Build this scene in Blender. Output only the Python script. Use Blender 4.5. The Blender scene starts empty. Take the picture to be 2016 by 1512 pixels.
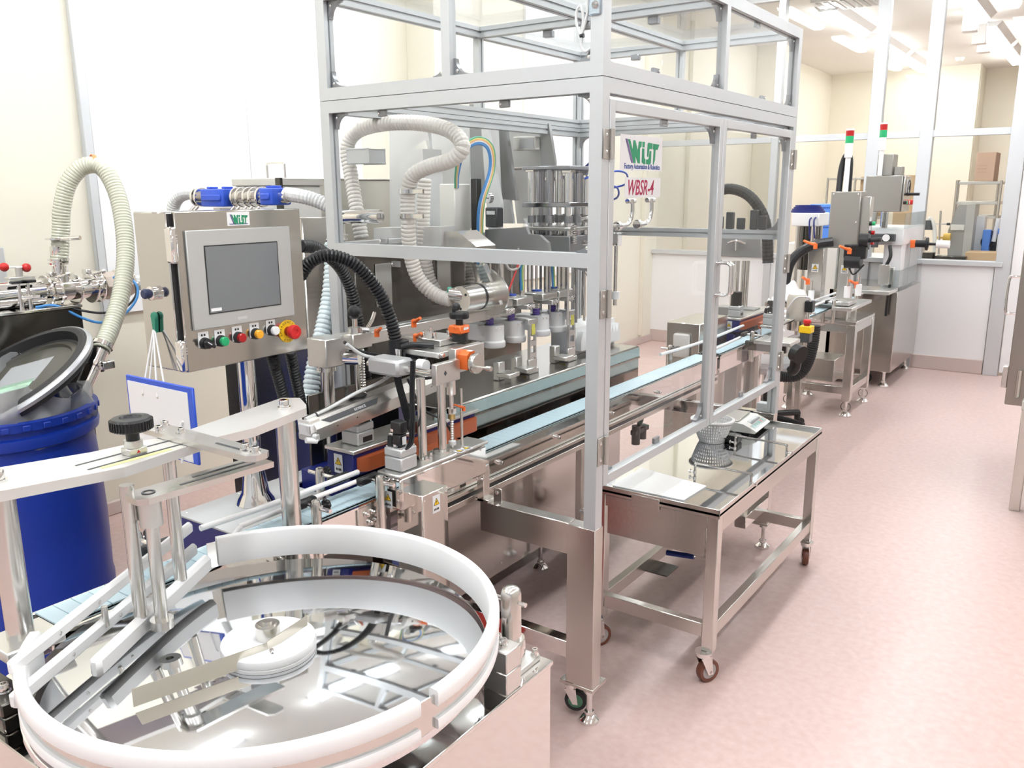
import bpy, bmesh, math, random
from mathutils import Vector, Matrix

S = bpy.context.scene
COL = S.collection

# ---------------------------------------------------------------- camera
cam_data = bpy.data.cameras.new('camera')
cam_data.sensor_fit = 'HORIZONTAL'
cam_data.sensor_width = 36.0
cam_data.lens = 36.0 * 1667.09 / 2016.0
cam_data.clip_start = 0.05
cam_data.clip_end = 60
cam = bpy.data.objects.new('camera', cam_data)
COL.objects.link(cam)
PITCH, ROLL, YAW = 0.223733, -0.0053825, 0.612064
cp, sp, cy, sy = math.cos(PITCH), math.sin(PITCH), math.cos(YAW), math.sin(YAW)
fw = Vector((-sy * cp, cy * cp, -sp))
rt = Vector((cy, sy, 0))
up = rt.cross(fw)
r2 = rt * math.cos(ROLL) + up * math.sin(ROLL)
u2 = -rt * math.sin(ROLL) + up * math.cos(ROLL)
M = Matrix((r2, u2, -fw)).transposed().to_4x4()
M.translation = Vector((0, 0, 1.65))
cam.matrix_world = M
S.camera = cam

# ---------------------------------------------------------------- view, world
S.view_settings.view_transform = 'Standard'
S.view_settings.look = 'None'
S.view_settings.gamma = 1.0
S.view_settings.exposure = 0.68
S.view_settings.use_curve_mapping = False
S.cycles.max_bounces = 10
S.cycles.diffuse_bounces = 6
S.cycles.glossy_bounces = 6
S.cycles.transmission_bounces = 6
S.cycles.transparent_max_bounces = 24
S.cycles.caustics_reflective = False
S.cycles.caustics_refractive = False
S.cycles.sample_clamp_indirect = 6.0
world = bpy.data.worlds.new('world')
S.world = world
world.use_nodes = True
world.node_tree.nodes['Background'].inputs['Color'].default_value = (0.9, 0.95, 1.0, 1)
world.node_tree.nodes['Background'].inputs['Strength'].default_value = 0.6
LAMP_STRENGTH = 26.0

# ---------------------------------------------------------------- materials
MATS = {}


def mat(name, col, rough=0.5, metal=0.0, bump=None, noise=None, spec=0.5, trans=0.0, alpha=1.0, emit=None, coat=0.0):
    if name in MATS:
        return MATS[name]
    m = bpy.data.materials.new(name)
    m.use_nodes = True
    nt = m.node_tree
    p = nt.nodes['Principled BSDF']
    p.inputs['Base Color'].default_value = (*col, 1)
    p.inputs['Roughness'].default_value = rough
    p.inputs['Metallic'].default_value = metal
    p.inputs['Specular IOR Level'].default_value = spec
    if coat:
        p.inputs['Coat Weight'].default_value = coat
        p.inputs['Coat Roughness'].default_value = 0.08
    if emit:
        p.inputs['Emission Color'].default_value = (*emit[0], 1)
        p.inputs['Emission Strength'].default_value = emit[1]
    if noise or bump:
        tc = nt.nodes.new('ShaderNodeTexCoord')
        mp = nt.nodes.new('ShaderNodeMapping')
        nt.links.new(tc.outputs['Object'], mp.inputs['Vector'])
    if noise:  # (second colour, scale, stretch xyz, contrast lo, hi)
        c2, sc, st, lo, hi = noise
        mp.inputs['Scale'].default_value = st
        n = nt.nodes.new('ShaderNodeTexNoise')
        n.inputs['Scale'].default_value = sc
        n.inputs['Detail'].default_value = 6
        nt.links.new(mp.outputs['Vector'], n.inputs['Vector'])
        cr = nt.nodes.new('ShaderNodeValToRGB')
        cr.color_ramp.elements[0].position = lo
        cr.color_ramp.elements[1].position = hi
        cr.color_ramp.elements[0].color = (*col, 1)
        cr.color_ramp.elements[1].color = (*c2, 1)
        nt.links.new(n.outputs['Fac'], cr.inputs['Fac'])
        nt.links.new(cr.outputs['Color'], p.inputs['Base Color'])
    if bump:  # (scale, stretch, strength)
        sc, st, k = bump
        mp2 = nt.nodes.new('ShaderNodeMapping')
        nt.links.new(tc.outputs['Object'], mp2.inputs['Vector'])
        mp2.inputs['Scale'].default_value = st
        n2 = nt.nodes.new('ShaderNodeTexNoise')
        n2.inputs['Scale'].default_value = sc
        n2.inputs['Detail'].default_value = 3
        nt.links.new(mp2.outputs['Vector'], n2.inputs['Vector'])
        b = nt.nodes.new('ShaderNodeBump')
        b.inputs['Strength'].default_value = k
        b.inputs['Distance'].default_value = 0.01
        nt.links.new(n2.outputs['Fac'], b.inputs['Height'])
        nt.links.new(b.outputs['Normal'], p.inputs['Normal'])
    MATS[name] = m
    return m


def clear(name, tint, ior=1.35, rough=0.01, body=0.0, bodycol=(0.9, 0.92, 0.95)):
    """thin clear sheet: transparent with a mirror-like surface layer"""
    if name in MATS:
        return MATS[name]
    m = bpy.data.materials.new(name)
    m.use_nodes = True
    nt = m.node_tree
    nt.nodes.clear()
    out = nt.nodes.new('ShaderNodeOutputMaterial')
    tr = nt.nodes.new('ShaderNodeBsdfTransparent')
    tr.inputs['Color'].default_value = (*tint, 1)
    gl = nt.nodes.new('ShaderNodeBsdfGlossy')
    gl.inputs['Roughness'].default_value = rough
    lw = nt.nodes.new('ShaderNodeLayerWeight')
    lw.inputs['Blend'].default_value = 0.5
    pw = nt.nodes.new('ShaderNodeMath'); pw.operation = 'POWER'
    pw.inputs[1].default_value = 5.0
    f0 = ((ior - 1) / (ior + 1)) ** 2
    ma = nt.nodes.new('ShaderNodeMath'); ma.operation = 'MULTIPLY_ADD'
    ma.inputs[1].default_value = 0.75 * (1 - f0)
    ma.inputs[2].default_value = f0
    nt.links.new(lw.outputs['Facing'], pw.inputs[0])
    nt.links.new(pw.outputs[0], ma.inputs[0])
    mx = nt.nodes.new('ShaderNodeMixShader')
    nt.links.new(ma.outputs[0], mx.inputs['Fac'])
    base = tr
    if body:
        df = nt.nodes.new('ShaderNodeBsdfDiffuse')
        df.inputs['Color'].default_value = (*bodycol, 1)
        m2 = nt.nodes.new('ShaderNodeMixShader')
        m2.inputs['Fac'].default_value = body
        nt.links.new(tr.outputs[0], m2.inputs[1])
        nt.links.new(df.outputs[0], m2.inputs[2])
        base = m2
    nt.links.new(base.outputs[0], mx.inputs[1])
    nt.links.new(gl.outputs['BSDF'], mx.inputs[2])
    nt.links.new(mx.outputs[0], out.inputs['Surface'])
    MATS[name] = m
    return m


MIRROR = mat('polished_steel', (0.78, 0.77, 0.75), 0.06, 1.0, bump=(3.0, (1, 1, 1), 0.035))
STEEL = mat('satin_steel', (0.72, 0.71, 0.68), 0.22, 1.0, bump=(60.0, (1, 1, 0.04), 0.03))
STEELH = mat('brushed_steel', (0.66, 0.645, 0.61), 0.27, 1.0, bump=(70.0, (1, 0.03, 1), 0.04))
CHROME = mat('chrome', (0.82, 0.81, 0.8), 0.05, 1.0)
DISC = mat('mirror_disc', (0.80, 0.82, 0.84), 0.045, 1.0)
DARKCHROME = mat('dark_chrome', (0.42, 0.42, 0.45), 0.12, 1.0)
FRAMESS = mat('satin_frame_steel', (0.66, 0.64, 0.61), 0.24, 1.0, bump=(8.0, (1, 1, 1), 0.03))
ALU = mat('anodised_aluminium', (0.60, 0.625, 0.64), 0.42, 0.35)
ALUD = mat('grey_cast_bracket', (0.36, 0.37, 0.39), 0.38, 0.7)
PLATE = mat('machined_aluminium', (0.72, 0.715, 0.69), 0.3, 0.9, bump=(90.0, (1, 0.05, 1), 0.03))
WHITE = mat('white_nylon', (0.94, 0.945, 0.95), 0.38)
OFFWHITE = mat('ivory_plastic', (0.82, 0.81, 0.76), 0.45)
HOSE_W = mat('white_ribbed_hose', (0.83, 0.81, 0.76), 0.4)
HOSE_C = mat('pale_green_hose', (0.58, 0.59, 0.48), 0.25, coat=0.6)
HOSE_B = mat('pale_blue_hose', (0.72, 0.83, 0.86), 0.3, coat=0.3)
HOSE_G = mat('light_grey_hose', (0.70, 0.72, 0.72), 0.35)
BLACK = mat('black_plastic', (0.012, 0.013, 0.015), 0.35)
RUBBER = mat('black_rubber', (0.02, 0.02, 0.022), 0.6)
DARKSTEEL = mat('dark_stainless', (0.11, 0.105, 0.095), 0.18, 0.9, bump=(20.0, (1, 1, 0.1), 0.02))
DARK = mat('dark_grey_plastic', (0.07, 0.075, 0.08), 0.45)
GREY = mat('grey_painted_metal', (0.52, 0.53, 0.53), 0.5)
LGREY = mat('light_grey_casting', (0.60, 0.615, 0.62), 0.42, 0.4)
DGREY = mat('warm_grey_enamel', (0.33, 0.33, 0.31), 0.5)
BLUE = mat('blue_drum_plastic', (0.008, 0.04, 0.36), 0.36)
NAVY = mat('navy_enamel', (0.01, 0.018, 0.16), 0.4)
BLUEP = mat('blue_plastic', (0.03, 0.10, 0.62), 0.35)
BLUEL = mat('light_blue_plastic', (0.10, 0.27, 0.80), 0.45)
ORANGE = mat('orange_plastic', (0.95, 0.19, 0.04), 0.4)
ORBELT = mat('orange_belt', (0.42, 0.09, 0.025), 0.5)
RED = mat('red_plastic', (0.62, 0.02, 0.02), 0.35)
REDP = mat('red_crate_plastic', (0.55, 0.03, 0.025), 0.4)
YELLOW = mat('yellow_plastic', (0.95, 0.62, 0.02), 0.4)
AMBER = mat('amber_lens', (0.95, 0.45, 0.03), 0.2)
GREEN = mat('green_lens', (0.02, 0.42, 0.16), 0.2)
REDL = mat('red_lens', (0.45, 0.01, 0.012), 0.15)
WHITEL = mat('white_lens', (0.88, 0.9, 0.9), 0.25)
SCREEN = mat('dark_screen_glass', (0.20, 0.215, 0.225), 0.12, spec=0.6)
BEZEL = mat('silver_bezel', (0.52, 0.53, 0.52), 0.4, 0.3)
PAPER = mat('white_paper', (0.86, 0.87, 0.88), 0.8)
CARD = mat('cardboard', (0.62, 0.44, 0.27), 0.8)
CARDP = mat('pink_cardboard', (0.62, 0.43, 0.32), 0.8)
LOGOG = mat('logo_green', (0.012, 0.27, 0.12), 0.5)
LOGOB = mat('logo_navy', (0.02, 0.07, 0.32), 0.5)
LOGOP = mat('logo_violet', (0.16, 0.11, 0.30), 0.5)
LOGOR = mat('lettering_crimson', (0.38, 0.01, 0.07), 0.5)
INK = mat('black_ink', (0.02, 0.02, 0.02), 0.6)
BELT = mat('pale_blue_belt', (0.62, 0.80, 0.88), 0.4)
BROWN = mat('brown_tyre', (0.16, 0.055, 0.035), 0.35)
TEAL = mat('teal_rubber', (0.03, 0.26, 0.17), 0.5)
VIOLET = mat('violet_spring_sleeve', (0.10, 0.06, 0.30), 0.4)
BRASS = mat('brass', (0.70, 0.52, 0.22), 0.3, 1.0)
PUMP = mat('pinkish_cast_steel', (0.60, 0.52, 0.46), 0.42, 0.6)
WIREB = mat('blue_wire', (0.06, 0.28, 0.66), 0.4)
WIREY = mat('yellow_wire', (0.80, 0.74, 0.22), 0.4)
WIREG = mat('green_wire', (0.10, 0.42, 0.28), 0.4)
WIREO = mat('orange_wire', (0.85, 0.45, 0.22), 0.4)
WIREW = mat('white_wire', (0.85, 0.84, 0.80), 0.4)
WIRER = mat('red_wire', (0.75, 0.05, 0.05), 0.4)
ACRYL = clear('clear_acrylic', (0.972, 0.978, 0.978), 1.30)
GLASS = clear('window_glass', (0.975, 0.98, 0.975), 1.25)
COVER = clear('clear_cover', (0.88, 0.90, 0.90), 1.35, 0.03)
BAGM = clear('plastic_bag', (0.86, 0.88, 0.89), 1.35, 0.14, 0.34)
STICK = clear('translucent_sticker', (0.95, 0.95, 0.96), 1.1, 0.3, 0.72, (0.88, 0.89, 0.91))

# ---------------------------------------------------------------- geometry helpers


class MB:
    def __init__(self):
        self.b = bmesh.new()
        self.i = 0
        self.x = None

    def m(self, i):
        self.i = i
        return self

    def _fin(self, verts, faces, x=None):
        for f in faces:
            f.material_index = self.i
        xx = x if x is not None else self.x
        if xx is not None:
            bmesh.ops.transform(self.b, matrix=xx, verts=verts)

    def box(self, x0, x1, y0, y1, z0, z1, bev=0.0, x=None, seg=1):
        r = bmesh.ops.create_cube(self.b, size=1.0)
        vs = r['verts']
        for v in vs:
            v.co = Vector((x0 + (v.co.x + .5) * (x1 - x0), y0 + (v.co.y + .5) * (y1 - y0), z0 + (v.co.z + .5) * (z1 - z0)))
        fs = list({f for v in vs for f in v.link_faces})
        if bev:
            es = list({e for v in vs for e in v.link_edges})
            g = bmesh.ops.bevel(self.b, geom=es, offset=bev, segments=seg, affect='EDGES', profile=0.5)
            fs = [f for f in g['faces']]
            vs = list({v for f in fs for v in f.verts})
            more = {f for v in vs for f in v.link_faces}
            fs = list(more)
            vs = list({v for f in fs for v in f.verts})
        self._fin(vs, fs, x)
        return self

    def cyl(self, a, b, r, r2=None, seg=20, x=None):
        a, b = Vector(a), Vector(b)
        d = b - a
        rot = Vector((0, 0, 1)).rotation_difference(d.normalized()).to_matrix().to_4x4()
        mt = Matrix.Translation((a + b) / 2) @ rot
        g = bmesh.ops.create_cone(self.b, cap_ends=True, segments=seg, radius1=r, radius2=r if r2 is None else r2, depth=d.length, matrix=mt)
        vs = g['verts']
        self._fin(vs, {f for v in vs for f in v.link_faces}, x)
        return self

    def ball(self, c, r, sc=(1, 1, 1), seg=20, x=None):
        mt = Matrix.Translation(c) @ Matrix.Diagonal((*sc, 1))
        g = bmesh.ops.create_uvsphere(self.b, u_segments=seg, v_segments=seg // 2 + 2, radius=r, matrix=mt)
        vs = g['verts']
        self._fin(vs, {f for v in vs for f in v.link_faces}, x)
        return self

    def prism(self, pts, axis, a, b, x=None):
        def mk(p, t):
            u, v = p
            return {'X': (t, u, v), 'Y': (u, t, v), 'Z': (u, v, t)}[axis]
        A = [self.b.verts.new(mk(p, a)) for p in pts]
        B = [self.b.verts.new(mk(p, b)) for p in pts]
        n = len(pts)
        fs = [self.b.faces.new(A), self.b.faces.new(B[::-1])]
        for i in range(n):
            j = (i + 1) % n
            fs.append(self.b.faces.new((A[i], B[i], B[j], A[j])))
        self._fin(A + B, fs, x)
        return self

    def lathe(self, prof, c=(0, 0, 0), axis=(0, 0, 1), seg=40, a0=0.0, a1=None, closed=False, x=None):
        """prof: (radius, height) pairs about an axis"""
        full = a1 is None
        rot = Vector((0, 0, 1)).rotation_difference(Vector(axis).normalized()).to_matrix().to_4x4()
        mt = Matrix.Translation(c) @ rot
        n = seg if full else seg + 1
        rings = []
        allv = []
        for i in range(n):
            t = 2 * math.pi * i / seg if full else math.radians(a0 + (a1 - a0) * i / seg)
            ring = []
            for (r, h) in prof:
                v = self.b.verts.new(mt @ Vector((r * math.cos(t), r * math.sin(t), h)))
                ring.append(v)
            rings.append(ring)
            allv += ring
        fs = []
        k = len(prof)
        for i in range(seg):
            A, B = rings[i], rings[(i + 1) % n]
            for j in range(k if closed else k - 1):
                q = (j + 1) % k
                vv = [A[j], B[j], B[q], A[q]]
                try:
                    fs.append(self.b.faces.new(vv))
                except ValueError:
                    pass
        if closed and not full:
            fs.append(self.b.faces.new(rings[0]))
            fs.append(self.b.faces.new(rings[-1][::-1]))
        self._fin(allv, fs, x)
        bmesh.ops.remove_doubles(self.b, verts=allv, dist=1e-6)
        return self

    def tube(self, pts, r, seg=8, sub=6, corr=None, smooth=True, close=False, x=None, rfun=None):
        """swept round tube through pts; corr=(pitch, amplitude) makes it ribbed"""
        P = [Vector(p) for p in pts]
        C = spline(P, sub) if (smooth and len(P) > 2) else P
        if corr:
            C = resample(C, corr[0] / 3)
        n = len(C)
        T = []
        for i in range(n):
            a = C[max(i - 1, 0)]
            b = C[min(i + 1, n - 1)]
            T.append((b - a).normalized() if (b - a).length > 1e-9 else Vector((0, 0, 1)))
        u = T[0].orthogonal().normalized()
        rings = []
        allv = []
        for i in range(n):
            t = T[i]
            u = (u - t * u.dot(t))
            u = u.normalized() if u.length > 1e-6 else t.orthogonal().normalized()
            v = t.cross(u)
            rr = r if not corr else (r if i % 3 else r - corr[1])
            if rfun:
                rr = rfun(i / (n - 1))
            ring = [self.b.verts.new(C[i] + (u * math.cos(2 * math.pi * k / seg) + v * math.sin(2 * math.pi * k / seg)) * rr) for k in range(seg)]
            rings.append(ring)
            allv += ring
        fs = []
        for i in range(n - 1):
            for k in range(seg):
                fs.append(self.b.faces.new((rings[i][k], rings[i][(k + 1) % seg], rings[i + 1][(k + 1) % seg], rings[i + 1][k])))
        fs.append(self.b.faces.new(rings[0][::-1]))
        fs.append(self.b.faces.new(rings[-1]))
        self._fin(allv, fs, x)
        return self

    def build(self, name, mats, parent=None, sharp=38, origin=None):
        b = self.b
        bmesh.ops.recalc_face_normals(b, faces=b.faces[:])
        if parent is not None:
            org = world_org(parent)
        elif origin is not None:
            org = Vector(origin)
        else:
            xs = [v.co for v in b.verts]
            org = Vector(((min(v.x for v in xs) + max(v.x for v in xs)) / 2, (min(v.y for v in xs) + max(v.y for v in xs)) / 2, min(v.z for v in xs)))
        for v in b.verts:
            v.co -= org
        lim = math.radians(sharp)
        for e in b.edges:
            if len(e.link_faces) == 2:
                e.smooth = e.calc_face_angle(0) < lim
        for f in b.faces:
            f.smooth = True
        me = bpy.data.meshes.new(name)
        b.to_mesh(me)
        b.free()
        for mm in (mats if isinstance(mats, (list, tuple)) else [mats]):
            me.materials.append(mm)
        o = bpy.data.objects.new(name, me)
        COL.objects.link(o)
        if parent is not None:
            o.parent = parent
        else:
            o.location = org
        return o


def world_org(o):
    v = Vector((0, 0, 0))
    while o is not None:
        v += o.location
        o = o.parent
    return v


def spline(P, sub):
    out = []
    n = len(P)
    for i in range(n - 1):
        p0 = P[i - 1] if i > 0 else P[0] * 2 - P[1]
        p1, p2 = P[i], P[i + 1]
        p3 = P[i + 2] if i + 2 < n else P[n - 1] * 2 - P[n - 2]
        for k in range(sub):
            t = k / sub
            out.append(0.5 * ((2 * p1) + (p2 - p0) * t + (2 * p0 - 5 * p1 + 4 * p2 - p3) * t * t + (-p0 + 3 * p1 - 3 * p2 + p3) * t ** 3))
    out.append(P[-1].copy())
    return out


def resample(C, step):
    out = [C[0].copy()]
    acc = 0.0
    for i in range(len(C) - 1):
        a, b = C[i], C[i + 1]
        L = (b - a).length
        if L < 1e-9:
            continue
        d = step - acc
        while d <= L:
            out.append(a.lerp(b, d / L))
            d += step
        acc = L - (d - step)
    return out


def thing(name, loc, label, cat, group=None):
    o = bpy.data.objects.new(name, None)
    o.empty_display_size = 0.05
    COL.objects.link(o)
    o.location = loc
    tag(o, label, cat, group)
    return o


def tag(o, label, cat, group=None, kind=None):
    o['label'] = label
    o['category'] = cat
    if group:
        o['group'] = group
    if kind:
        o['kind'] = kind
    return o


def structure(o, label=None, cat=None):
    o['kind'] = 'structure'
    if label:
        o['label'] = label
    if cat:
        o['category'] = cat
    return o


def copy_tree(o, parent=None):
    c = o.copy()
    COL.objects.link(c)
    c.parent = parent
    for ch in list(o.children):
        copy_tree(ch, c)
    return c


def clone(root, delta, label, rotz=0.0):
    c = copy_tree(root)
    c.location = Vector(root.location) + Vector(delta)
    c.rotation_euler = (0, 0, root.rotation_euler.z + rotz)
    c['label'] = label
    return c


def text(name, body, size, mt, parent, origin, xdir, ydir, shear=0.0, align='LEFT', depth=0.0006, sx=1.0, offset=0.0):
    """flat lettering as a thin mesh: origin, reading direction and up direction in world"""
    cu = bpy.data.curves.new(name, 'FONT')
    cu.body = body
    cu.size = size
    cu.shear = shear
    cu.align_x = align
    cu.extrude = depth
    cu.offset = offset
    cu.resolution_u = 3
    tmp = bpy.data.objects.new(name, cu)
    COL.objects.link(tmp)
    dg = bpy.context.evaluated_depsgraph_get()
    me = bpy.data.meshes.new_from_object(tmp.evaluated_get(dg))
    bpy.data.objects.remove(tmp)
    X, Y = Vector(xdir).normalized(), Vector(ydir).normalized()
    Z = X.cross(Y)
    o3 = Vector(origin) - world_org(parent)
    for v in me.vertices:
        v.co = o3 + X * (v.co.x * sx) + Y * v.co.y + Z * v.co.z
    me.name = name
    me.materials.clear()
    me.materials.append(mt)
    ob = bpy.data.objects.new(name, me)
    COL.objects.link(ob)
    ob.parent = parent
    return ob


def frame3(origin, xdir, ydir):
    X, Y = Vector(xdir).normalized(), Vector(ydir).normalized()
    Z = X.cross(Y)
    m = Matrix((X, Y, Z)).transposed().to_4x4()
    m.translation = Vector(origin)
    return m


def bolt(parent, p, axis=(0, 0, 1), r=0.007, h=0.008, name='bolt', mt=None):
    """socket-head cap screw"""
    a = Vector(axis).normalized()
    m = MB()
    m.lathe([(0, 0), (r * 1.35, 0), (r * 1.35, h * .2), (r, h * .2), (r, h * .95), (r * .9, h * 1.05), (r * .5, h * 1.05), (r * .5, h * .55), (0, h * .55)], p, a, 14)
    return m.build(name, mt or CHROME, parent)


def screw(parent, p, axis, r=0.005, name='screw'):
    m = MB()
    m.lathe([(r, 0), (r * .95, r * .3), (r * .5, r * .55), (0, r * .6)], p, axis, 12)
    return m.build(name, CHROME, parent)


def warn(parent, p, xdir, ydir, w=0.035, h=0.055, name='warning_label'):
    """white sticker with a yellow and black warning triangle and a line of marks"""
    f = frame3(p, xdir, ydir)
    m = MB()
    m.box(-w / 2, w / 2, -h / 2, h / 2, 0, 0.0006, x=f)
    t = w * .40
    cyy = h * .12
    m.m(1).prism([(-t, cyy - t * .75), (t, cyy - t * .75), (0, cyy + t * .95)], 'Z', 0.0006, 0.0011, x=f)
    m.m(2).prism([(-t * .78, cyy - t * .62), (t * .78, cyy - t * .62), (0, cyy + t * .68)], 'Z', 0.0011, 0.0015, x=f)
    m.m(1).prism([(-t * .05, cyy + t * .35), (t * .16, cyy + t * .3), (t * .02, cyy - t * .05), (t * .15, cyy - t * .05), (-t * .12, cyy - t * .5), (-t * .02, cyy - t * .15), (-t * .16, cyy - t * .15)], 'Z', 0.0015, 0.0018, x=f)
    for i in range(4):
        m.m(1).box(-t * .8 + i * t * .42, -t * .8 + i * t * .42 + t * .3, -h * .36, -h * .24, 0.0006, 0.001, x=f)
    return m.build(name, [PAPER, INK, YELLOW], parent)


def foot(parent, p, h, r=0.03, rod=0.009, name='levelling_foot'):
    """round levelling foot with a threaded rod; p is the point on the floor"""
    m = MB()
    m.lathe([(0, 0), (r, 0), (r, r * .28), (r * .55, r * .75), (r * .3, r * .85), (0, r * .9)], p, (0, 0, 1), 24)
    m.cyl((p[0], p[1], p[2] + r * .8), (p[0], p[1], p[2] + h), rod, seg=14)
    m.cyl((p[0], p[1], p[2] + r * .85), (p[0], p[1], p[2] + r * 1.15), rod * 1.7, seg=6)
    m.cyl((p[0], p[1], p[2] + h - 0.014), (p[0], p[1], p[2] + h), rod * 1.9, seg=6)
    return m.build(name, CHROME, parent)


def caster(parent, p, h, wr, yaw, tyre, hub, name='caster', w=0.028):
    """swivel caster: p is the floor contact, h the height of its top plate"""
    z = Matrix.Translation(p) @ Matrix.Rotation(yaw, 4, 'Z')
    off = wr * .5
    f = MB()
    f.x = z
    f.cyl((-off, 0, h - .006), (-off, 0, h), wr * .72, seg=20)
    f.cyl((-off, 0, h - .018), (-off, 0, h - .006), wr * .6, seg=20)
    for s in (-1, 1):
        yy = s * (w * .5 + .005)
        f.prism([(-off - wr * .5, h - .018), (-off + wr * .55, h - .018), (wr * .25, wr * .75), (-wr * .22, wr * .75)], 'Y', yy - .0015, yy + .0015)
    f.cyl((0, -w * .75, wr), (0, w * .75, wr), .006, seg=10)
    c = f.build(name, CHROME, parent)
    t = MB()
    t.x = z
    t.lathe([(wr * .68, -w / 2), (wr * .95, -w / 2), (wr, -w / 2 + .004), (wr, w / 2 - .004), (wr * .95, w / 2), (wr * .68, w / 2)], (0, 0, wr), (0, 1, 0), 28, closed=True)
    t.build('tyre', tyre, c)
    g = MB()
    g.x = z
    g.cyl((0, -w * .42, wr), (0, w * .42, wr), wr * .69, seg=24)
    g.build('wheel_hub', hub, c)
    return c


def logo(parent, f, s, name='printed_logo'):
    """the maker's mark: f maps sheet coordinates (metres, x right, y up); s = scale"""
    def P(l):
        return [((x - 75) / 880.0 * s, -(y - 100) / 880.0 * s) for x, y in l]
    m = MB()
    t0, t1 = 0.0004, 0.0010
    for poly in ([(222, 178), (262, 178), (322, 395), (332, 190), (368, 190), (428, 395), (445, 205), (505, 203), (500, 310), (470, 345), (475, 665), (430, 660), (378, 500), (385, 660), (345, 665)],
                 [(522, 203), (570, 205), (565, 318), (522, 320)],
                 [(518, 345), (562, 345), (568, 545), (590, 568), (590, 672), (555, 672), (515, 640)],
                 [(632, 235), (652, 212), (738, 222), (733, 343), (672, 345), (655, 512), (625, 508)],
                 [(680, 390), (715, 385), (712, 650), (690, 675), (607, 672), (607, 572), (640, 572), (665, 545)],
                 [(752, 225), (890, 235), (855, 350), (808, 350), (800, 580), (770, 675), (760, 670), (768, 350), (748, 345)]):
        m.m(0).prism(P(poly), 'Z', t0, t1, x=f)
    for poly in ([(170, 172), (186, 172), (312, 660), (298, 660)], [(192, 172), (208, 172), (334, 660), (320, 660)]):
        m.m(1).prism(P(poly), 'Z', t0, t1, x=f)
    return m.build(name, [LOGOG, LOGOP], parent)

# ================================================================ the room
XL, XR, YB, YP, YF, ZC = -4.15, 2.4, -2.6, 8.66, 15.2, 3.5
FLOOR_M = mat('pink_sheet_floor', (0.62, 0.445, 0.41), 0.33, noise=((0.70, 0.54, 0.505), 34.0, (1, 1, 1), 0.25, 0.75), spec=0.35)
CREAM = mat('cream_wall_paint', (0.80, 0.765, 0.655), 0.6)
WHITEW = mat('white_wall_sheet', (0.88, 0.89, 0.90), 0.4)
CEILM = mat('white_ceiling_paint', (0.84, 0.83, 0.80), 0.8)
TRIMM = mat('white_aluminium_trim', (0.62, 0.64, 0.66), 0.4, 0.2)
BASEM = mat('beige_vinyl_base', (0.60, 0.50, 0.47), 0.5)

m = MB(); m.box(XL - .1, XR + .1, YB - .1, YF + 3.2, -0.12, 0)
structure(m.build('floor', FLOOR_M), 'pale pink mottled vinyl floor', 'floor')
m = MB(); m.box(XL - .1, XR + .1, YB - .1, YF + 3.2, ZC, ZC + .1)
structure(m.build('ceiling', CEILM), 'off-white ceiling above both rooms', 'ceiling')
m = MB(); m.box(XL - .12, XL, YB - .1, YF + 3.2, 0, ZC)
structure(m.build('wall_left', CREAM), 'cream wall behind the filling machine', 'wall')
m = MB(); m.box(XR, XR + .12, YB - .1, YF + 3.2, 0, ZC)
structure(m.build('wall_right', mat('darkened_aisle_wall', (0.50, 0.47, 0.43), 0.6)), 'unseen wall on the aisle side, darkened for the steel reflections', 'wall')  # unseen wall, colour darkened so the steel facing it reflects darker tones
m = MB(); m.box(XL, XR, YB - .12, YB, 0, ZC)
structure(m.build('wall_rear', mat('darkened_rear_wall', (0.50, 0.53, 0.56), 0.6)), 'unseen wall behind the camera, darkened for the metal reflections', 'wall')  # unseen wall, grey-blue put in for what the front-facing metal reflects
XREC = (-1.9593, 15.2000, 2.5774)[0]
m = MB(); m.box(XL, XREC, YF, YF + .15, 0, ZC); m.box(XREC - .2, XR, YF + .7, YF + .85, 0, ZC); m.box(XREC - .12, XREC + .004, YF + .151, YF + .69, 0, ZC)
structure(m.build('wall_far', CREAM), 'cream far wall of the room behind the glass partition', 'wall')
# pilaster and a duct on the left wall of the far room
m = MB(); m.box(XL, XL + .35, 11.6, 12.2, 0, ZC, .004)
structure(m.build('trim_1', CREAM), 'cream wall pillar beyond the partition', 'pillar')
# white sheets fixed on the cream wall
yw = (-4.1500, 4.1663, 2.5991)[1]
ys = (-4.1500, 3.2620, 2.1557)[1]
m = MB(); m.box(XL, XL + .03, 2.335, ys - .001, 1.05, 3.49, .003); m.box(XL, XL + .03, ys + .001, yw, 1.05, 3.49, .003)
structure(m.build('trim_2', WHITEW), 'white sheet lining on the cream wall behind the control panel', 'wall lining')
m = MB(); m.box(XL, XL + .033, 2.29, 2.335, .9, 3.49, .004)
structure(m.build('trim_3', TRIMM), 'grey edge strip beside the white wall sheet', 'trim')
y1 = (-4.1500, 6.0943, 2.1735)[1]
y2 = (-4.1500, 7.4867, 2.2503)[1]
m = MB(); m.box(XL, XL + .03, y1, y2, .9, 3.49, .003)
structure(m.build('trim_4', WHITEW), 'white sheet lining seen through the machine guard', 'wall lining')
y3 = (-4.1500, 10.3211, 0.8622)[1]
m = MB(); m.box(XL, XL + .05, y3 - .9, y3 - .86, .1, 3.49, .003); m.box(XL, XL + .05, y3 - 2.0, y3 - 1.96, .1, 3.49, .003); m.box(XL, XL + .25, yw + .5, yw + .9, 0, 3.49, .004)
structure(m.build('trim_5', CREAM), 'cream wall ribs behind the machine guard', 'trim')
m = MB(); m.box(XL, XL + .025, YB, YP, 0, .075, .006)
structure(m.build('baseboard_left', BASEM), 'beige vinyl skirting along the cream wall', 'baseboard')

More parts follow.
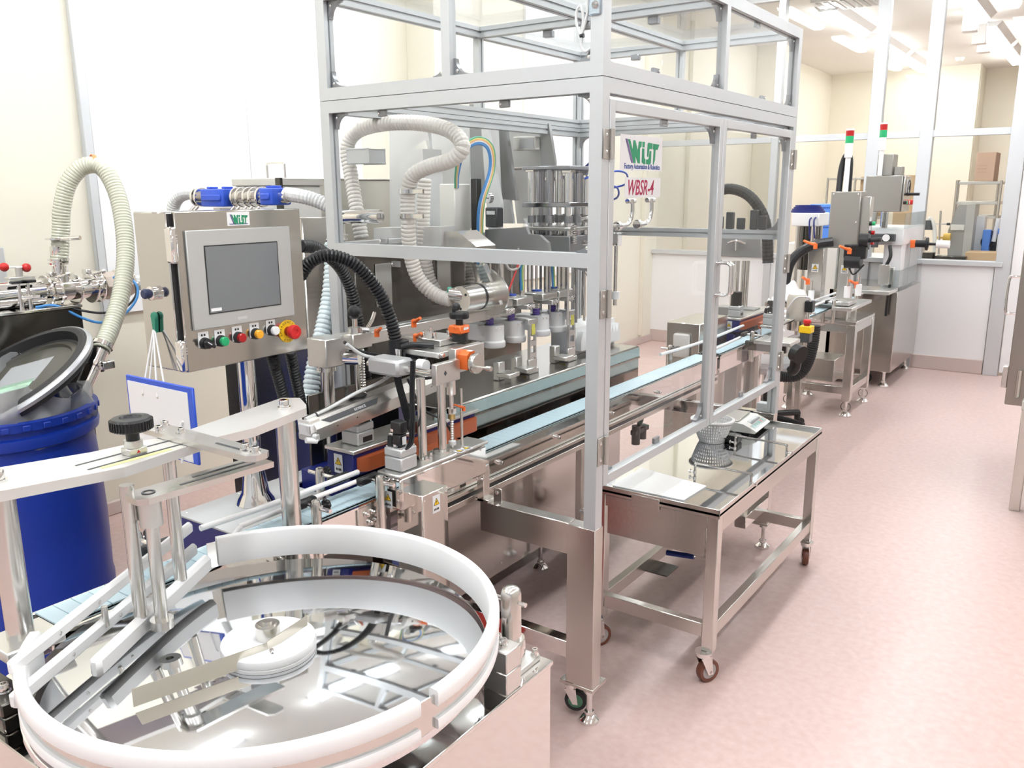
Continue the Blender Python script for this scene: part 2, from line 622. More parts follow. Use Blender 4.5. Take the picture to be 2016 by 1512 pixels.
# ---- glass partition
MULX = [(-2.86, .07), (-1.935, .11), (-1.49, .11), (-.765, .12)]
m = MB()
for xx, w in MULX:
    m.box(xx - w / 2, xx + w / 2, YP - .045, YP + .045, 0, ZC, .004)
m.box(XL, -.765, YP - .03, YP + .03, 2.105, 2.165, .003)
m.box(XL, -.765, YP - .06, YP + .06, .975, 1.02, .004)
m.box(XL, XR, YP - .04, YP + .04, 3.42, ZC, .003)
structure(m.build('trim_6', TRIMM), 'white mullions and rails of the glass partition', 'partition frame')
m = MB(); m.box(XL, -.83, YP - .025, YP + .025, .13, .975)
structure(m.build('wall_back', WHITEW), 'white lower panels of the glass partition', 'partition')
m = MB(); m.box(XL, -.83, YP - .035, YP + .02, 0, .13, .004)
structure(m.build('baseboard_back', BASEM), 'beige skirting below the white partition panels', 'baseboard')
edges = [XL, -2.86, -1.935, -1.49, -.765]
k = 1
for i in range(4):
    for z0, z1 in ((1.02, 2.105), (2.165, 3.42)):
        m = MB(); m.box(edges[i] + .03, edges[i + 1] - .03, YP - .004, YP + .004, z0, z1)
        structure(m.build('window_%d' % k, GLASS), 'clear pane of the partition', 'window'); k += 1
m = MB(); m.box(-.70, .28, YP - .02, YP + .02, .03, 2.42, .004); m.box(-.70, .28, YP - .02, YP + .02, 2.45, 3.42, .004)
structure(m.build('door_1', WHITEW), 'white flush door beside the partition', 'door')
m = MB(); m.box(.28, XR, YP - .05, YP + .05, 0, ZC)
structure(m.build('wall_back_right', WHITEW), 'white wall beside the door', 'wall')

# ---- ceiling lamps
LAMPM = mat('lamp_diffuser', (1, 1, 1), 0.5, emit=((0.93, 0.975, 1.0), LAMP_STRENGTH))
LAMPF = mat('far_lamp_diffuser', (1, 1, 1), 0.5, emit=((0.97, 0.99, 1.0), LAMP_STRENGTH * 0.72))
LBODY = mat('lamp_housing', (0.85, 0.85, 0.85), 0.5)


def lamp(x, y0, y1, label, group='fluorescent ceiling lamps', mt=None):
    t = thing('ceiling_lamp', (x, (y0 + y1) / 2, ZC), label, 'ceiling lamp', group)
    mm = MB(); mm.prism([(x - .14, ZC), (x + .14, ZC), (x + .085, ZC - .055), (x - .085, ZC - .055)], 'Y', y0, y1)
    mm.build('housing', LBODY, t)
    mm = MB(); mm.prism([(x - .075, ZC - .056), (x + .075, ZC - .056), (x + .05, ZC - .10), (x - .05, ZC - .10)], 'Y', y0 + .01, y1 - .01)
    mm.build('diffuser', mt or LAMPM, t)


far_lamps = [(-2.70, 9.55, 11.1, 'lit fluorescent lamp on the far ceiling, first of the left row past the partition'),
             (-2.70, 11.55, 13.1, 'lit fluorescent lamp half hidden behind the second partition mullion'),
             (-2.70, 13.35, 14.9, 'lit fluorescent lamp close to the cream far wall'),
             (-1.46, 9.4, 11.0, 'lit fluorescent lamp at the top right beside the three hanging boxes'),
             (-1.46, 11.55, 13.1, 'lit fluorescent lamp just past the three hanging boxes'),
             (-1.46, 13.35, 14.9, 'lit fluorescent lamp in the right row nearest the far recess')]
for a in far_lamps:
    lamp(*a, mt=LAMPF)
for x in (-3.0, -1.1, 0.9):
    for y in (-1.6, 0.6, 2.8, 5.0, 7.0):
        lamp(x, y, y + 1.25, 'fluorescent lamp on the ceiling above the production line', 'ceiling lamps above the line')

# three boxes hanging from the far ceiling, vent, smoke detector, cassette, wall box
for (px, lab) in (((-1.5038, 10.5625, 3.4000), 'white box hanging under the far ceiling, nearest of three'), ((-1.5307, 11.5176, 3.4000), 'white box hanging under the far ceiling, middle of three'), ((-1.5664, 12.2417, 3.4000), 'white box hanging under the far ceiling, farthest of three')):
    m = MB(); m.box(px[0] - .07, px[0] + .07, px[1] - .07, px[1] + .07, 3.26, ZC, .006)
    tag(m.build('ceiling_box', LBODY), lab, 'box', 'boxes hanging from the far ceiling')
p = (-2.4733, 9.4005, 3.5000)
m = MB(); m.box(p[0] - .3, p[0] + .3, p[1] - .22, p[1] + .3, ZC - .03, ZC)
t = tag(m.build('ceiling_vent', LBODY), 'square ceiling vent with grey slats at the top of the photo', 'vent')
m = MB()
for i in range(7):
    m.box(p[0] - .26 + i * .078, p[0] - .22 + i * .078, p[1] - .18, p[1] + .26, ZC - .036, ZC - .029)
m.build('grille', GREY, t)
p = (-2.1297, 14.3269, 3.5000)
m = MB(); m.lathe([(0, -.05), (.04, -.05), (.06, -.02), (.065, 0)], (p[0], p[1], ZC), (0, 0, 1), 20)
tag(m.build('smoke_detector', LBODY), 'small round smoke detector on the far ceiling', 'smoke detector')
p = (-3.8000, 12.8182, 3.2882)
m = MB(); m.box(XL, XL + .16, 12.4, 12.6, p[2] + .02, p[2] + .32, .008)
tag(m.build('wall_speaker', LBODY), 'small white box high on the cream wall beyond the partition', 'speaker')
p = (-1.1386, 11.8637, 3.5000)
m = MB(); m.lathe([(0, -.05), (.22, -.05), (.28, -.02), (.29, 0)], (p[0] + .15, p[1], ZC), (0, 0, 1), 28)
t = tag(m.build('air_outlet', LBODY), 'round white air outlet on the ceiling at the right edge', 'vent')
m = MB(); m.lathe([(.11, -.055), (.13, -.06), (.15, -.055)], (p[0] + .15, p[1], ZC), (0, 0, 1), 28)
m.build('grille', DARK, t)

# ================================================================ accumulation turntable
def up(p, h):
    return (p[0], p[1], p[2] + h)


TC = (-1.235, 0.94)
tt = thing('accumulation_turntable', (TC[0], TC[1], 0), 'round mirror-polished turntable with white guide ring on a steel cabinet', 'turntable')
CX0, CX1, CY0, CY1, CZ = -1.655, -0.848, 0.568, 1.345, 0.70
m = MB(); m.box(CX0 + .004, CX1, CY0, CY1 - .002, .11, CZ - .012, .002)
m.build('cabinet', MIRROR, tt)
m = MB(); m.box(CX0, CX1 + .004, CY0 - .004, CY1 + .002, CZ - .011, CZ, .002)
m.build('top_plate', MIRROR, tt)
for fx in (CX0 + .06, CX1 - .06):
    for fy in (CY0 + .06, CY1 - .06):
        foot(tt, (fx, fy, 0), .115)
m = MB(); m.cyl((TC[0], TC[1], CZ), (TC[0], TC[1], .775), .05, seg=24)
m.build('drive_shaft', STEEL, tt)
m = MB(); m.lathe([(0, .772), (.405, .772), (.420, .776), (.420, .789), (.418, .790), (0, .790)], (TC[0], TC[1], 0), seg=96)
m.build('disc', DISC, tt, sharp=30)
m = MB(); m.lathe([(0, .7905), (.089, .7905), (.089, .797), (.0878, .7985), (.0895, .800), (.090, .808), (.088, .814), (.082, .817), (0, .818)], (TC[0], TC[1], 0), seg=56)
hub = m.build('hub', WHITE, tt)
m = MB(); m.cyl((TC[0], TC[1], .818), (TC[0], TC[1], .845), .023, seg=28); m.cyl((TC[0], TC[1], .845), (TC[0], TC[1], .848), .017, seg=24); m.cyl((TC[0], TC[1], .848), (TC[0], TC[1], .852), .009, seg=16)
m.build('hub_bearing', STEEL, hub)
# guide ring
RC = (-1.228, .950, 0)
m = MB(); m.lathe([(.4215, .800), (.4245, .800), (.4245, .860), (.4215, .860)], RC, seg=150, a0=-136, a1=161, closed=True)
ring = m.build('guide_ring', STEEL, tt)
wp = [(.412, .803), (.4215, .800), (.4215, .858), (.4245, .858), (.4245, .842), (.431, .842), (.433, .846), (.433, .866), (.430, .870), (.415, .870), (.412, .866)]
lp = [(.4245, .800), (.4305, .800), (.4315, .803), (.4315, .815), (.4295, .818), (.4245, .818)]
for a0, a1 in ((-135, -8.5), (-3.5, 158)):
    m = MB(); m.lathe(wp, RC, seg=90, a0=a0, a1=a1, closed=True); m.lathe(lp, RC, seg=90, a0=a0, a1=a1, closed=True)
    m.build('ring_liner', WHITE, ring)
# two clamp blocks carrying the ring
m = MB(); m.box(-.905, -.848 + .0, 1.185, 1.235, CZ, .745, .002); m.box(-.905, -.848, 1.185, 1.235, .746, .79, .002)
blk = m.build('ring_clamp', PLATE, tt)
bolt(blk, (-.875, 1.212, .79), r=.008, h=.012)
bolt(blk, (-.895, 1.225, .79), r=.006, h=.010)
# stub post with cross pin
PX, PY_ = -.912, 1.292
m = MB(); m.lathe([(.021, .755), (.021, .855), (.018, .864), (.011, .869), (0, .871)], (PX, PY_, 0), seg=32); m.cyl((PX - .0, PY_, .755), (PX, PY_, .757), .02)
st = m.build('ring_post', STEEL, tt)
m = MB(); m.lathe([(0, CZ + .012), (.0295, CZ + .012), (.0295, .754), (.0275, .757), (0, .757)], (PX, PY_, 0), seg=32)
m.build('collar', CHROME, st)
m = MB(); m.box(PX - .045, PX + .045, PY_ - .045, PY_ + .042, CZ, CZ + .012, .002)
m.build('flange', PLATE, st)
for dx, dy in ((-.036, -.036), (.036, -.036), (.036, .033), (-.036, .033)):
    bolt(st, (PX + dx, PY_ + dy, CZ + .012), r=.0065, h=.014)
m = MB(); m.tube([(PX - .04, PY_ - .0, .838), (PX + .036, PY_, .838)], .005, smooth=False)
m.build('cross_pin', CHROME, st)
# two tall posts and the cross arm
PR = (-1.612, 1.325); PL = (-1.625, .668)
for P, z0 in ((PR, CZ), (PL, CZ)):
    m = MB(); m.cyl((P[0], P[1], z0), (P[0], P[1], 1.114), .024, seg=32)
    po = m.build('arm_post', STEEL, tt)
    m = MB(); m.lathe([(.024, z0), (.042, z0), (.042, z0 + .035), (.024, z0 + .035)], (P[0], P[1], 0), seg=32)
    m.build('collar', CHROME, po)
m = MB(); m.box(PL[0] - .05, PL[0] + .05, PL[1] - .05, PL[1] + .06, .800, .822, .003)
m.build('split_clamp', PLATE, tt)
m = MB(); m.box(-1.70, -1.52, .575, .63, CZ + .001, CZ + .032, .003); m.box(-1.70, -1.52, .575, .63, CZ + .034, CZ + .06, .003)
cl = m.build('rail_clamp', DARKSTEEL, tt)
for bx in (-1.66, -1.56):
    bolt(cl, (bx, .60, CZ + .06), r=.009, h=.018)
arm_pts = [(-1.5923, 1.3775, 1.1350)[:2], (-1.6640, 1.4191, 1.1350)[:2], (-1.7022, 1.3935, 1.1350)[:2], (-1.6311, 1.0502, 1.1350)[:2], (-1.6562, 0.8623, 1.1350)[:2], (-1.7080, 0.7089, 1.1350)[:2], (-1.70, .60), (-1.58, .60), (-1.5655, 0.6441, 1.1350)[:2], (-1.5072, 0.8448, 1.1350)[:2], (-1.5364, 1.0665, 1.1350)[:2], (-1.5259, 1.1655, 1.1350)[:2], (-1.5689, 1.3566, 1.1350)[:2]]
m = MB(); m.prism(arm_pts, 'Z', 1.115, 1.135)
arm = m.build('arm', mat('satin_white_aluminium', (0.82, 0.82, 0.80), 0.33, 0.55), tt, sharp=20)
for P in (PR, PL):
    bolt(arm, (P[0], P[1], 1.135), r=.012, h=.02)
# height knob and scale block
K = (-1.5729, 0.9061, 1.1350)
m = MB(); m.box(K[0] - .016, K[0] + .016, K[1] - .02, K[1] + .02, 1.135, 1.150, .002); m.cyl((K[0], K[1], 1.15), (K[0], K[1], 1.165), .018, seg=24)
kb = m.build('knob_block', PLATE, arm)
m = MB(); m.cyl((K[0], K[1], 1.165), (K[0], K[1], 1.185), .013, seg=20)
prof = [(0, 1.185), (.036, 1.185), (.040, 1.189), (.040, 1.206), (.036, 1.211), (.022, 1.212), (.019, 1.208), (0, 1.207)]
m.lathe(prof, (K[0], K[1], 0), seg=40)
for i in range(40):
    a = 2 * math.pi * i / 40
    m.box(.0395, .0415, -.0013, .0013, 1.188, 1.207, x=Matrix.Translation((K[0], K[1], 0)) @ Matrix.Rotation(a, 4, 'Z'))
m.build('knob', BLACK, arm)
# slots marked in the arm
m = MB()
for dx in (-.022, .022):
    m.box(K[0] + dx - .003, K[0] + dx + .003, K[1] - .11, K[1] + .10, 1.1352, 1.1358)
m.build('slot', DARK, arm)
m = MB(); m.box(K[0] + .028, K[0] + .04, K[1] - .09, K[1] + .06, 1.1352, 1.1357)
m.build('yellow_tape', mat('pale_yellow_tape', (0.85, 0.82, 0.35), 0.5), arm)
m = MB(); m.prism([(K[1] - .004, 1.140), (K[1] + .004, 1.140), (K[1], 1.146)], 'X', K[0] + .016, K[0] + .0168)
m.build('red_arrow', RED, arm)
# slotted strap across the arm
sa, sb = Vector((-1.6601, 1.0237, 1.1390)), Vector((-1.3207, 1.0213, 1.1390))
dv = (sb - sa).normalized(); nv = Vector((-dv.y, dv.x, 0)); L = (sb - sa).length
F = frame3(sa, dv, nv)
m = MB(); m.prism([(-.03, -.026), (L - .015, -.026), (L, -.012), (L, .014), (L - .01, .026), (-.02, .026), (-.03, .016)], 'Z', -.003, .009, x=F)
stp = m.build('slotted_strap', PLATE, tt, sharp=20)
m = MB(); m.box(L - .14, L - .04, -.006, .0, .0091, .0097, x=F)
m.build('slot', DARK, stp)
for u, v in ((-.005, .012), (.075, -.002), (.02, -.03 + .012), (L - .055, .004), (L - .02, .002)):
    bolt(stp, F @ Vector((u, v, .009)), r=.008, h=.012)
# lower guide carrier plate with two rods
pa, pb = Vector((-1.4332, 0.8136, 1.1000)), Vector((-1.4170, 1.1023, 1.1000))
dv = (pb - pa).normalized(); nv = Vector((-dv.y, dv.x, 0)); L = (pb - pa).length
F = frame3(pa, dv, nv)
m = MB(); m.prism([(-.005, -.02), (.012, -.033), (L, -.033), (L, .033), (.012, .033), (-.005, .02)], 'Z', -.012, 0, x=F)
cp_ = m.build('carrier_plate', STEEL, tt, sharp=20)
m = MB(); m.box(.09, L - .03, -.012, -.006, .0002, .0008, x=F); m.box(.13, L - .03, .010, .016, .0002, .0008, x=F)
m.build('slot', DARK, cp_)
m = MB(); m.lathe([(.009, .0005), (.0125, .0005), (.0125, .0012), (.009, .0012)], F @ Vector((.03, 0, 0)), seg=24, closed=True)
m.build('rod_hole', DARK, cp_)
q = F @ Vector((.03, 0, 0))
m = MB(); m.cyl((q[0], q[1], .835), (q[0], q[1], 1.088), .0125, seg=24)
rod = m.build('guide_rod', STEEL, tt)
m = MB(); m.lathe([(.0125, 1.035), (.021, 1.035), (.021, 1.087), (.0125, 1.087)], (q[0], q[1], 0), seg=24, closed=True); m.box(q[0] - .034, q[0] - .014, q[1] - .012, q[1] + .012, 1.04, 1.082, .003)
sc_ = m.build('shaft_collar', PLATE, rod)
for dz in (1.05, 1.072):
    bolt(sc_, (q[0] - .034, q[1] - .004, dz), (-1, -.2, 0), r=.005, h=.012)
m = MB(); m.lathe([(.008, .822), (.022, .822), (.022, .840), (.008, .840)], (q[0], q[1], 0), seg=28, closed=True)
m.build('bearing', STEEL, rod)
# guide rails of white nylon


def rail(a, b, z0, z1, w, label=None, bev=.006):
    a, b = Vector(a), Vector(b)
    d = (b - a); L = d.length; d.normalize()
    F = frame3((a[0], a[1], 0), (d.x, d.y, 0), (-d.y, d.x, 0))
    mm = MB(); mm.box(0, L, -w / 2, w / 2, z0, z1, bev, x=F)
    return mm.build('guide_rail', WHITE, tt), F, L


ra, F, L = rail((-1.4208, 0.5597, 0.8850)[:2] + (0,), (-1.7137, 1.1060, 0.8850)[:2] + (0,), .862, .890, .018)
for u in (.12, .24, .38):
    screw(ra, F @ Vector((u, -.009, .876)), F.to_3x3() @ Vector((0, -1, 0)), .004)
rb, F, L = rail((-1.3978, 0.5464, 0.8400)[:2] + (0,), (-1.6891, 1.0968, 0.8400)[:2] + (0,), .815, .845, .018)
for u in (.15, .3, .42):
    screw(rb, F @ Vector((u, -.009, .83)), F.to_3x3() @ Vector((0, -1, 0)), .004)
rc, F, L = rail((-1.3861, 0.6799, 0.8450)[:2] + (0,), (-1.6047, 1.0715, 0.8450)[:2] + (0,), .806, .848, .024, bev=.008)
for (px, py) in ((.36, 0), (.72, 0)):
    c = F @ Vector((L * px, 0, 0))
    m = MB(); m.cyl((c[0], c[1], .846), (c[0], c[1], 1.115), .013, seg=24)
    m.build('guide_rod', STEEL, tt)
p = (-1.5099, 0.7743, 0.8600)
m = MB(); m.cyl((p[0], p[1], .83), (p[0], p[1], .872), .006, seg=14)
m.build('spacer', STEEL, tt)
# spring steel deflector strip riding on the disc
d0, d1, d2 = Vector((-1.2681, 0.6796, 0.7970)), Vector((-1.2002, 0.9094, 0.7970)), Vector((-1.1937, 1.0017, 0.8120))
F = frame3(d0, (d1 - d0), (0, 0, 1))
m = MB(); m.box(0, (d1 - d0).length, 0, .034, -.0008, .0008, x=F)
F2 = frame3(d1 + Vector((0, 0, .02)), (d2 - d1), (0, 0, 1)); 
m.box(0, (d2 - d1).length, -.004, .016, -.0008, .0008, x=F2)
ds = m.build('deflector_strip', mat('spring_steel', (0.66, 0.63, 0.55), 0.25, 0.9), tt)
for dz in (.010, .022):
    bolt(ds, d1 + Vector((.012, .0, dz)), (1, -.6, 0), r=.004, h=.010, name='screw')

# ================================================================ infeed conveyor
def conveyor(y0, y1, label, legs, xr=-1.635, zt=.80):
    xl = xr - .125
    t = thing('belt_conveyor', ((xl + xr) / 2, (y0 + y1) / 2, 0), label, 'conveyor')
    mm = MB()
    n = int((y1 - y0 - .04) / .0382)
    for i in range(n):
        a = y0 + .02 + i * .0382
        mm.box(xl + .014, xr - .014, a, a + .0368, zt - .005, zt, .001)
    mm.build('belt', BELT, t)
    mm = MB(); mm.box(xr - .012, xr, y0, y1, .695, zt - .006, .001); mm.box(xr - .004, xr + .006, y0, y1, zt - .012, zt - .006)
    mm.build('side_plate', MIRROR, t)
    mm = MB(); mm.box(xl, xl + .012, y0, y1, .695, zt - .006, .001)
    mm.build('side_plate', MIRROR, t)
    mm = MB(); mm.box(xl + .014, xr - .014, y0 + .05, y1 - .05, .70, .76)
    mm.build('return_tray', DARKSTEEL, t)
    mm = MB(); mm.cyl((xl + .014, y0 + .03, zt - .035), (xr - .014, y0 + .03, zt - .035), .03, seg=20)
    mm.build('end_roller', BLACK, t)
    for ly in legs:
        for lx in (xl + .012, xr - .012):
            mm = MB(); mm.box(lx - .015, lx + .015, ly - .02, ly + .02, .10, .695, .002)
            lg = mm.build('leg', STEELH, t)
            foot(lg, (lx, ly, 0), .10)
        mm = MB(); mm.box(xl + .02, xr - .02, ly - .012, ly + .012, .20, .23)
        mm.build('cross_bar', STEELH, t)
    return t


cv = conveyor(.73, 4.22, 'pale blue slat conveyor running from the turntable through the machine guard', (.95, 3.0))
# rail with slot below the side plate, and bolts on the plate
m = MB(); m.box(-1.632, -1.618, 1.82, 4.2, .655, .675, .001); m.box(-1.632, -1.618, 1.82, 4.2, .69, .703, .001)
m.build('side_rail', STEELH, cv)
m = MB(); m.box(-1.634, -1.626, 1.82, 4.2, .674, .691)
m.build('rail_slot', BLACK, cv)
for (a, b) in ((0, 0), (0, 1), (0, 2), (1, 0), (1, 1), (1, 2), (2, 0), (2, 1)):
    bolt(cv, (-1.628, 1.60 + a * .026 + .013 * (b % 2), .765 - b * .028), (1, 0, 0), r=.0065, h=.011)
for y in (1.30, 1.47, 2.25, 2.62, 3.05, 3.5):
    bolt(cv, (-1.635, y, .742), (1, 0, 0), r=.007, h=.016)
m = MB(); m.box(-1.634, -1.629, 1.57, 1.70, .66, .79, .001)
m.build('joint_plate', STEEL, cv)
# machine-side cover with warning sticker (upright steel box under the conveyor)
m = MB(); m.box(-1.60, -1.50, 1.695, 1.808, .43, .815, .002)
sc = m.build('side_cover', MIRROR, cv)
warn(sc, (-1.5, 1.755, .775), (0, 1, 0), (0, 0, 1), .032, .052)
for z in (.80, .62, .47):
    screw(sc, (-1.5, 1.705, z), (1, 0, 0), .004); screw(sc, (-1.5, 1.80, z), (1, 0, 0), .004)


def guide_bracket(x, y, out, gx, parent):
    """side-guide bracket: upright stud, cross pin, star knob and clamp; out = +1 right of belt, -1 left"""
    mm = MB(); mm.lathe([(0, .70), (.0135, .70), (.0135, .862), (.011, .871), (.005, .875), (0, .8755)], (x, y, 0), seg=24)
    b = mm.build('guide_bracket', STEEL, parent)
    mm = MB(); mm.tube([(x + out * .05, y + .004, .852), (gx, y + .004, .852)], .006, smooth=False, seg=14)
    mm.build('cross_pin', CHROME, b)
    mm = MB(); kx, ky = x + out * .004, y + .032
    for i in range(7):
        a = 2 * math.pi * i / 7
        mm.ball((kx + .011 * math.cos(a), ky, .852 + .011 * math.sin(a)), .0062, seg=8)
    mm.cyl((kx, ky - .006, .852), (kx, ky + .006, .852), .012, seg=16)
    mm.m(1).cyl((kx, y + .012, .852), (kx, ky - .006, .852), .003, seg=8)
    mm.build('star_knob', [BLACK, CHROME], b)
    mm = MB(); mm.box(min(gx, gx + out * .022), max(gx, gx + out * .022), y - .04, y + .04, .842, .866, .005)
    mm.build('rod_clamp', BLACK, b)
    return b


GL, GR = -1.712, -1.664
m = MB(); m.tube([(-1.7120, 1.1319, 0.8636), (GL, 1.3, .858), (GL, 1.655, .858)], .0075, smooth=False, seg=14); m.ball((GL, 1.655, .858), .0078)
m.build('guide_rod', WHITE, cv)
m = MB(); m.tube([(-1.645, 1.165, .84), (GR, 1.21, .852), (GR, 1.25, .854), (GR, 1.64, .854)], .0065, sub=4, seg=14)
m.build('guide_rod', WHITE, cv)
guide_bracket(-1.607, (-1.6070, 1.4013, 0.8522)[1], 1, GR, cv)
guide_bracket(-1.607, (-1.6070, 1.6387, 0.8446)[1], 1, GR, cv)
guide_bracket(-1.80, (-1.8000, 1.5922, 0.8507)[1], -1, GL, cv)
guide_bracket(-1.80, (-1.8000, 1.0194, 0.8689)[1], -1, GL, cv)
# guide rods further down the line, seen through the doors
m = MB(); m.tube([(-1.7600, 3.7828, 0.8605), (-1.7600, 4.3265, 0.8470), (-1.7600, 5.0371, 0.8563)], .008, seg=12)
m.build('guide_rod', WHITE, cv)
m = MB(); m.tube([(-1.6600, 4.2043, 0.8256), (-1.6600, 4.6217, 0.8367)], .008, seg=12, smooth=False)
m.build('guide_rod', WHITE, cv)
guide_bracket(-1.80, (-1.8000, 3.9832, 0.8456)[1], -1, -1.76, cv)
guide_bracket(-1.600, (-1.6000, 4.6434, 0.8363)[1], 1, -1.655, cv)

# ================================================================ side-belt transfer unit
tu = thing('side_belt_transfer_unit', (-1.75, 1.9, 0), 'twin orange side-belt bottle transfer unit with posts and grey gearheads over the conveyor', 'transfer unit')
# right housing
m = MB(); m.box(-1.630, -1.548, 1.662, 2.065, .768, .868, .008)
rh = m.build('housing', MIRROR, tu)
m = MB(); m.box(-1.634, -1.546, 1.655, 2.072, .868, .878, .003)
m.build('housing_top', PLATE, rh)
warn(rh, (-1.552, 1.93, .8785), (0, 1, 0), (-1, 0, 0), .03, .03)
warn(rh, (-1.552, 1.965, .8785), (0, 1, 0), (-1, 0, 0), .03, .03)
warn(rh, (-1.592, 1.6545, .80), (1, 0, 0), (0, 0, 1), .03, .05)
for y in (1.75, 2.03):
    screw(rh, (-1.548, y, .858), (1, 0, 0), .004)
# left housing (blue) and belts


def belt_loop(x, y0, y1, r, z0, z1, parent):
    pts = []
    for i in range(13):
        a = math.pi + math.pi * i / 12
        pts.append((x + r * math.cos(a), y0 + r + r * math.sin(a)))
    for i in range(13):
        a = math.pi * i / 12
        pts.append((x + r * math.cos(a), y1 - r + r * math.sin(a)))
    mm = MB(); mm.prism(pts, 'Z', z0, z1)
    return mm.build('side_belt', ORBELT, parent, sharp=50)


m = MB(); m.box(-1.885, -1.775, 1.70, 2.30, .815, .888, .003)
lh = m.build('housing', NAVY, tu)
m = MB(); m.box(-1.89, -1.765, 1.695, 2.31, .888, .90, .002)
m.build('housing_top', PLATE, lh)
belt_loop(-1.785, 1.715, 2.30, .036, .83, .874, lh)
belt_loop(-1.668, 1.80, 2.062, .034, .832, .866, rh)
warn(lh, (-1.835, 1.6985, .85), (1, 0, 0), (0, 0, 1), .036, .06)
# gearheads and motors


def gearhead(x, y, z, s, parent, h=.066):
    mm = MB(); mm.box(x - s, x + s, y - s, y + s, z, z + h * .62, .004); mm.box(x - s, x + s, y - s, y + s, z + h * .63, z + h, .004)
    g = mm.build('gearhead', LGREY, parent)
    for a in (-1, 1):
        for b in (-1, 1):
            bolt(g, (x + a * s * .78, y + b * s * .78, z + h), r=.0035, h=.005)
    return g


g1 = gearhead(-1.592, 1.712, .878, .034, tu)
g2 = gearhead(-1.825, 1.775, .90, .036, tu)
m = MB(); m.box(-1.7895, -1.7885, 1.76, 1.80, .908, .925)
m.build('rating_plate', BLACK, g2)
m = MB(); m.cyl((-1.825, 1.775, .966), (-1.825, 1.775, 1.05), .033, seg=28)
m.build('motor', BLACK, tu)
MX, MY = -1.59, 1.705
m = MB(); m.box(MX - .018, MX + .02, MY - .016, MY + .016, .985, 1.02, .003); m.box(MX - .014, MX + .016, MY - .014, MY + .018, .95, .982, .003); m.box(MX - .01, MX + .012, MY - .012, MY + .012, .944, .95)
m.m(1).box(MX - .0155, MX - .005, MY - .0172, MY - .016, .99, .998); m.m(1).cyl((MX - .016, MY - .02, .984), (MX - .002, MY - .02, .984), .004, seg=10); m.m(1).cyl((MX - .0, MY - .02, .952), (MX + .01, MY - .02, .952), .004, seg=10)
m.m(2).box(MX + .0165, MX + .0172, MY - .004, MY + .012, .952, .975)
sv = m.build('solenoid_valve', [BLACK, CHROME, PAPER], tu)
m = MB()
for k in range(3):
    o = k * .006
    m.tube([(MX + .03 + o, MY + .03, 1.19), (MX + .028 + o, MY + .024, 1.10), (MX + .035 + o, MY + .014, 1.02), (MX + .03 + o, MY + .006, .955), (MX + .01, MY - .005 - o, .925 + o), (MX - .016 - o, MY - .012, .945), (MX - .016 - o, MY - .012, .975)], .0032, seg=8)
m.build('cable', BLACK, sv)
# posts and slide
for y in (1.803, 1.893):
    m = MB(); m.cyl((-1.588, y, .878), (-1.588, y, 1.125), .013, seg=24)
    po = m.build('post', STEEL, tu)
    m = MB(); m.lathe([(.0135, .878), (.028, .878), (.028, .887), (.0135, .889)], (-1.588, y, 0), seg=24)
    m.build('post_flange', STEEL, po)
for dx, dy in ((-.02, -.02), (.022, -.012), (.01, .024)):
    bolt(rh, (-1.588 + dx, 1.803 + dy, .888), r=.005, h=.009)
m = MB(); m.cyl((-1.60, 1.955, .878), (-1.60, 1.955, 1.11), .0055, seg=14)
for i in range(26):
    m.lathe([(.0055, 0), (.0068, .0022), (.0055, .0044)], (-1.60, 1.955, .89 + i * .0075), seg=12)
ls = m.build('lead_screw', STEEL, tu)
m = MB(); m.lathe([(.006, .885), (.012, .885), (.012, .897), (.006, .9)], (-1.60, 1.955, 0), seg=20)
m.build('screw_collar', WHITE, ls)
m = MB(); m.cyl((-1.60, 1.955, .985), (-1.60, 1.955, 1.002), .015, seg=6); m.m(1).cyl((-1.60, 1.955, .968), (-1.60, 1.955, .985), .011, seg=20); m.m(0).cyl((-1.60, 1.955, 1.045), (-1.60, 1.955, 1.11), .014, seg=6)
m.cyl((-1.60, 1.955, 1.0), (-1.60, 1.955, 1.046), .0075, seg=12)
m.build('screw_nut', [CHROME, BRASS], ls)
m = MB(); m.cyl((-1.585, 1.985, .878), (-1.585, 1.985, 1.06), .0045, seg=12)
m.build('index_rod', STEEL, tu)


def lever(p, yaw, s, parent, col=ORANGE):
    """clamping lever: hub and swept handle"""
    z = Matrix.Translation(p) @ Matrix.Rotation(yaw, 4, 'Z')
    mm = MB(); mm.x = z
    mm.cyl((0, 0, 0), (0, 0, .022 * s), .0085 * s, seg=16)
    mm.tube([(0, 0, .019 * s), (-.018 * s, 0, .022 * s), (-.05 * s, 0, .034 * s)], .0065 * s, seg=10, rfun=lambda t: .0075 * s * (1 - .35 * t))
    mm.m(1).cyl((0, 0, .022 * s), (0, 0, .0235 * s), .004 * s, seg=8)
    return mm.build('clamp_lever', [col, INK], parent)


lever((-1.575, 1.985, .99), .6, .6, ls)
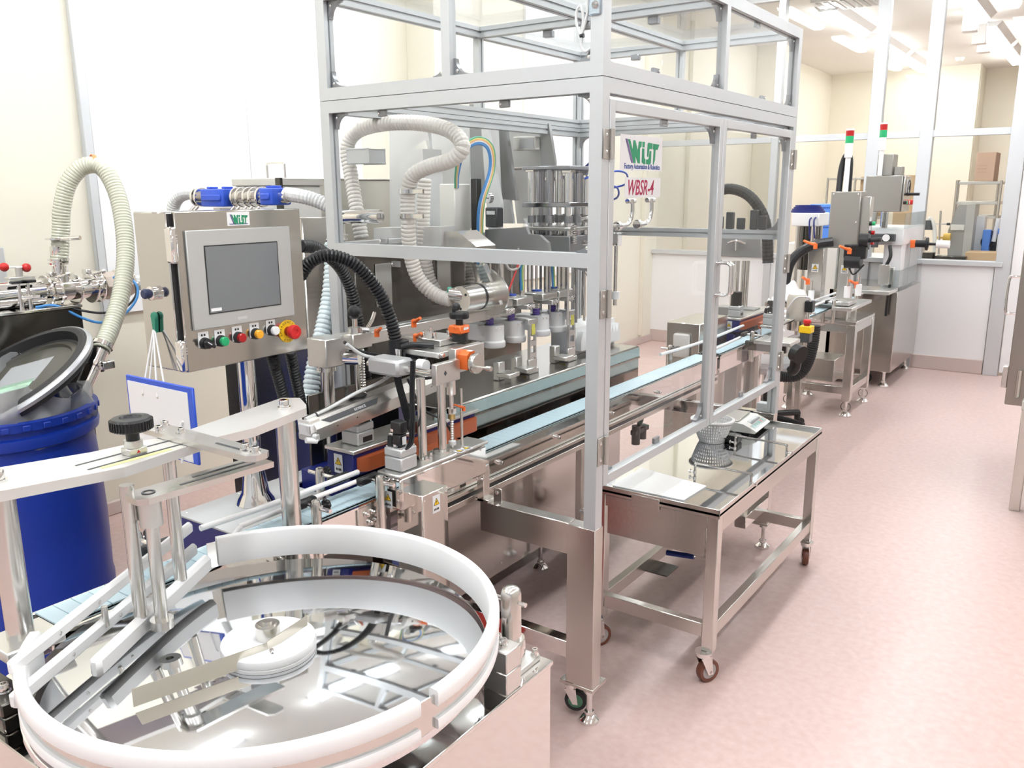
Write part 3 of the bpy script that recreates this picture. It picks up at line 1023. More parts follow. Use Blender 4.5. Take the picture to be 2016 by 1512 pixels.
# dial plate with orange indicator and crank wheel
m = MB(); m.box(-1.575, -1.555, 1.835, 1.945, 1.10, 1.162, .002)
dp = m.build('dial_plate', PLATE, tu)
m = MB(); m.box(-1.600, -1.572, 1.945, 2.09, 1.115, 1.19, .002)
m.build('bearing_plate', PLATE, tu)
m = MB(); m.prism([(1.875, 1.123), (1.881, 1.131), (1.875, 1.139), (1.869, 1.131)], 'X', -1.555, -1.5535)
m.build('hex_plug', DARK, dp)
m = MB(); m.prism([(1.955, 1.128), (1.955, 1.172), (1.968, 1.182), (1.992, 1.182), (1.992, 1.128)], 'X', -1.572, -1.535)
di = m.build('position_indicator', ORANGE, tu)
m = MB(); m.box(-1.552, -1.5345, 1.972, 1.988, 1.1822, 1.183)
m.build('indicator_window', PAPER, di)
m = MB(); m.lathe([(0, 0), (.012, 0), (.012, .008), (.029, .008), (.031, .011), (.031, .024), (.029, .027), (0, .0265)], (-1.535, 1.975, 1.148), (1, 0, 0), 40)
m.cyl((-1.510, 1.975 + .012, 1.148 - .014), (-1.484, 1.975 + .012, 1.148 - .014), .005, seg=14); m.cyl((-1.487, 1.987, 1.134), (-1.470, 1.987, 1.134), .008, seg=14)
m.build('crank_wheel', STEEL, tu)
# cross slide plates
m = MB(); m.box(-1.80, -1.60, 1.90, 2.06, 1.165, 1.182, .002); m.box(-1.83, -1.66, 1.98, 2.10, 1.183, 1.203, .002)
cs = m.build('slide_plate', PLATE, tu)
for dx, dy in ((-1.70, 2.0), (-1.745, 2.0), (-1.69, 2.06), (-1.78, 2.075)):
    bolt(cs, (dx, dy, 1.203), r=.007, h=.018)
for y in (1.915, 1.965):
    bolt(cs, (-1.60, y, 1.173), (1, 0, 0), r=.006, h=.008)
m = MB(); m.cyl((-1.83, 1.84, 1.135), (-1.575, 1.84, 1.135), .011, seg=20); m.m(1).cyl((-1.64, 1.855, 1.15), (-1.61, 1.855, 1.15), .018, seg=20)
m.build('slide_shaft', [CHROME, WHITE], tu)
m = MB(); m.box(-1.80, -1.675, 1.80, 1.875, 1.115, 1.165, .008)
m.build('slide_body', LGREY, tu)
OK_ = (-1.6505, 2.0652, 1.2050)
m = MB(); m.cyl((OK_[0], OK_[1], 1.19), (OK_[0], OK_[1], 1.215), .026, seg=28)
m.m(1).box(OK_[0] - .025, OK_[0] + .024, OK_[1] - .026, OK_[1] + .024, 1.215, 1.242, .004)
m.m(0).cyl((OK_[0], OK_[1], 1.242), (OK_[0], OK_[1], 1.262), .012, seg=20); m.lathe([(0, 1.262), (.029, 1.262), (.031, 1.265), (.031, 1.279), (.029, 1.282), (0, 1.283)], (OK_[0], OK_[1], 0), seg=36)
m.cyl((OK_[0] - .018, OK_[1] - .005, 1.283), (OK_[0] - .018, OK_[1] - .005, 1.30), .006, seg=10); m.ball((OK_[0] + .004, OK_[1] - .018, 1.301), .0125)
m.m(2).box(OK_[0] + .0245, OK_[0] + .025, OK_[1] - .01, OK_[1] + .014, 1.228, 1.236)
m.build('height_adjuster', [BLACK, ORANGE, PAPER], tu)
# column, arm and end block
AX = -1.985
ab0 = (-1.9550, 1.8467, 1.1622); ab1 = (-1.9550, 2.5410, 1.1684)
m = MB(); m.box(AX - .05, AX + .035, ab0[1] - .07, ab0[1] + .02, 1.115, 1.205, .003)
eb = m.build('end_block', PLATE, tu)
m = MB(); m.cyl((AX - .008, ab0[1] - .03, .77), (AX - .008, ab0[1] - .03, 1.115), .022, seg=28); m.cyl((AX - .008, ab0[1] - .03, 1.098), (AX - .008, ab0[1] - .03, 1.115), .031, seg=28)
m.build('column', STEEL, tu)
bolt(eb, (AX - .008, ab0[1] - .061, 1.106), (0, -1, 0), r=.006, h=.006)
m = MB(); m.box(AX + .0, AX + .035, ab0[1] + .02, ab1[1] + .25, 1.163, 1.203, .002); m.box(AX - .04, AX - .001, ab0[1] + .02, ab1[1] + .25, 1.195, 1.203, .001)
arm2 = m.build('arm_bar', PLATE, tu)
for p, yw, s in (((-1.8634, 1.9143, 1.2050), 2.6, 1.0), ((-1.8952, 2.1258, 1.2050), 2.7, 1.1), ((-1.7631, 1.9828, 1.1900), 2.7, .95), ((-1.6869, 2.0645, 1.2050), 2.6, 1.0)):
    lever(p, yw, s, tu)
# hose clamp head with ball knob on the arm
BK = (-1.9350, 1.8912, 1.1573)
m = MB(); m.box(BK[0] - .02, BK[0] + .025, BK[1] - .035, BK[1] + .05, 1.165, 1.215, .003); m.cyl((BK[0], BK[1], 1.215), (BK[0], BK[1], 1.232), .023, seg=28)
hd = m.build('rod_head', PLATE, tu)
m = MB(); m.cyl((BK[0], BK[1] - .0, .985), (BK[0], BK[1], 1.265), .0085, seg=18)
m.build('hanger_rod', STEEL, hd)
m = MB(); m.ball((BK[0], BK[1], 1.28), .022)
m.build('ball_knob', BLACK, hd)
m = MB(); m.cyl((BK[0] + .012, BK[1] + .012, 1.225), (BK[0] + .032, BK[1] + .03, 1.222), .008, seg=12); m.tube([(BK[0] + .026, BK[1] + .026, 1.225), (BK[0] + .03, BK[1] + .045, 1.25), (BK[0] + .03, BK[1] + .06, 1.275)], .006, seg=10)
m.build('clamp_lever', CHROME, hd)
m = MB(); m.cyl((BK[0] - .03, BK[1] - .03, 1.135), (BK[0] + .02, BK[1] - .005, 1.135), .022, seg=20)
m.build('elbow_clamp', CHROME, hd)
m = MB(); m.cyl((BK[0] - .025, BK[1] + .05, .95), (BK[0] - .025, BK[1] + .05, 1.163), .007, seg=12)
for i in range(22):
    m.lathe([(.007, 0), (.0095, .003), (.007, .006)], (BK[0] - .025, BK[1] + .05, .965 + i * .009), seg=10)
m.build('threaded_rod', STEEL, hd)
# hose socket held by the slide
HS = (-1.7700, 1.9116, 1.1710)
m = MB(); m.lathe([(.0, -.035), (.032, -.035), (.032, .02), (.027, .022), (0, .022)], (HS[0], HS[1], HS[2] + .012), seg=28)
hs = m.build('hose_socket', BLACK, tu)
m = MB(); m.box(HS[0] - .06, HS[0] + .06, HS[1] - .04, HS[1] + .05, HS[2] - .045, HS[2] - .026, .004)
m.build('socket_bracket', LGREY, hs)
m = MB(); m.box(HS[0] + .035, HS[0] + .095, HS[1] - .01, HS[1] + .035, HS[2] - .02, HS[2] + .012, .006); m.tube([(HS[0] + .03, HS[1] - .02, HS[2] + .018), (HS[0] + .06, HS[1] - .0, HS[2] + .024), (HS[0] + .11, HS[1] + .04, HS[2] + .02)], .009, seg=10)
m.m(1).cyl((HS[0] + .02, HS[1] - .03, HS[2] - .01), (HS[0] + .02, HS[1] - .03, HS[2] + .012), .005, seg=8); m.m(1).cyl((HS[0] + .032, HS[1] - .03, HS[2] - .01), (HS[0] + .032, HS[1] - .03, HS[2] + .012), .005, seg=8)
m.build('valve', [BLACK, CHROME], hs)
m = MB()
for k in range(5):
    o = (k - 2) * .006
    m.tube([(HS[0] + .015 + o, HS[1] - .02, HS[2] - .0), (HS[0] + .02 + o, HS[1] - .035, HS[2] - .06), (HS[0] + .04 + o, HS[1] - .03, HS[2] - .15), (HS[0] + .075 + o * 1.5, HS[1] - .03, HS[2] - .24), (MX + .03 + o, MY + .03, 1.02)], .0035, seg=8)
m.build('cable', BLACK, hs)
m = MB(); m.tube([(HS[0] + .04, HS[1] - .02, HS[2]), (HS[0] + .06, HS[1] - .03, HS[2] - .05), (HS[0] + .11, HS[1] - .0, HS[2] - .075), (HS[0] + .15, HS[1] + .05, HS[2] - .05)], .005, seg=8)
R0 = .019
m.tube([(HS[0] + .115, HS[1] + .0 + R0 * math.cos(a / 6.0 * math.pi), HS[2] - .035 + R0 * math.sin(a / 6.0 * math.pi)) for a in range(14)], .0042, seg=8)
m.tube([(HS[0] + .05, HS[1] - .02, HS[2] - .08), (HS[0] + .10, HS[1] - .01, HS[2] - .17), (HS[0] + .15, HS[1] + .03, HS[2] - .21), (HS[0] + .17, HS[1] + .05, HS[2] - .28), (HS[0] + .14, HS[1] + .03, HS[2] - .345), (HS[0] + .12, HS[1] + .01, HS[2] - .33)], .004, seg=8)
m.build('cable_loop', BLACK, hs)

# ================================================================ ioniser bar
ka, kb_ = Vector((-1.8000, 1.5591, 0.9962)), Vector((-1.8000, 2.1794, 1.0472))
dv = (kb_ - ka).normalized()
ib = thing('ioniser_bar', tuple(ka), 'sloping metal ioniser bar with dark lettered strip above the conveyor', 'ioniser bar')
nb = Vector((0, 0, 1)).cross(dv).normalized()
FB = frame3(ka, dv, nb)
L = (kb_ - ka).length
# section in (across, height); the camera side is negative across
m = MB(); m.prism([(-.028, -.034), (-.036, .004), (-.018, .030), (.026, .030), (.036, .006), (.030, -.034)], 'X', 0, L, x=FB)
m.build('housing', mat('ioniser_casing', (0.70, 0.68, 0.64), 0.25, 0.85), ib, sharp=20)
FF = FB @ Matrix.Translation((0, -.0272, .0168)) @ Matrix.Rotation(math.atan2(.026, .018), 4, 'X')
m = MB(); m.prism([(.03, .006), (.055, -.010), (.245, -.010), (.262, .006)], 'Z', .0002, .0012, x=FF)
st = m.build('name_strip', DARK, ib)
text('lettering', 'KEYENCE', .011, PAPER, st, FF @ Vector((.155, -.006, .0014)), FF.to_3x3() @ Vector((1, 0, 0)), FF.to_3x3() @ Vector((0, 1, 0)), depth=.0003)
m = MB(); m.box(-.012, .012, -.036, .036, -.034, -.008, .006, x=FB); m.m(1).box(-.012, .028, -.024, .03, .012, .032, .003, x=FB); m.m(2).cyl(FB @ Vector((-.03, -.02, -.02)), FB @ Vector((0.0, -.03, -.03)), .0085, seg=14); m.m(2).box(-.02, .006, -.026, -.012, -.008, .02, .003, x=FB); m.m(2).box(-.02, -.012, -.026, .02, -.012, .022, .003, x=FB)
m.build('end_cap', [LGREY, OFFWHITE, WHITE], ib)
m = MB()
for u in (.08, .16, .36, .5):
    m.cyl(FB @ Vector((u, -.0315, -.008)), FB @ Vector((u, -.0335, -.008)), .003, seg=10)
m.build('discharge_port', BLACK, ib)
m = MB(); m.tube([FB @ Vector((-.01, -.005, .034)), FB @ Vector((.08, .0, .036)), FB @ Vector((.2, .002, .05)), FB @ Vector((.3, -.004, .058)), FB @ Vector((.36, -.01, .082)), FB @ Vector((.33, -.005, .12)), FB @ Vector((.25, .01, .155)), FB @ Vector((.2, .02, .20))], .0055, seg=10)
m.m(1).tube([FB @ Vector((-.01, .004, .034)), FB @ Vector((.08, .01, .034)), FB @ Vector((.2, .012, .046)), FB @ Vector((.3, .006, .05)), FB @ Vector((.37, -.0, .08)), FB @ Vector((.33, .005, .13)), FB @ Vector((.25, .02, .165)), FB @ Vector((.2, .03, .205))], .005, seg=10)
m.m(1).lathe([(.012, -.002), (.0135, -.002), (.0135, .002), (.012, .002)], FB @ Vector((.03, 0, .028)), FB.to_3x3() @ Vector((1, 0, 0)), 14, closed=True)
m.build('cable', [HOSE_G, BLACK], ib)

# ================================================================ blue base cabinets beside the conveyor
t = thing('drive_cabinet', (-1.96, 1.6, 0), 'navy drive box with plain grey lid left of the white guide rods', 'cabinet')
m = MB(); m.box(-2.10, -1.83, 1.315, 1.66, .58, .75, .002); m.box(-2.10, -2.02, 1.66, 2.02, .58, .75, .002); m.m(1).box(-2.095, -1.835, 1.32, 1.655, .10, .579, .002); m.box(-2.095, -2.025, 1.656, 2.015, .10, .579, .002)
m.build('body', [NAVY, DGREY], t)
m = MB(); m.box(-2.102, -1.828, 1.313, 1.665, .75, .756, .001); m.box(-2.102, -2.015, 1.665, 2.02, .75, .756, .001); m.box(-2.015, -1.925, 1.78, 2.02, .75, .756, .001)
li = m.build('lid', GREY, t)
for x, y in ((-2.08, 1.335), (-2.085, 1.52), (-1.85, 1.64)):
    screw(li, (x, y, .756), (0, 0, 1), .004)
for x in (-2.06, -1.87):
    foot(t, (x, 1.36, 0), .11)
t = thing('filler_cabinet', (-2.0, 2.8, 0), 'mirror steel base cabinet of the filling machine inside the guard', 'machine cabinet')
m = MB(); m.box(-2.20, -1.885, 2.16, 3.62, .13, .62, .003)
bd = m.build('body', mat('darkened_base_steel', (0.62, 0.60, 0.58), 0.09, 1.0, bump=(3.0, (1, 1, 1), 0.05)), t)  # base colour darkened to stand in for the shaded floor it mirrors
for y in (2.25, 2.6, 2.95, 3.3):
    for z in (.17, .58):
        screw(bd, (-1.885, y, z), (1, 0, 0), .005)
for x in (-2.15, -1.92):
    for y in (2.25, 2.95, 3.55):
        foot(t, (x, y, 0), .135, r=.034)
m = MB(); m.box(-2.20, -1.80, 2.16, 3.62, .90, .925, .003); m.box(-2.16, -1.90, 2.2, 3.58, .62, .90)
dk = m.build('deck', mat('dull_deck_steel', (0.44, 0.435, 0.42), 0.2, 0.95, bump=(5.0, (1, 1, 1), 0.05)), t)
m = MB(); m.box(-1.802, -1.797, 2.10, 3.62, .60, .922, .001); m.box(-1.797, -1.790, 2.10, 3.62, .868, .875); m.m(1).box(-1.797, -1.793, 2.10, 3.62, .876, .918)
m.build('deck_rail', [mat('steel_with_brown_reflection', (0.30, 0.27, 0.24), 0.12, 1.0), mat('pale_aqua_panel', (0.36, 0.47, 0.47), 0.25)], t)  # brown reflection on the lower face is put into the steel colour
m = MB(); m.box(-2.01, -1.80, 1.70, 2.06, .70, .80, .003); m.m(1).box(-2.0, -1.81, 1.72, 2.05, .58, .70, .003)
m.build('drive_housing', [NAVY, DGREY], tu)
m = MB(); m.box(-2.01, -2.00, 1.74, 2.15, .80, 1.03, .002)
m.build('side_panel', DARKSTEEL, tu)
t = thing('plastic_crate', (-1.67, 1.68, 0), 'red plastic crate on the floor behind the turntable', 'crate')
m = MB(); m.box(-2.00, -1.655, 1.72, 2.04, .0, .27, .01); m.m(1).box(-1.656, -1.653, 1.80, 1.92, .16, .23)
m.build('body', [REDP, REDL], t)
m = MB(); m.box(-2.01, -1.645, 1.71, 2.05, .27, .30, .006)
m.build('lid', REDP, t)

# ================================================================ operator control panel
HX = -1.90
hm = thing('operator_terminal', (-1.98, 1.48, 0), 'stainless operator panel with grey touch screen and row of coloured buttons on a chrome pole', 'operator terminal')
m = MB(); m.box(-2.058, -1.918, 1.250, 1.662, 1.203, 1.604, .003)
bx = m.build('enclosure', mat('panel_steel', (0.60, 0.59, 0.57), 0.10, 1.0, bump=(2.5, (1, 1, 1), 0.10)), hm)
m = MB(); m.box(-1.914, HX, 1.262, 1.664, 1.200, 1.606, .003)
dr = m.build('door', mat('door_steel', (0.56, 0.54, 0.50), 0.15, 1.0, bump=(2.0, (1, 1, 1), 0.12)), hm)
b0, b1, b2, b3 = (-1.8920, 1.2849, 1.5565), (-1.8920, 1.6157, 1.5585), (-1.8920, 1.6194, 1.3062), (-1.8920, 1.2830, 1.3103)
m = MB(); m.box(HX, -1.892, b0[1], b1[1], b2[2], b1[2], .002)
bz = m.build('bezel', BEZEL, dr)
s0, s2 = (-1.8915, 1.3361, 1.5162), (-1.8915, 1.5653, 1.3458)
m = MB(); m.box(-1.892, -1.8912, s0[1] - .003, s2[1] + .003, s2[2] - .003, s0[2] + .003); 
m.build('screen_surround', INK, bz)
m = MB(); m.box(-1.8912, -1.8906, s0[1], s2[1], s2[2], s0[2])
sn = m.build('touch_screen', SCREEN, bz)
m = MB(); m.box(-1.8906, -1.8902, s0[1] + .003, s0[1] + .035, s2[2] + .004, s2[2] + .012)
m.build('sticker', PAPER, sn)
m = MB(); m.box(-1.892, -1.8914, 1.42, 1.45, b2[2] + .012, b2[2] + .02)
m.build('badge', mat('pale_badge', (0.6, 0.61, 0.61), 0.4), bz)
# maker's plate
l0, l1 = (-1.8995, 1.4161, 1.6006), (-1.8995, 1.4871, 1.5656)
m = MB(); m.box(HX, -1.8992, l0[1], l1[1], l1[2], l0[2])
lg = m.build('maker_plate', PAPER, dr)
FL = frame3((-1.8992, l0[1], l0[2]), (0, 1, 0), (0, 0, 1)); w = (l1[1] - l0[1])
logo(lg, FL @ Matrix.Translation((0.001, -.002, 0)) @ Matrix.Diagonal((1, .66, 1, 1)), w * .98)
text('lettering', 'Factory Automation & Robotics', .0058, LOGOB, lg, (-1.8988, l0[1] + .006, l1[2] + .003), (0, 1, 0), (0, 0, 1), depth=.0002, sx=.78)
# latches on the door edge
for (a, c) in (((-1.9050, 1.2386, 1.5691), (-1.9050, 1.2360, 1.4791)), ((-1.9050, 1.2368, 1.2856), (-1.9050, 1.2354, 1.2034))):
    m = MB(); m.box(-1.925, -1.893, 1.245, 1.262, c[2], a[2], .005)
    for i in range(3):
        m.box(-1.9, -1.8915, 1.246, 1.261, a[2] - .022 - i * .007, a[2] - .019 - i * .007)
    m.build('door_latch', CHROME, dr)
m = MB(); m.box(-1.918, -1.9135, 1.255, 1.66, 1.205, 1.60)
m.build('door_gasket', RUBBER, dr)
# socket knob on the side
k = (-1.9937, 1.2470, 1.4008)
m = MB(); m.lathe([(0, 0), (.017, 0), (.018, .004), (.018, .014), (.015, .016), (.0, .016)], (k[0], 1.25, k[2]), (0, -1, 0), 28); m.m(1).lathe([(0, .0165), (.012, .0165), (.013, .030), (.010, .034), (0, .034)], (k[0], 1.25, k[2]), (0, -1, 0), 24)
m.build('side_connector', [CHROME, mat('dark_blue_cap', (0.02, 0.03, 0.09), 0.4)], bx)
# buttons
BX = -1.8995


def button(px, py, kind, lens, mark):
    p = PB[kind]
    y, z = p[1], p[2]
    mm = MB(); mm.box(HX, HX + .0015, y - .017, y + .015, z - .010, z + .030, .001)
    pl = mm.build('legend_plate', PAPER, dr)
    mm = MB()
    for i, dy in enumerate((-.008, .0)):
        mm.box(HX + .0015, HX + .0018, y + dy, y + dy + .005, z + .019, z + .0245)
    mm.build('legend_marks', INK, pl)
    mm = MB(); mm.lathe([(0, 0), (.0155, 0), (.0155, .006), (.0135, .012), (.012, .012)], (HX + .0015, y, z), (1, 0, 0), 28)
    if kind == 'selector':
        mm.lathe([(.012, .012), (.0125, .02), (0, .021)], (HX + .0015, y, z), (1, 0, 0), 28)
        mm.box(HX + .02, HX + .032, y - .014, y + .016, z - .0045, z + .0045, .002, x=Matrix.Translation((0, y, z)) @ Matrix.Rotation(-.6, 4, 'X') @ Matrix.Translation((0, -y, -z)))
        mm.m(1).box(HX + .032, HX + .0326, y - .012, y + .002, z - .001, z + .001, x=Matrix.Translation((0, y, z)) @ Matrix.Rotation(-.6, 4, 'X') @ Matrix.Translation((0, -y, -z)))
        mm.build('selector_switch', [BLACK, PAPER], dr)
    else:
        b = mm.build('push_button', RUBBER, dr)
        mm = MB(); mm.lathe([(0, .012), (.0122, .012), (.0122, .021), (.0105, .023), (0, .0232)], (HX + .0015, y, z), (1, 0, 0), 28)
        mm.build('lens', lens, b)


PB = {'selector': (-1.8970, 1.3156, 1.2695), 'green': (-1.8970, 1.3652, 1.2689), 'red': (-1.8970, 1.4203, 1.2706), 'amber': (-1.8970, 1.4775, 1.2724), 'white': (-1.8970, 1.5335, 1.2747)}
for kd, ln in (('selector', None), ('green', GREEN), ('red', REDL), ('amber', AMBER), ('white', WHITEL)):
    button(0, 0, kd, ln, None)
e = (-1.8970, 1.5906, 1.2640)
m = MB(); m.lathe([(0, 0), (.032, 0), (.032, .0025), (0, .0025)], (HX, e[1], e[2]), (1, 0, 0), 40)
eb_ = m.build('emergency_plate', YELLOW, dr)
m = MB(); m.m(1).lathe([(0, .0025), (.0135, .0025), (.0125, .018), (0, .018)], (HX, e[1], e[2]), (1, 0, 0), 24); m.m(0).lathe([(.010, .018), (.019, .020), (.0205, .024), (.0205, .034), (.018, .038), (.009, .038), (.008, .036), (0, .036)], (HX, e[1], e[2]), (1, 0, 0), 36)
m.build('emergency_button', [RED, mat('dark_red_plastic', (0.25, 0.01, 0.01), 0.4)], eb_)


def ring_text(word, a_mid, step, r, flip):
    n = len(word)
    for i, ch in enumerate(word):
        a = math.radians(a_mid + (i - (n - 1) / 2) * step)
        c = Vector((HX + .0026, e[1] + r * math.sin(a), e[2] + r * math.cos(a)))
        out = Vector((0, math.sin(a), math.cos(a))); tang = Vector((0, math.cos(a), -math.sin(a)))
        if flip:
            out, tang = -out, -tang
        text('lettering', ch, .0095, INK, eb_, c, tang, out, align='CENTER', depth=.0002)


ring_text('EMERGENCY', -35, 19, .0225, False)
ring_text('STOP', 180, -19, .0300, True)
# pole and flange
m = MB(); m.cyl((-1.985, 1.505, .765), (-1.985, 1.505, 1.203), .025, seg=32)
po = m.build('pole', CHROME, hm)
m = MB(); m.lathe([(.025, .80), (.034, .80), (.030, .86), (.040, .79), (.052, .77), (.058, .757), (.0, .757)][::-1], (-1.985, 1.505, 0), seg=32)
m.build('pole_flange', CHROME, po)
# green lanyard clip and clipboard hanging from it
g = (-1.9952, 1.2430, 1.3291)
m = MB(); m.lathe([(0, 0), (.010, .001), (.012, .006), (.010, .011), (0, .012)], (g[0], 1.249, g[2] + .012), (0, -1, 0), 20); m.prism([(g[0] - .009, g[2] + .01), (g[0] + .009, g[2] + .01), (g[0] + .004, g[2] - .03), (g[0] - .005, g[2] - .03)], 'Y', 1.238, 1.248)
m.build('rubber_hook', TEAL, bx)
cb = thing('hanging_clipboard', (-1.95, 1.2, 1.0), 'blue clipboard with white sheet hanging on white cord from the control panel', 'clipboard')
c0, c1, c2, c3 = (-2.0830, 1.2000, 1.1858), (-1.7947, 1.2000, 1.2291), (-1.8017, 1.2000, 0.9978), (-2.1005, 1.2000, 0.9116)
CXa, CXb, CZa, CZb = c0[0], c1[0], c2[2] - .01, c0[2]
m = MB(); m.box(CXa, CXb, 1.198, 1.2055, CZa, CZb, .002)
m.build('board', BLUEP, cb)
m = MB(); m.box(CXa + .008, CXb - .020, 1.1968, 1.198, CZa + .004, CZb - .014)
sh = m.build('sheet', PAPER, cb)
for dx in (.075, .14):
    m = MB(); m.lathe([(.002, 0), (.0045, 0), (.0045, .001), (.002, .001)], (CXa + dx, 1.1968, CZb - .042), (0, -1, 0), 14, closed=True)
    m.build('eyelet', CHROME, sh)
for dx in (.075, .14):
    m = MB(); m.tube([(CXa + dx, 1.196, CZb - .042), (g[0], 1.236, g[2] - .022)], .0024, smooth=False, seg=6)
    m.build('cord', WHITE, cb)
    m = MB(); m.tube([(CXa + dx + .02, 1.206, CZb - .01), (g[0], 1.240, g[2] - .022)], .0022, smooth=False, seg=6)
    m.build('cord', WHITE, cb)
m = MB(); m.tube([(CXb - .045, 1.1955, CZb - .09), (CXb - .052, 1.194, CZb - .10), (CXb - .056, 1.193, CZb - .14), (CXb - .062, 1.193, CZb - .2)], .003, seg=8)
m.build('pen_cord', WHITE, cb)

# ================================================================ black corrugated hoses


def hose(name, label, pts, r, pitch, amp, mt, cat='hose', seg=12, group=None):
    mm = MB(); mm.tube(pts, r, seg=seg, sub=14, corr=(pitch, amp))
    o = mm.build(name, mt, None, sharp=25)
    return tag(o, label, cat, group)


hose('corrugated_hose', 'black corrugated hose arching from behind the control panel to its black socket', [(-1.9900, 1.7261, 1.4025), (-1.9500, 1.7378, 1.4489), (-1.9000, 1.7694, 1.4668), (-1.8500, 1.8225, 1.4367), (-1.8100, 1.8677, 1.3617), (-1.7850, 1.8904, 1.2833), (-1.7750, 1.9012, 1.2198), (-1.7700, 1.9047, 1.1721)], .0205, .0105, .0035, BLACK)
hose('corrugated_hose', 'black corrugated hose behind the first one, dropping past the ball knob', [(-2.0300, 1.7722, 1.4910), (-2.0500, 1.8570, 1.4763), (-2.0600, 1.9557, 1.4128), (-2.0600, 2.0050, 1.3249), (-2.0600, 2.0271, 1.2282), (-2.0500, 2.0313, 1.1483), (-2.0500, 2.0463, 0.9965)], .0205, .0105, .0035, BLACK)
hose('corrugated_hose', 'black corrugated hose under the control panel, next to the chrome pole', [(-1.9900, 1.6041, 1.1811), (-2.0100, 1.6326, 1.1200), (-2.0300, 1.6648, 1.0481), (-2.0600, 1.7175, 0.9092)], .0175, .0105, .0035, BLACK)
hose('corrugated_hose', 'black corrugated hose under the control panel, nearer the pale blue hose', [(-1.9900, 1.6732, 1.1825), (-2.0100, 1.7003, 1.1079), (-2.0300, 1.7317, 1.0266), (-2.0600, 1.7795, 0.8944)], .0175, .0105, .0035, BLACK)
hose('ribbed_hose', 'pale blue ribbed hose hanging from the guard corner behind the black hoses', [(-2.3200, 2.1760, 1.4711), (-2.3100, 2.1613, 1.3956), (-2.3000, 2.1319, 1.2883), (-2.2900, 2.0856, 1.1836), (-2.2800, 2.0351, 1.0811), (-2.2700, 1.9921, 0.9788), (-2.2600, 1.9559, 0.8389)], .031, .017, .004, HOSE_B)

# ================================================================ machine guard of aluminium profile
EX0, EX1, EY0, EY1 = -2.245, -1.16, 2.08, 3.77
gd = thing('machine_guard', ((EX0 + EX1) / 2, (EY0 + EY1) / 2, 0), 'tall aluminium profile guard with clear panels and two hinged doors around the filling machine', 'machine guard')


def slot_section(a0, a1, b0, b1, sides):
    """square section with T-slot grooves on the named sides ('a-','a+','b-','b+')"""
    g, d = .004, .007
    ca, cb_ = (a0 + a1) / 2, (b0 + b1) / 2
    pts = []

    def side(p, q, inward, on):
        # p->q along an edge
        P, Q, I = Vector(p), Vector(q), Vector(inward)
        pts.append(tuple(P))
        if on:
            mm = (P + Q) / 2; t = (Q - P).normalized()
            for w in (mm - t * g, mm - t * g + I * d, mm + t * g + I * d, mm + t * g):
                pts.append(tuple(w))
    side((a0, b0), (a1, b0), (0, 1), 'b-' in sides)
    side((a1, b0), (a1, b1), (-1, 0), 'a+' in sides)
    side((a1, b1), (a0, b1), (0, -1), 'b+' in sides)
    side((a0, b1), (a0, b0), (1, 0), 'a-' in sides)
    return pts


def profile(name, axis, a, b, t0, t1, sides='', parent=gd, mt=ALU):
    mm = MB(); mm.prism(slot_section(a[0], a[1], b[0], b[1], sides), axis, t0, t1)
    return mm.build(name, mt, parent, sharp=20)


W = .04
ZL, ZM, ZT = .66, 1.948, 2.30
# corner posts: lower and upper frames are separate units with a seam
for (x, xs) in ((EX0, 'a+'), (EX1 - W, 'a-')):
    for (y, ys_) in ((EY0, 'b+'), (EY1 - W, 'b-')):
        profile('post', 'Z', (x, x + W), (y, y + W), ZL, ZM - .001, xs + ys_)
        profile('post', 'Z', (x, x + W), (y, y + W), ZM + .001, ZT, xs + ys_)
# beams along X (front, back)
for y, sd in ((EY0, 'a+'), (EY1 - W, 'a-')):
    pass
for y, s2 in ((EY0, 'a+'), (EY1 - W, 'a-')):
    profile('beam', 'X', (y, y + W), (ZM - W, ZM - .001), EX0 + W, EX1 - W, s2 + 'b-')
    profile('beam', 'X', (y, y + W), (ZM + .001, ZM + W), EX0 + W, EX1 - W, s2 + 'b+')
    profile('beam', 'X', (y, y + W), (ZT - W, ZT), EX0 + W, EX1 - W, s2 + 'b-')
profile('beam', 'X', (EY0, EY0 + W), (1.438, 1.478), EX0 + W, EX1 - W, 'a+b-b+')
profile('beam', 'X', (EY1 - W, EY1), (1.438, 1.478), EX0 + W, EX1 - W, 'a-b-b+')
# beams along Y (left, right)
for x, s2 in ((EX0, 'a+'), (EX1 - W, 'a-')):
    profile('beam', 'Y', (x, x + W), (ZM - W, ZM - .001), EY0 + W, EY1 - W, s2 + 'b-')
    profile('beam', 'Y', (x, x + W), (ZM + .001, ZM + W), EY0 + W, EY1 - W, s2 + 'b+')
    profile('beam', 'Y', (x, x + W), (ZT - W, ZT), EY0 + W, EY1 - W, s2 + 'b-')
profile('beam', 'Y', (EX0, EX0 + W), (1.438, 1.478), EY0 + W, EY1 - W, 'a+b-b+')
profile('beam', 'Y', (EX0, EX0 + W), (.70, .74), EY0 + W, EY1 - W, 'a+b+')
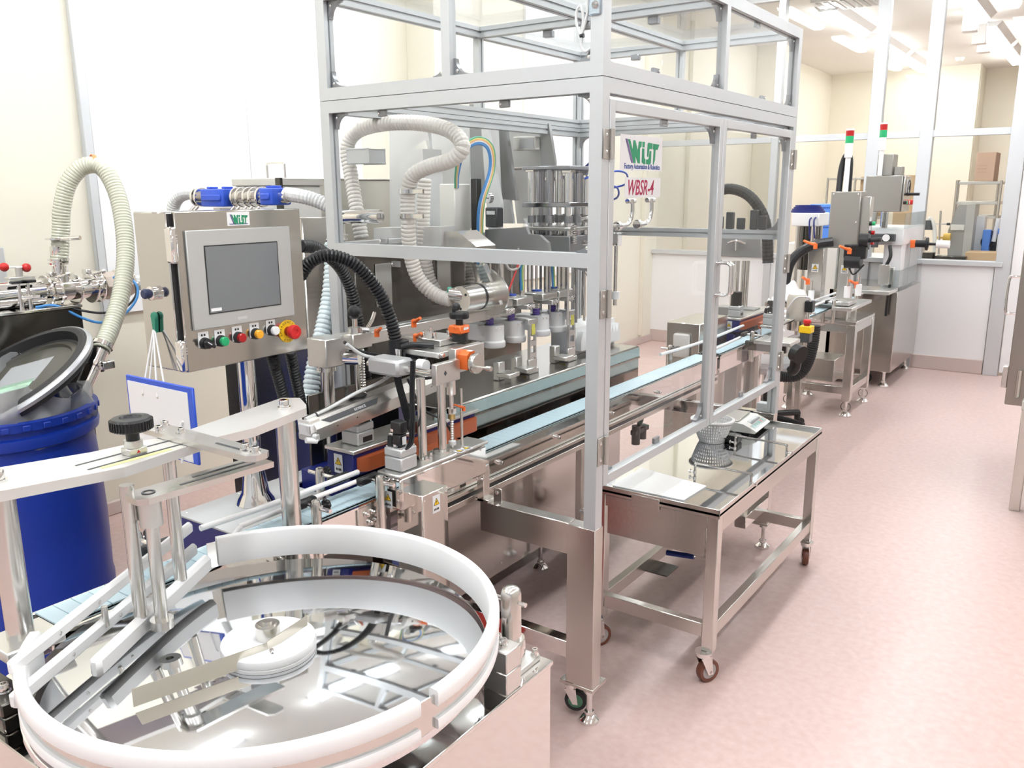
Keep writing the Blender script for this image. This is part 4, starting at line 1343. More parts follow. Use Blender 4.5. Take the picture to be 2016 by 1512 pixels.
# upper mullions and roof bars
profile('upper_mullion', 'Z', (-1.712, -1.680), (EY0, EY0 + .032), ZM + W, ZT - W, 'b+')
profile('upper_mullion', 'Z', (-1.712, -1.680), (EY1 - .032, EY1), ZM + W, ZT - W, 'b-')
profile('upper_mullion', 'Z', (EX1 - .032, EX1), (2.932, 2.964), ZM + W, ZT - W, 'a-')
profile('upper_mullion', 'Z', (EX0, EX0 + .032), (2.932, 2.964), ZM + W, ZT - W, 'a+')
profile('roof_bar', 'X', (2.928, 2.968), (ZT - W, ZT), EX0 + W, EX1 - W, 'a-a+b-')
profile('roof_bar', 'Y', (-1.716, -1.676), (ZT - W, ZT), EY0 + W, 2.928, 'a-a+b-')
profile('roof_bar', 'Y', (-1.716, -1.676), (ZT - W, ZT), 2.968, EY1 - W, 'a-a+b-')


def panel(name, x0, x1, y0, y1, z0, z1, parent=gd):
    mm = MB(); mm.box(x0, x1, y0, y1, z0, z1)
    return mm.build(name, ACRYL, parent)


PT = .0015
for a, b in ((EX0 + W, -1.712), (-1.680, EX1 - W)):
    panel('clear_panel', a, b, EY0 + .016, EY0 + .016 + PT, ZM + W, ZT - W)
for a, b in ((EY0 + W, 2.932), (2.964, EY1 - W)):
    panel('clear_panel', EX1 - .018, EX1 - .018 + PT, a, b, ZM + W, ZT - W)
panel('clear_panel', EX0 + W, EX1 - W, EY0 + .02, EY0 + .02 + PT, 1.478, ZM - W)
panel('clear_panel', -1.575, EX1 - W, EY0 + .02, EY0 + .02 + PT, .69, 1.438)
panel('clear_panel', EX0 + W, EX1 - W, EY1 - .02, EY1 - .02 + PT, 1.478, ZM - W)
panel('roof_panel', EX0 + .02, EX1 - .02, EY0 + .02, EY1 - .02, ZT + .0005, ZT + .003)


def gusset(corner, ua, ub, n, s=.055, parent=gd, th=.018, nm='corner_bracket'):
    """concave cast corner bracket: arms along ua and ub, thickness along n"""
    A, B, N = Vector(ua), Vector(ub), Vector(n)
    c = Vector(corner)
    pts = [(0, 0), (s, 0), (s, .006)]
    for i in range(1, 8):
        t = math.pi / 2 * i / 8
        pts.append((s - (s - .006) * math.sin(t), .006 + (s - .006) * (1 - math.cos(t))))
    pts += [(.006, s), (0, s)]
    f = Matrix((A, B, A.cross(B))).transposed().to_4x4()
    f.translation = c + N * (0 if A.cross(B).dot(N) > 0 else th)
    mm = MB(); mm.prism(pts, 'Z', 0, th, x=f)
    g = mm.build(nm, ALUD, parent)
    screw(g, c + A * .014 + B * .014 - N * 0.0005, -N, .0055)
    return g


yf = EY0 + .019
for (x, ax) in ((EX0 + W, (1, 0, 0)), (EX1 - W, (-1, 0, 0))):
    gusset((x, yf, ZM + W), ax, (0, 0, 1), (0, 1, 0))
    gusset((x, yf, ZT - W), ax, (0, 0, -1), (0, 1, 0))
    gusset((x, yf + .004, ZM - W), ax, (0, 0, -1), (0, 1, 0), .05)
for (x, ax) in ((-1.712, (-1, 0, 0)), (-1.680, (1, 0, 0))):
    gusset((x, yf, ZM + W), ax, (0, 0, 1), (0, 1, 0), .05)
    gusset((x, yf, ZT - W), ax, (0, 0, -1), (0, 1, 0), .05)
gusset((EX1 - W, yf + .004, 1.478), (-1, 0, 0), (0, 0, 1), (0, 1, 0), .05)
gusset((EX1 - W, yf + .004, 1.438), (-1, 0, 0), (0, 0, -1), (0, 1, 0), .05)
gusset((EX1 - W, yf + .004, .695), (-1, 0, 0), (0, 0, 1), (0, 1, 0), .03)
xr_ = EX1 - .020
for (y, ay) in ((EY0 + W, (0, 1, 0)), (2.932, (0, -1, 0)), (2.964, (0, 1, 0)), (EY1 - W, (0, -1, 0))):
    gusset((xr_, y, ZM + W), ay, (0, 0, 1), (-1, 0, 0), .05)
    gusset((xr_, y, ZT - W), ay, (0, 0, -1), (-1, 0, 0), .05)
for x in (EX0 + W, EX1 - W):
    sx = 1 if x < -1.7 else -1
    gusset((x, EY1 - .02, ZM - W), (sx, 0, 0), (0, 0, -1), (0, -1, 0), .05)
    gusset((x, EY1 - .02, 1.478), (sx, 0, 0), (0, 0, 1), (0, -1, 0), .05)
# panel clips on the rails
for (x, z, d) in ((-1.985, ZM - W - .02, 0), (-1.50, ZM - W - .02, 0), (-2.0, 1.48, 0), (-1.95, 1.405, 0)):
    mm = MB(); mm.box(x - .018, x + .018, yf + .004, yf + .014, z, z + .02, .002)
    c = mm.build('panel_clip', ALUD, gd)
    screw(c, (x - .012, yf + .0035, z + .01), (0, -1, 0), .005)
for (y, z) in ((2.45, ZM + W), (3.4, ZM + W), (2.5, ZT - W - .02), (3.3, ZT - W - .02)):
    mm = MB(); mm.box(xr_ - .014, xr_ - .002, y - .02, y + .02, z, z + .02, .002)
    c = mm.build('panel_clip', ALUD, gd)
    screw(c, (xr_ - .001, y + .012, z + .01), (1, 0, 0), .005)
# roof connectors seen from below
for (x, y) in ((-1.90, EY1 - W - .02), (-1.90, 2.968), (-1.45, 2.968), (-1.696, 2.91)):
    mm = MB(); mm.box(x - .02, x + .02, y - .014, y + .014, ZT - W - .026, ZT - W, .003)
    mm.build('connector', ALUD, gd)
# roof switch bracket with cable at the near corner
q = (EX1 - W - .004, EY0 - .004)
mm = MB(); mm.box(EX1 - .044, EX1 - .008, EY0 - .005, EY0, 2.10, 2.19, .004); mm.box(EX1 - .075, EX1 - .010, EY0 - .005, EY0 + .03, 2.186, 2.19, .001)
br = mm.build('switch_bracket', mat('zinc_plate', (0.50, 0.58, 0.64), 0.3, 0.8), gd)
bolt(br, (EX1 - .024, EY0 - .005, 2.165), (0, -1, 0), r=.0075, h=.008)
bolt(br, (EX1 - .024, EY0 - .005, 2.125), (0, -1, 0), r=.0075, h=.008)
mm = MB(); bx_, by_ = EX1 - .056, EY0 + .012
mm.cyl((bx_, by_, 2.162), (bx_, by_, 2.186), .012, seg=6); mm.cyl((bx_, by_, 2.178), (bx_, by_, 2.182), .02, seg=24); mm.m(1).cyl((bx_, by_, 2.148), (bx_, by_, 2.163), .006, seg=14)
mm.m(2).tube([(bx_, by_, 2.15), (bx_ - .002, by_, 2.11), (bx_ - .012, by_, 2.075), (bx_ - .022, by_, 2.058), (bx_ - .035, by_, 2.09), (bx_ - .034, by_, 2.12), (bx_ - .022, by_, 2.13), (bx_ - .014, by_, 2.10), (bx_ - .018, by_, 2.06), (bx_ - .018, by_, 2.03), (bx_ - .006, by_, 2.015), (bx_ + .012, by_, 2.022)], .0038, seg=10, sub=8)
mm.m(1).cyl((bx_ - .022, by_, 2.055), (bx_ - .012, by_, 2.056), .006, seg=10)
mm.build('door_sensor', [WHITE, BLACK, HOSE_G], br)
# ---- doors
DZ0, DZ1 = .787, 1.893
doors = []
for (y0, y1) in ((2.123, 2.944), (2.948, 3.728)):
    mm = MB()
    st_ = .030
    for (a, b, c, d) in ((y0, y0 + st_, DZ0, DZ1), (y1 - st_, y1, DZ0, DZ1)):
        mm.box(EX1 - .028, EX1 + .001, a, b, c, d, .0012)
    for (c, d) in ((DZ0, DZ0 + .030), (DZ1 - .030, DZ1)):
        mm.box(EX1 - .028, EX1 + .001, y0 + st_, y1 - st_, c, d, .0012)
    dd = mm.build('hinged_door', ALU, gd)
    panel('clear_pane', EX1 - .016, EX1 - .016 + PT, y0 + st_, y1 - st_, DZ0 + .03, DZ1 - .03, dd)
    for (y, ay) in ((y0 + st_, (0, 1, 0)), (y1 - st_, (0, -1, 0))):
        gusset((EX1 - .018, y, DZ1 - .03), ay, (0, 0, -1), (-1, 0, 0), .055 if y > 2.5 else .03, dd, .016)
        gusset((EX1 - .018, y, DZ0 + .03), ay, (0, 0, 1), (-1, 0, 0), .06 if abs(y - 2.5) > .3 else .03, dd, .016)
    for (y, z) in (((y0 + y1) / 2 - .02, DZ1 - .05), ((y0 + y1) / 2, DZ0 + .03)):
        mm = MB(); mm.box(EX1 - .03, EX1 - .019, y - .02, y + .02, z, z + .02, .002)
        cc = mm.build('panel_clip', ALUD, dd)
        screw(cc, (EX1 - .018, y + .012, z + .01), (1, 0, 0), .005)
    doors.append(dd)
for y, d_ in ((2.905, doors[0]), (2.99, doors[1])):
    pass


def d_handle(y, parent, x0, out, zt, zb):
    mm = MB(); r = .018
    xo = x0 + out
    s_ = 1 if out > 0 else -1
    mm.tube([(x0, y, zt), (xo - s_ * r, y, zt), (xo - s_ * r * .3, y, zt - r * .3), (xo, y, zt - r), (xo, y, zb + r), (xo - s_ * r * .3, y, zb + r * .3), (xo - s_ * r, y, zb), (x0, y, zb)], .0052, seg=12, sub=4)
    for z in (zt, zb):
        mm.cyl((x0 - .001 * s_, y, z), (x0 + .008 * s_, y, z), .009, seg=16)
    return mm.build('door_handle', CHROME, parent)


d_handle(2.932, doors[0], EX1 + .001, .055, 1.395, 1.280)
d_handle(2.962, doors[1], EX1 + .001, .055, 1.395, 1.280)


def hinge(y, z0, z1, parent):
    mm = MB(); mm.box(EX1 + .001, EX1 + .0035, y - .028, y + .010, z0, z1, .0015); mm.cyl((EX1 + .008, y + .012, z0), (EX1 + .008, y + .012, z1), .0075, seg=16)
    mm.box(EX1 + .001, EX1 + .0065, y + .012, y + .028, z0, z1, .001)
    h = mm.build('hinge', mat('nickel_hinge', (0.50, 0.48, 0.45), 0.38, 0.7), parent)
    for z in (z0 + .018, z1 - .018):
        screw(h, (EX1 + .0035, y - .012, z), (1, 0, 0), .006)


for z0, z1 in ((1.735, 1.815), (1.296, 1.377), (.858, .944)):
    hinge(2.112, z0, z1, doors[0])
    hinge(3.738, z0, z1, doors[1])
# printed stickers on the first door
SX = EX1 - .016 + PT + .0004
mm = MB(); mm.box(SX - .0004, SX, 2.212, 2.487, 1.708, 1.807)
s1 = mm.build('maker_sticker', STICK, doors[0])
FS = frame3((SX, 2.212, 1.807), (0, 1, 0), (0, 0, 1))
# the sheet is taller than the photographed one is wide, so the mark is spread along the reading direction
logo(s1, FS @ Matrix.Translation((0, -.002, 0)) @ Matrix.Diagonal((1.0, .44, 1, 1)), .272)
text('lettering', 'Factory Automation & Robotics', .021, LOGOB, s1, (SX + .0004, 2.238, 1.7125), (0, 1, 0), (0, 0, 1), depth=.0002, sx=.86, offset=.0004)
mm = MB(); mm.box(SX - .0004, SX, 2.245, 2.482, 1.630, 1.688)
s2_ = mm.build('model_sticker', STICK, doors[0])
text('lettering', 'WBSR-4', .062, LOGOR, s2_, (SX + .0004, 2.258, 1.638), (0, 1, 0), (0, 0, 1), shear=.25, depth=.0002, sx=.80, offset=.0008)
# ---- stainless lower frame
for (x0, x1) in ((-1.258, EX1), (EX0, EX0 + .098)):
    for (y0, y1) in ((EY0, EY0 + .05), (EY1 - .05, EY1)):
        mm = MB(); mm.box(x0, x1, y0, y1, .125, ZL - .001, .002)
        lg = mm.build('leg', FRAMESS, gd)
        mm = MB(); mm.box(x0 - .022, x1 + .002, y0 - .002, y1 + .035, .115, .126, .001)
        mm.build('foot_plate', STEELH, lg)
        foot(lg, ((x1 if x0 > -2 else x0) + (-.022 if x0 > -2 else .022), y0 + .022, 0), .115, r=.032, rod=.0095)
        if y0 < 3:
            caster(lg, ((x0 + .022), y0 + .03, .016), .098, .036, .35, RUBBER, mat('green_wheel', (0.10, 0.28, 0.17), 0.4), w=.024)
mm = MB(); mm.box(-1.592, -1.255, EY0 + .001, EY0 + .049, .560, .662, .002)
mm.build('front_rail', FRAMESS, gd)
mm = MB(); mm.box(EX0 + .09, -1.79, EY0 + .001, EY0 + .049, .56, .60, .002)
mm.build('front_rail', FRAMESS, gd)
mm = MB(); mm.box(-2.15, -1.255, EY0 + .004, EY0 + .046, .205, .262, .002)
mm.build('lower_rail', MIRROR, gd)
for x in (EX0, EX1 - .05):
    mm = MB(); mm.box(x, x + .05, EY0 + .05, EY1 - .05, .205, .262, .002) if x < -2 else mm.box(x, x + .05, EY1 - .35, EY1 - .05, .205, .262, .002)
    mm.build('lower_rail', MIRROR, gd)
mm = MB(); mm.box(-2.15, -1.255, EY1 - .046, EY1 - .004, .60, .66, .002)
mm.build('rear_rail', MIRROR, gd)
# upright bracket and small angle on the front rail
mm = MB(); mm.box(-1.600, -1.572, EY0 - .004, EY0 + .03, .663, .785, .002); mm.box(-1.607, -1.555, EY0 - .004, EY0 + .045, .662, .673, .001)
ub = mm.build('upright_bracket', STEEL, gd)
for z in (.742, .772):
    for x in (-1.596, -1.578):
        bolt(ub, (x, EY0 - .004, z), (0, -1, 0), r=.0055, h=.007)
mm = MB(); mm.box(-1.545, -1.512, EY0 + .012, EY0 + .015, .662, .715, .001); mm.box(-1.545, -1.512, EY0 - .006, EY0 + .014, .662, .665, .001)
ab = mm.build('angle_bracket', STEEL, gd)
screw(ab, (-1.53, EY0 + .0115, .70), (0, -1, 0), .006)
screw(ab, (-1.520, EY0 + .002, .665), (0, 0, 1), .006)
# plastic handwheel plinth pads under the far post
mm = MB(); mm.box(EX1 - .085, EX1 - .04, EY1 - .045, EY1 + .001, ZL, .70, .002)
mm.build('corner_block', ALU, gd)

# ================================================================ cart with mirror tray top
KX0, KX1, KY0, KY1, KZ = -1.405, -.937, 2.505, 3.69, .636
kt = thing('tray_cart', ((KX0 + KX1) / 2, (KY0 + KY1) / 2, 0), 'stainless cart with mirror tray top on brown casters, pushed under the guard doors', 'cart')
m = MB(); m.box(KX0, KX1, KY0, KY1, .612, .622, .001)
tr = m.build('tray', DISC, kt)
m = MB()
m.box(KX0, KX1, KY0, KY0 + .004, .604, KZ, .001); m.box(KX0, KX1, KY1 - .004, KY1, .604, KZ, .001); m.box(KX0, KX0 + .004, KY0, KY1, .604, KZ, .001); m.box(KX1 - .004, KX1, KY0, KY1, .604, KZ, .001)
m.build('rim', STEEL, kt)
m = MB(); m.box(KX0 + .05, KX1 - .05, KY0 + .012, KY0 + .02, .455, .602, .002); m.box(KX0 + .04, KX1 - .045, KY0 + .008, KY0 + .012, .56, .600, .001)
m.build('apron', STEELH, kt)
m = MB(); m.box(KX1 - .024, KX1 - .006, KY0 + .05, KY1 - .05, .545, .602, .002)
m.build('apron', STEELH, kt)
m = MB(); m.box(KX0 + .01, KX0 + .026, KY0 + .05, KY1 - .05, .545, .602, .002)
m.build('apron', STEELH, kt)
for x in (KX0 + .004, KX1 - .044):
    for y in (KY0 + .006, KY1 - .046):
        m = MB(); m.box(x, x + .04, y, y + .04, .118, .603, .002)
        lg = m.build('leg', STEEL, kt)
        yaw = 1.05 if y < 3 else 1.9
        caster(lg, (x + .02, y + .02, 0), .118, .041, yaw, BROWN, mat('grey_wheel', (0.45, 0.43, 0.42), 0.4), w=.026)
for a in (((KX0 + .044, KX1 - .044), (KY0 + .010, KY0 + .042)), ((KX0 + .044, KX1 - .044), (KY1 - .042, KY1 - .010)), ((KX0 + .008, KX0 + .04), (KY0 + .046, KY1 - .046)), ((KX1 - .04, KX1 - .008), (KY0 + .046, KY1 - .046))):
    m = MB(); m.box(a[0][0], a[0][1], a[1][0], a[1][1], .165, .215, .002)
    m.build('stretcher', STEELH, kt)
p = (-1.2555, 2.9299, 0.2000)
m = MB(); m.box(KX0 + .04, KX0 + .13, p[1] - .06, p[1] + .05, .165, .170)
m.build('support_plate', DARKSTEEL, kt)
m = MB(); m.box(-1.255, -1.15, KY0 - .003, KY0 + .002, .585, .628, .001)
m.build('rim_clip', STEELH, kt)
a, b = (-1.1671, 2.6200, 0.3887), (-1.0652, 2.6200, 0.3991)
m = MB(); m.tube([a, b], .010, smooth=False, seg=10); m.m(1).tube([b, (b[0] + .02, 2.615, b[2] + .012), (-.962, 2.60, b[2] + .014)], .004, seg=8)
m.build('brake_lever', [mat('blue_grip', (0.01, 0.03, 0.20), 0.5), CHROME], kt)


def tray_handle(a, b, h):
    a, b = Vector(a), Vector(b)
    u = Vector((0, 0, 1)); d = (b - a).normalized()
    mm = MB(); r = .012
    mm.tube([a, a + u * (h - r), a + u * (h - r * .3) + d * r * .3, a + u * h + d * r, b + u * h - d * r, b + u * (h - r * .3) - d * r * .3, b + u * (h - r), b], .0042, sub=4, seg=12)
    hh = mm.build('tray_handle', mat('handle_steel', (0.50, 0.49, 0.47), 0.12, 1.0), kt)
    for c, s_ in ((a, -1), (b, 1)):
        mm = MB(); mm.cyl(c + u * .012, c + u * .012 + d * s_ * .022, .0035, seg=10); mm.cyl(c + u * .012 + d * s_ * .018, c + u * .012 + d * s_ * .022, .008, seg=12); mm.cyl(c + u * .006, c + u * .018, .0065, seg=12)
        mm.build('handle_clip', CHROME, hh)


tray_handle((-1.1611, 2.8299, 0.6220), (-0.9482, 2.8270, 0.6220), .045)
tray_handle((-1.1734, 3.2715, 0.6220), (-0.9577, 3.2589, 0.6220), .042)
# white sheet on the tray
pts = [(-1.3527, 2.5475, 0.6235)[:2], (-1.3585, 2.7834, 0.6235)[:2], (-1.0744, 2.7299, 0.6235)[:2], (-1.0831, 2.5525, 0.6235)[:2]]
pts[0] = (max(pts[0][0], KX0 + .01), max(pts[0][1], KY0 + .008)); pts[3] = (pts[3][0], max(pts[3][1], KY0 + .008)); pts[1] = (max(pts[1][0], KX0 + .01), pts[1][1])
m = MB(); m.prism(pts, 'Z', .6222, .6265)
tag(m.build('white_board', mat('white_sheet_plastic', (0.90, 0.91, 0.92), 0.3)), 'flat white plastic board lying on the near end of the mirror tray', 'board')
# basket
bc = (-1.2782, 3.2800, 0.6220)
bk = thing('plastic_basket', (bc[0], bc[1], .622), 'round white perforated plastic basket standing on the mirror tray', 'basket')
m = MB(); 
prof = [(.048, .0), (.058, .022), (.068, .048), (.077, .075), (.083, .092)]
for i in range(44):
    a = 2 * math.pi * i / 44
    m.tube([(bc[0] + r * math.cos(a), bc[1] + r * math.sin(a), .6225 + z) for r, z in prof], .0031, seg=6, sub=2)
for r, z in ((.0505, .005), (.058, .022), (.063, .035), (.068, .048), (.0725, .062), (.077, .075)):
    m.lathe([(r - .002, z - .0032), (r + .002, z - .0032), (r + .002, z + .0032), (r - .002, z + .0032)], (bc[0], bc[1], .6225), seg=44, closed=True)
m.build('wall', WHITE, bk)
m = MB(); m.lathe([(.080, .084), (.091, .090), (.091, .096), (.079, .098)], (bc[0], bc[1], .6225), seg=44, closed=True)
m.build('rim', WHITE, bk)
m = MB(); m.lathe([(0, .0), (.049, .0), (.051, .003), (0, .003)], (bc[0], bc[1], .6225), seg=44)
m.build('bottom', WHITE, bk)
# scale
sc1, sc2 = Vector((-1.1409, 3.4332, 0.6340)), Vector((-1.1511, 3.6405, 0.6340))
wy = (sc2 - sc1).normalized(); bx2 = Vector((-wy.y, wy.x, 0))
if bx2.x > 0:
    bx2 = -bx2
Wd = max((sc2 - sc1).length, .17); Ld = .235
sca = thing('bench_scale', tuple((sc1 + sc2) / 2 + bx2 * Ld / 2)[:2] + (.622,), 'white electronic bench scale with grey display and coloured keys on the cart tray', 'scale')
F = Matrix((-wy, -bx2, Vector((0, 0, 1)))).transposed().to_4x4(); F.translation = (sc2[0], sc2[1], .622)
# local: x across, y forward (0 at front edge, negative backwards), z up
WB = mat('warm_white_plastic', (0.84, 0.85, 0.80), 0.4)
m = MB(); m.prism([(-Ld, .012), (-Ld, .052), (-.105, .052), (-.06, .050), (-.012, .030), (0, .022), (-.006, .014)], 'X', 0, Wd, x=F)
body = m.build('body', WB, sca, sharp=25)
m = MB()
for x in (.02, Wd - .02):
    for y in (-.03, -Ld + .03):
        m.cyl(F @ Vector((x, y, 0)), F @ Vector((x, y, .013)), .011, seg=14)
m.build('rubber_feet', RUBBER, sca)
def tilt(y): 
    return .050 - (y + .06) * (.020 / .048) if y > -.06 else .050
for nm, x0, x1, y0, y1, mt_ in (('display', .03, Wd - .055, -.058, -.036, mat('scale_display', (0.34, 0.37, 0.38), 0.2)), ('key_panel', .02, Wd - .02, -.033, -.012, mat('key_panel_grey', (0.55, 0.62, 0.62), 0.4))):
    m = MB(); m.prism([(y0, tilt(y0) + .0003), (y1, tilt(y1) + .0003), (y1, tilt(y1) + .0015), (y0, tilt(y0) + .0015)], 'X', x0, x1, x=F)
    q = m.build(nm, mt_, body)
    if nm == 'key_panel':
        for i in range(6):
            a = x0 + .008 + i * (x1 - x0 - .02) / 5.6
            m = MB(); m.prism([(-.029, tilt(-.029) + .0015), (-.018, tilt(-.018) + .0015), (-.018, tilt(-.018) + .003), (-.029, tilt(-.029) + .003)], 'X', a, a + .016, x=F)
            m.build('key', mat('pink_key', (0.75, 0.45, 0.45), 0.4) if i == 1 else mat('aqua_key', (0.45, 0.70, 0.66), 0.4), q)
m = MB(); m.box(.015, Wd - .015, -Ld + .01, -.085, .056, .060, .001, x=F)
m.box(.02, Wd - .02, -Ld + .015, -.09, .052, .056, x=F)
m.build('weighing_pan', STEEL, sca)
# power adaptor and cable
ap = (-1.1987, 3.2981, 0.6220)
m = MB(); m.box(ap[0] - .03, ap[0] + .03, ap[1] - .012, ap[1] + .045, .6225, .655, .005); m.tube([(ap[0] - .01, ap[1] - .01, .64), (ap[0] - .03, ap[1] - .04, .65), (ap[0] - .05, ap[1] - .01, .665), (ap[0] - .03, ap[1] + .05, .66), (ap[0] + .01, ap[1] + .075, .635)], .003, seg=8)
tag(m.build('power_adaptor', BLACK), 'black power adaptor with cable between the basket and the scale', 'power adaptor')

# ================================================================ filling machine inside the guard
fm = thing('filling_machine', (-2.0, 2.9, .925), 'powder filling heads, hoppers and hoses behind the clear guard panels', 'filling machine')
PANELM = mat('light_steel_sheet', (0.78, 0.79, 0.79), 0.38, 0.2)
PANELD = mat('mid_grey_sheet', (0.36, 0.365, 0.365), 0.35, 0.5)


def slab(name, mt, th, pts, parent=fm, axis='Y'):
    """plate standing across the line: polygon of world points on a plane of constant Y (or X)"""
    k = 'XYZ'.index(axis)
    o = pts[0][k]
    uv = [(p[0], p[2]) if axis == 'Y' else (p[1], p[2]) for p in pts]
    mm = MB(); mm.prism(uv, axis, o, o + th)
    return mm.build(name, mt, parent, sharp=20)


slab('actuator_column', PANELM, .12, [(-2.4759, 2.7200, 1.8165), (-2.3479, 2.7200, 1.8206), (-2.3337, 2.7200, 1.4596), (-2.4811, 2.7200, 1.4557)])
slab('hopper_plate', PANELM, .02, [(-2.7844, 3.0000, 2.0213), (-2.5651, 3.0000, 2.0175), (-2.5127, 3.0000, 1.4644), (-2.8065, 3.0000, 1.4576)])
slab('hopper_plate', PANELM, .02, [(-2.8283, 3.3000, 2.0499), (-2.5527, 3.3000, 2.0479), (-2.5584, 3.3000, 1.4749), (-2.8029, 3.3000, 1.4701)])
slab('hopper_gusset', OFFWHITE, .015, [(-2.5085, 2.8600, 1.8433), (-2.4503, 2.8600, 1.8664), (-2.4380, 2.8600, 1.8138), (-2.3951, 2.8600, 1.4839), (-2.4731, 2.8600, 1.4822)])
slab('hopper_channel', PANELD, .05, [(-2.4908, 3.2200, 2.0404), (-2.4325, 3.2200, 2.0392), (-2.3988, 3.2200, 1.5970), (-2.4879, 3.2200, 1.5967)])
slab('hopper_side', PANELM, .02, [(-2.4173, 3.2000, 2.0368), (-2.3945, 3.2000, 2.0311), (-2.3031, 3.2000, 1.5976), (-2.3045, 3.2000, 1.4608), (-2.3742, 3.2000, 1.4592)])
slab('hopper_side', PANELD, .02, [(-2.3856, 3.3000, 1.9823), (-2.3512, 3.3000, 1.9783), (-2.2851, 3.3000, 1.6078), (-2.3691, 3.3000, 1.6146)])
slab('hopper_plate', PANELM, .02, [(-2.5797, 3.4500, 1.9876), (-2.4913, 3.4500, 1.9762), (-2.4107, 3.4500, 1.4967), (-2.5401, 3.4500, 1.4945)])
slab('hopper_plate', mat('pale_steel_sheet', (0.70, 0.70, 0.69), 0.3, 0.4), .02, [(-2.4938, 3.5000, 1.9888), (-2.2903, 3.5000, 1.9626), (-2.2775, 3.5000, 1.4972), (-2.4211, 3.5000, 1.4949)])
slab('hopper_rim', STEEL, .03, [(-2.4682, 3.4600, 1.9944), (-2.2641, 3.4600, 1.9658), (-2.2641, 3.4600, 1.9408), (-2.4655, 3.4600, 1.9592)])
slab('hopper_side', PANELD, .02, [(-2.2510, 3.4400, 1.9640), (-2.2006, 3.4400, 1.9548), (-2.1662, 3.4400, 1.7792), (-2.2041, 3.4400, 1.5241), (-2.2385, 3.4400, 1.5236)])
q0, q1 = (-2.3755, 3.4200, 1.8998), (-2.2490, 3.4200, 1.8379)
m = MB(); m.box(q0[0], q1[0], 3.40, 3.45, q1[2], q0[2], .003); m.m(1).box(q0[0] + .04, q1[0] - .005, 3.397, 3.40, q1[2] + .008, q0[2] - .008)
m.build('level_display', [OFFWHITE, GREY], fm)
a, b = (-2.3896, 3.3800, 1.7526), (-2.1612, 3.3800, 1.7551)
m = MB(); m.cyl(a, b, .008, seg=14)
m.build('tie_rod', CHROME, fm)
slab('bracket_plate', PANELD, .02, [(-2.0952, 2.8000, 1.4989), (-1.8957, 2.8000, 1.5128), (-1.8837, 2.8000, 1.4856), (-1.8313, 2.8000, 1.4829), (-1.7936, 2.8000, 1.4547), (-1.7839, 2.8000, 1.4004), (-2.0967, 2.8000, 1.3965)])
slab('chute', WHITE, .05, [(-2.1802, 3.2000, 1.5311), (-2.0823, 3.2000, 1.5368), (-2.0929, 3.2000, 1.4769), (-2.1418, 3.2000, 1.4825)])
slab('cross_block', PANELM, .09, [(-2.4063, 2.4800, 1.5108), (-2.0615, 2.4800, 1.5231), (-2.0638, 2.4800, 1.4518), (-2.4101, 2.4800, 1.4450)])
slab('trough', STEEL, .12, [(-2.0788, 2.5000, 1.5033), (-2.0004, 2.5000, 1.5068), (-1.9112, 2.5000, 1.4518), (-1.9117, 2.5000, 1.4259), (-2.0806, 2.5000, 1.4426)])
slab('chute_side', CHROME, .03, [(-2.0134, 2.6000, 1.3811), (-1.9596, 2.6000, 1.3796), (-1.8775, 2.6000, 1.2296), (-1.9377, 2.6000, 1.2253), (-1.9903, 2.6000, 1.3003)])
slab('back_plate', MIRROR, .01, [(-2.2636, 2.6600, 1.3785), (-2.0547, 2.6600, 1.3791), (-1.9874, 2.6600, 1.2152), (-2.2699, 2.6600, 1.1951)])
p0, p1 = (-2.1800, 2.6884, 1.6801), (-2.1800, 2.8109, 1.4595)
m = MB(); m.box(-2.24, -2.16, p0[1], p1[1] - .02, p1[2], p0[2], .004)
m.build('terminal_box', OFFWHITE, fm)
p0, p1 = (-2.1200, 2.7529, 1.6995), (-2.1200, 2.7866, 1.4212)
m = MB(); m.box(-2.13, -2.10, p0[1], p1[1], p1[2] - .25, p0[2], .002)
m.build('cable_channel', BLACK, fm)
wires = [(WIREB, 0), (WIREB, 1), (WIREW, 2), (WIREO, 3), (WIREY, 4), (WIREG, 5)]
for mt_, k in wires:
    o = k * .0065
    m = MB(); m.tube([(-2.08, (-2.0800, 2.7278, 1.4460)[1] + o, 1.2), (-2.08, (-2.0800, 2.7278, 1.4460)[1] + o, 1.45), (-2.08, (-2.0800, 2.7415, 1.6048)[1] + o, 1.60), (-2.08, (-2.0800, 2.8117, 1.7331)[1] + o, (-2.0800, 2.8117, 1.7331)[2]), (-2.08, (-2.0800, 2.8028, 1.8015)[1] + o, (-2.0800, 2.7962, 1.8111)[2] + o * .5), (-2.09, (-2.0900, 2.7500, 1.8309)[1], (-2.0800, 2.7303, 1.8317)[2] + o * .8), (-2.11, (-2.1100, 2.6939, 1.7989)[1] - o, (-2.1100, 2.6939, 1.7989)[2] + o * .3), (-2.14, (-2.1400, 2.6911, 1.7225)[1] - o * .6, (-2.1400, 2.6911, 1.7225)[2]), (-2.16, (-2.1600, 2.7080, 1.6643)[1] - o * .5, (-2.1600, 2.7080, 1.6643)[2])], .0042, seg=7, sub=8)
    m.build('cable', mt_, fm)
g = (-2.1812, 2.9500, 1.6225)
m = MB(); m.cyl(g, (g[0], g[1] - .02, g[2]), .022, seg=28); m.m(1).cyl((g[0], g[1] - .02, g[2]), (g[0], g[1] - .0215, g[2]), .019, seg=28); m.m(2).box(g[0] - .001, g[0] + .012, g[1] - .023, g[1] - .0215, g[2] - .002, g[2] + .002)
m.build('pressure_gauge', [CHROME, PAPER, INK], fm)
p0, p1 = (-2.2006, 2.9500, 1.5846), (-2.1375, 2.9500, 1.5007)
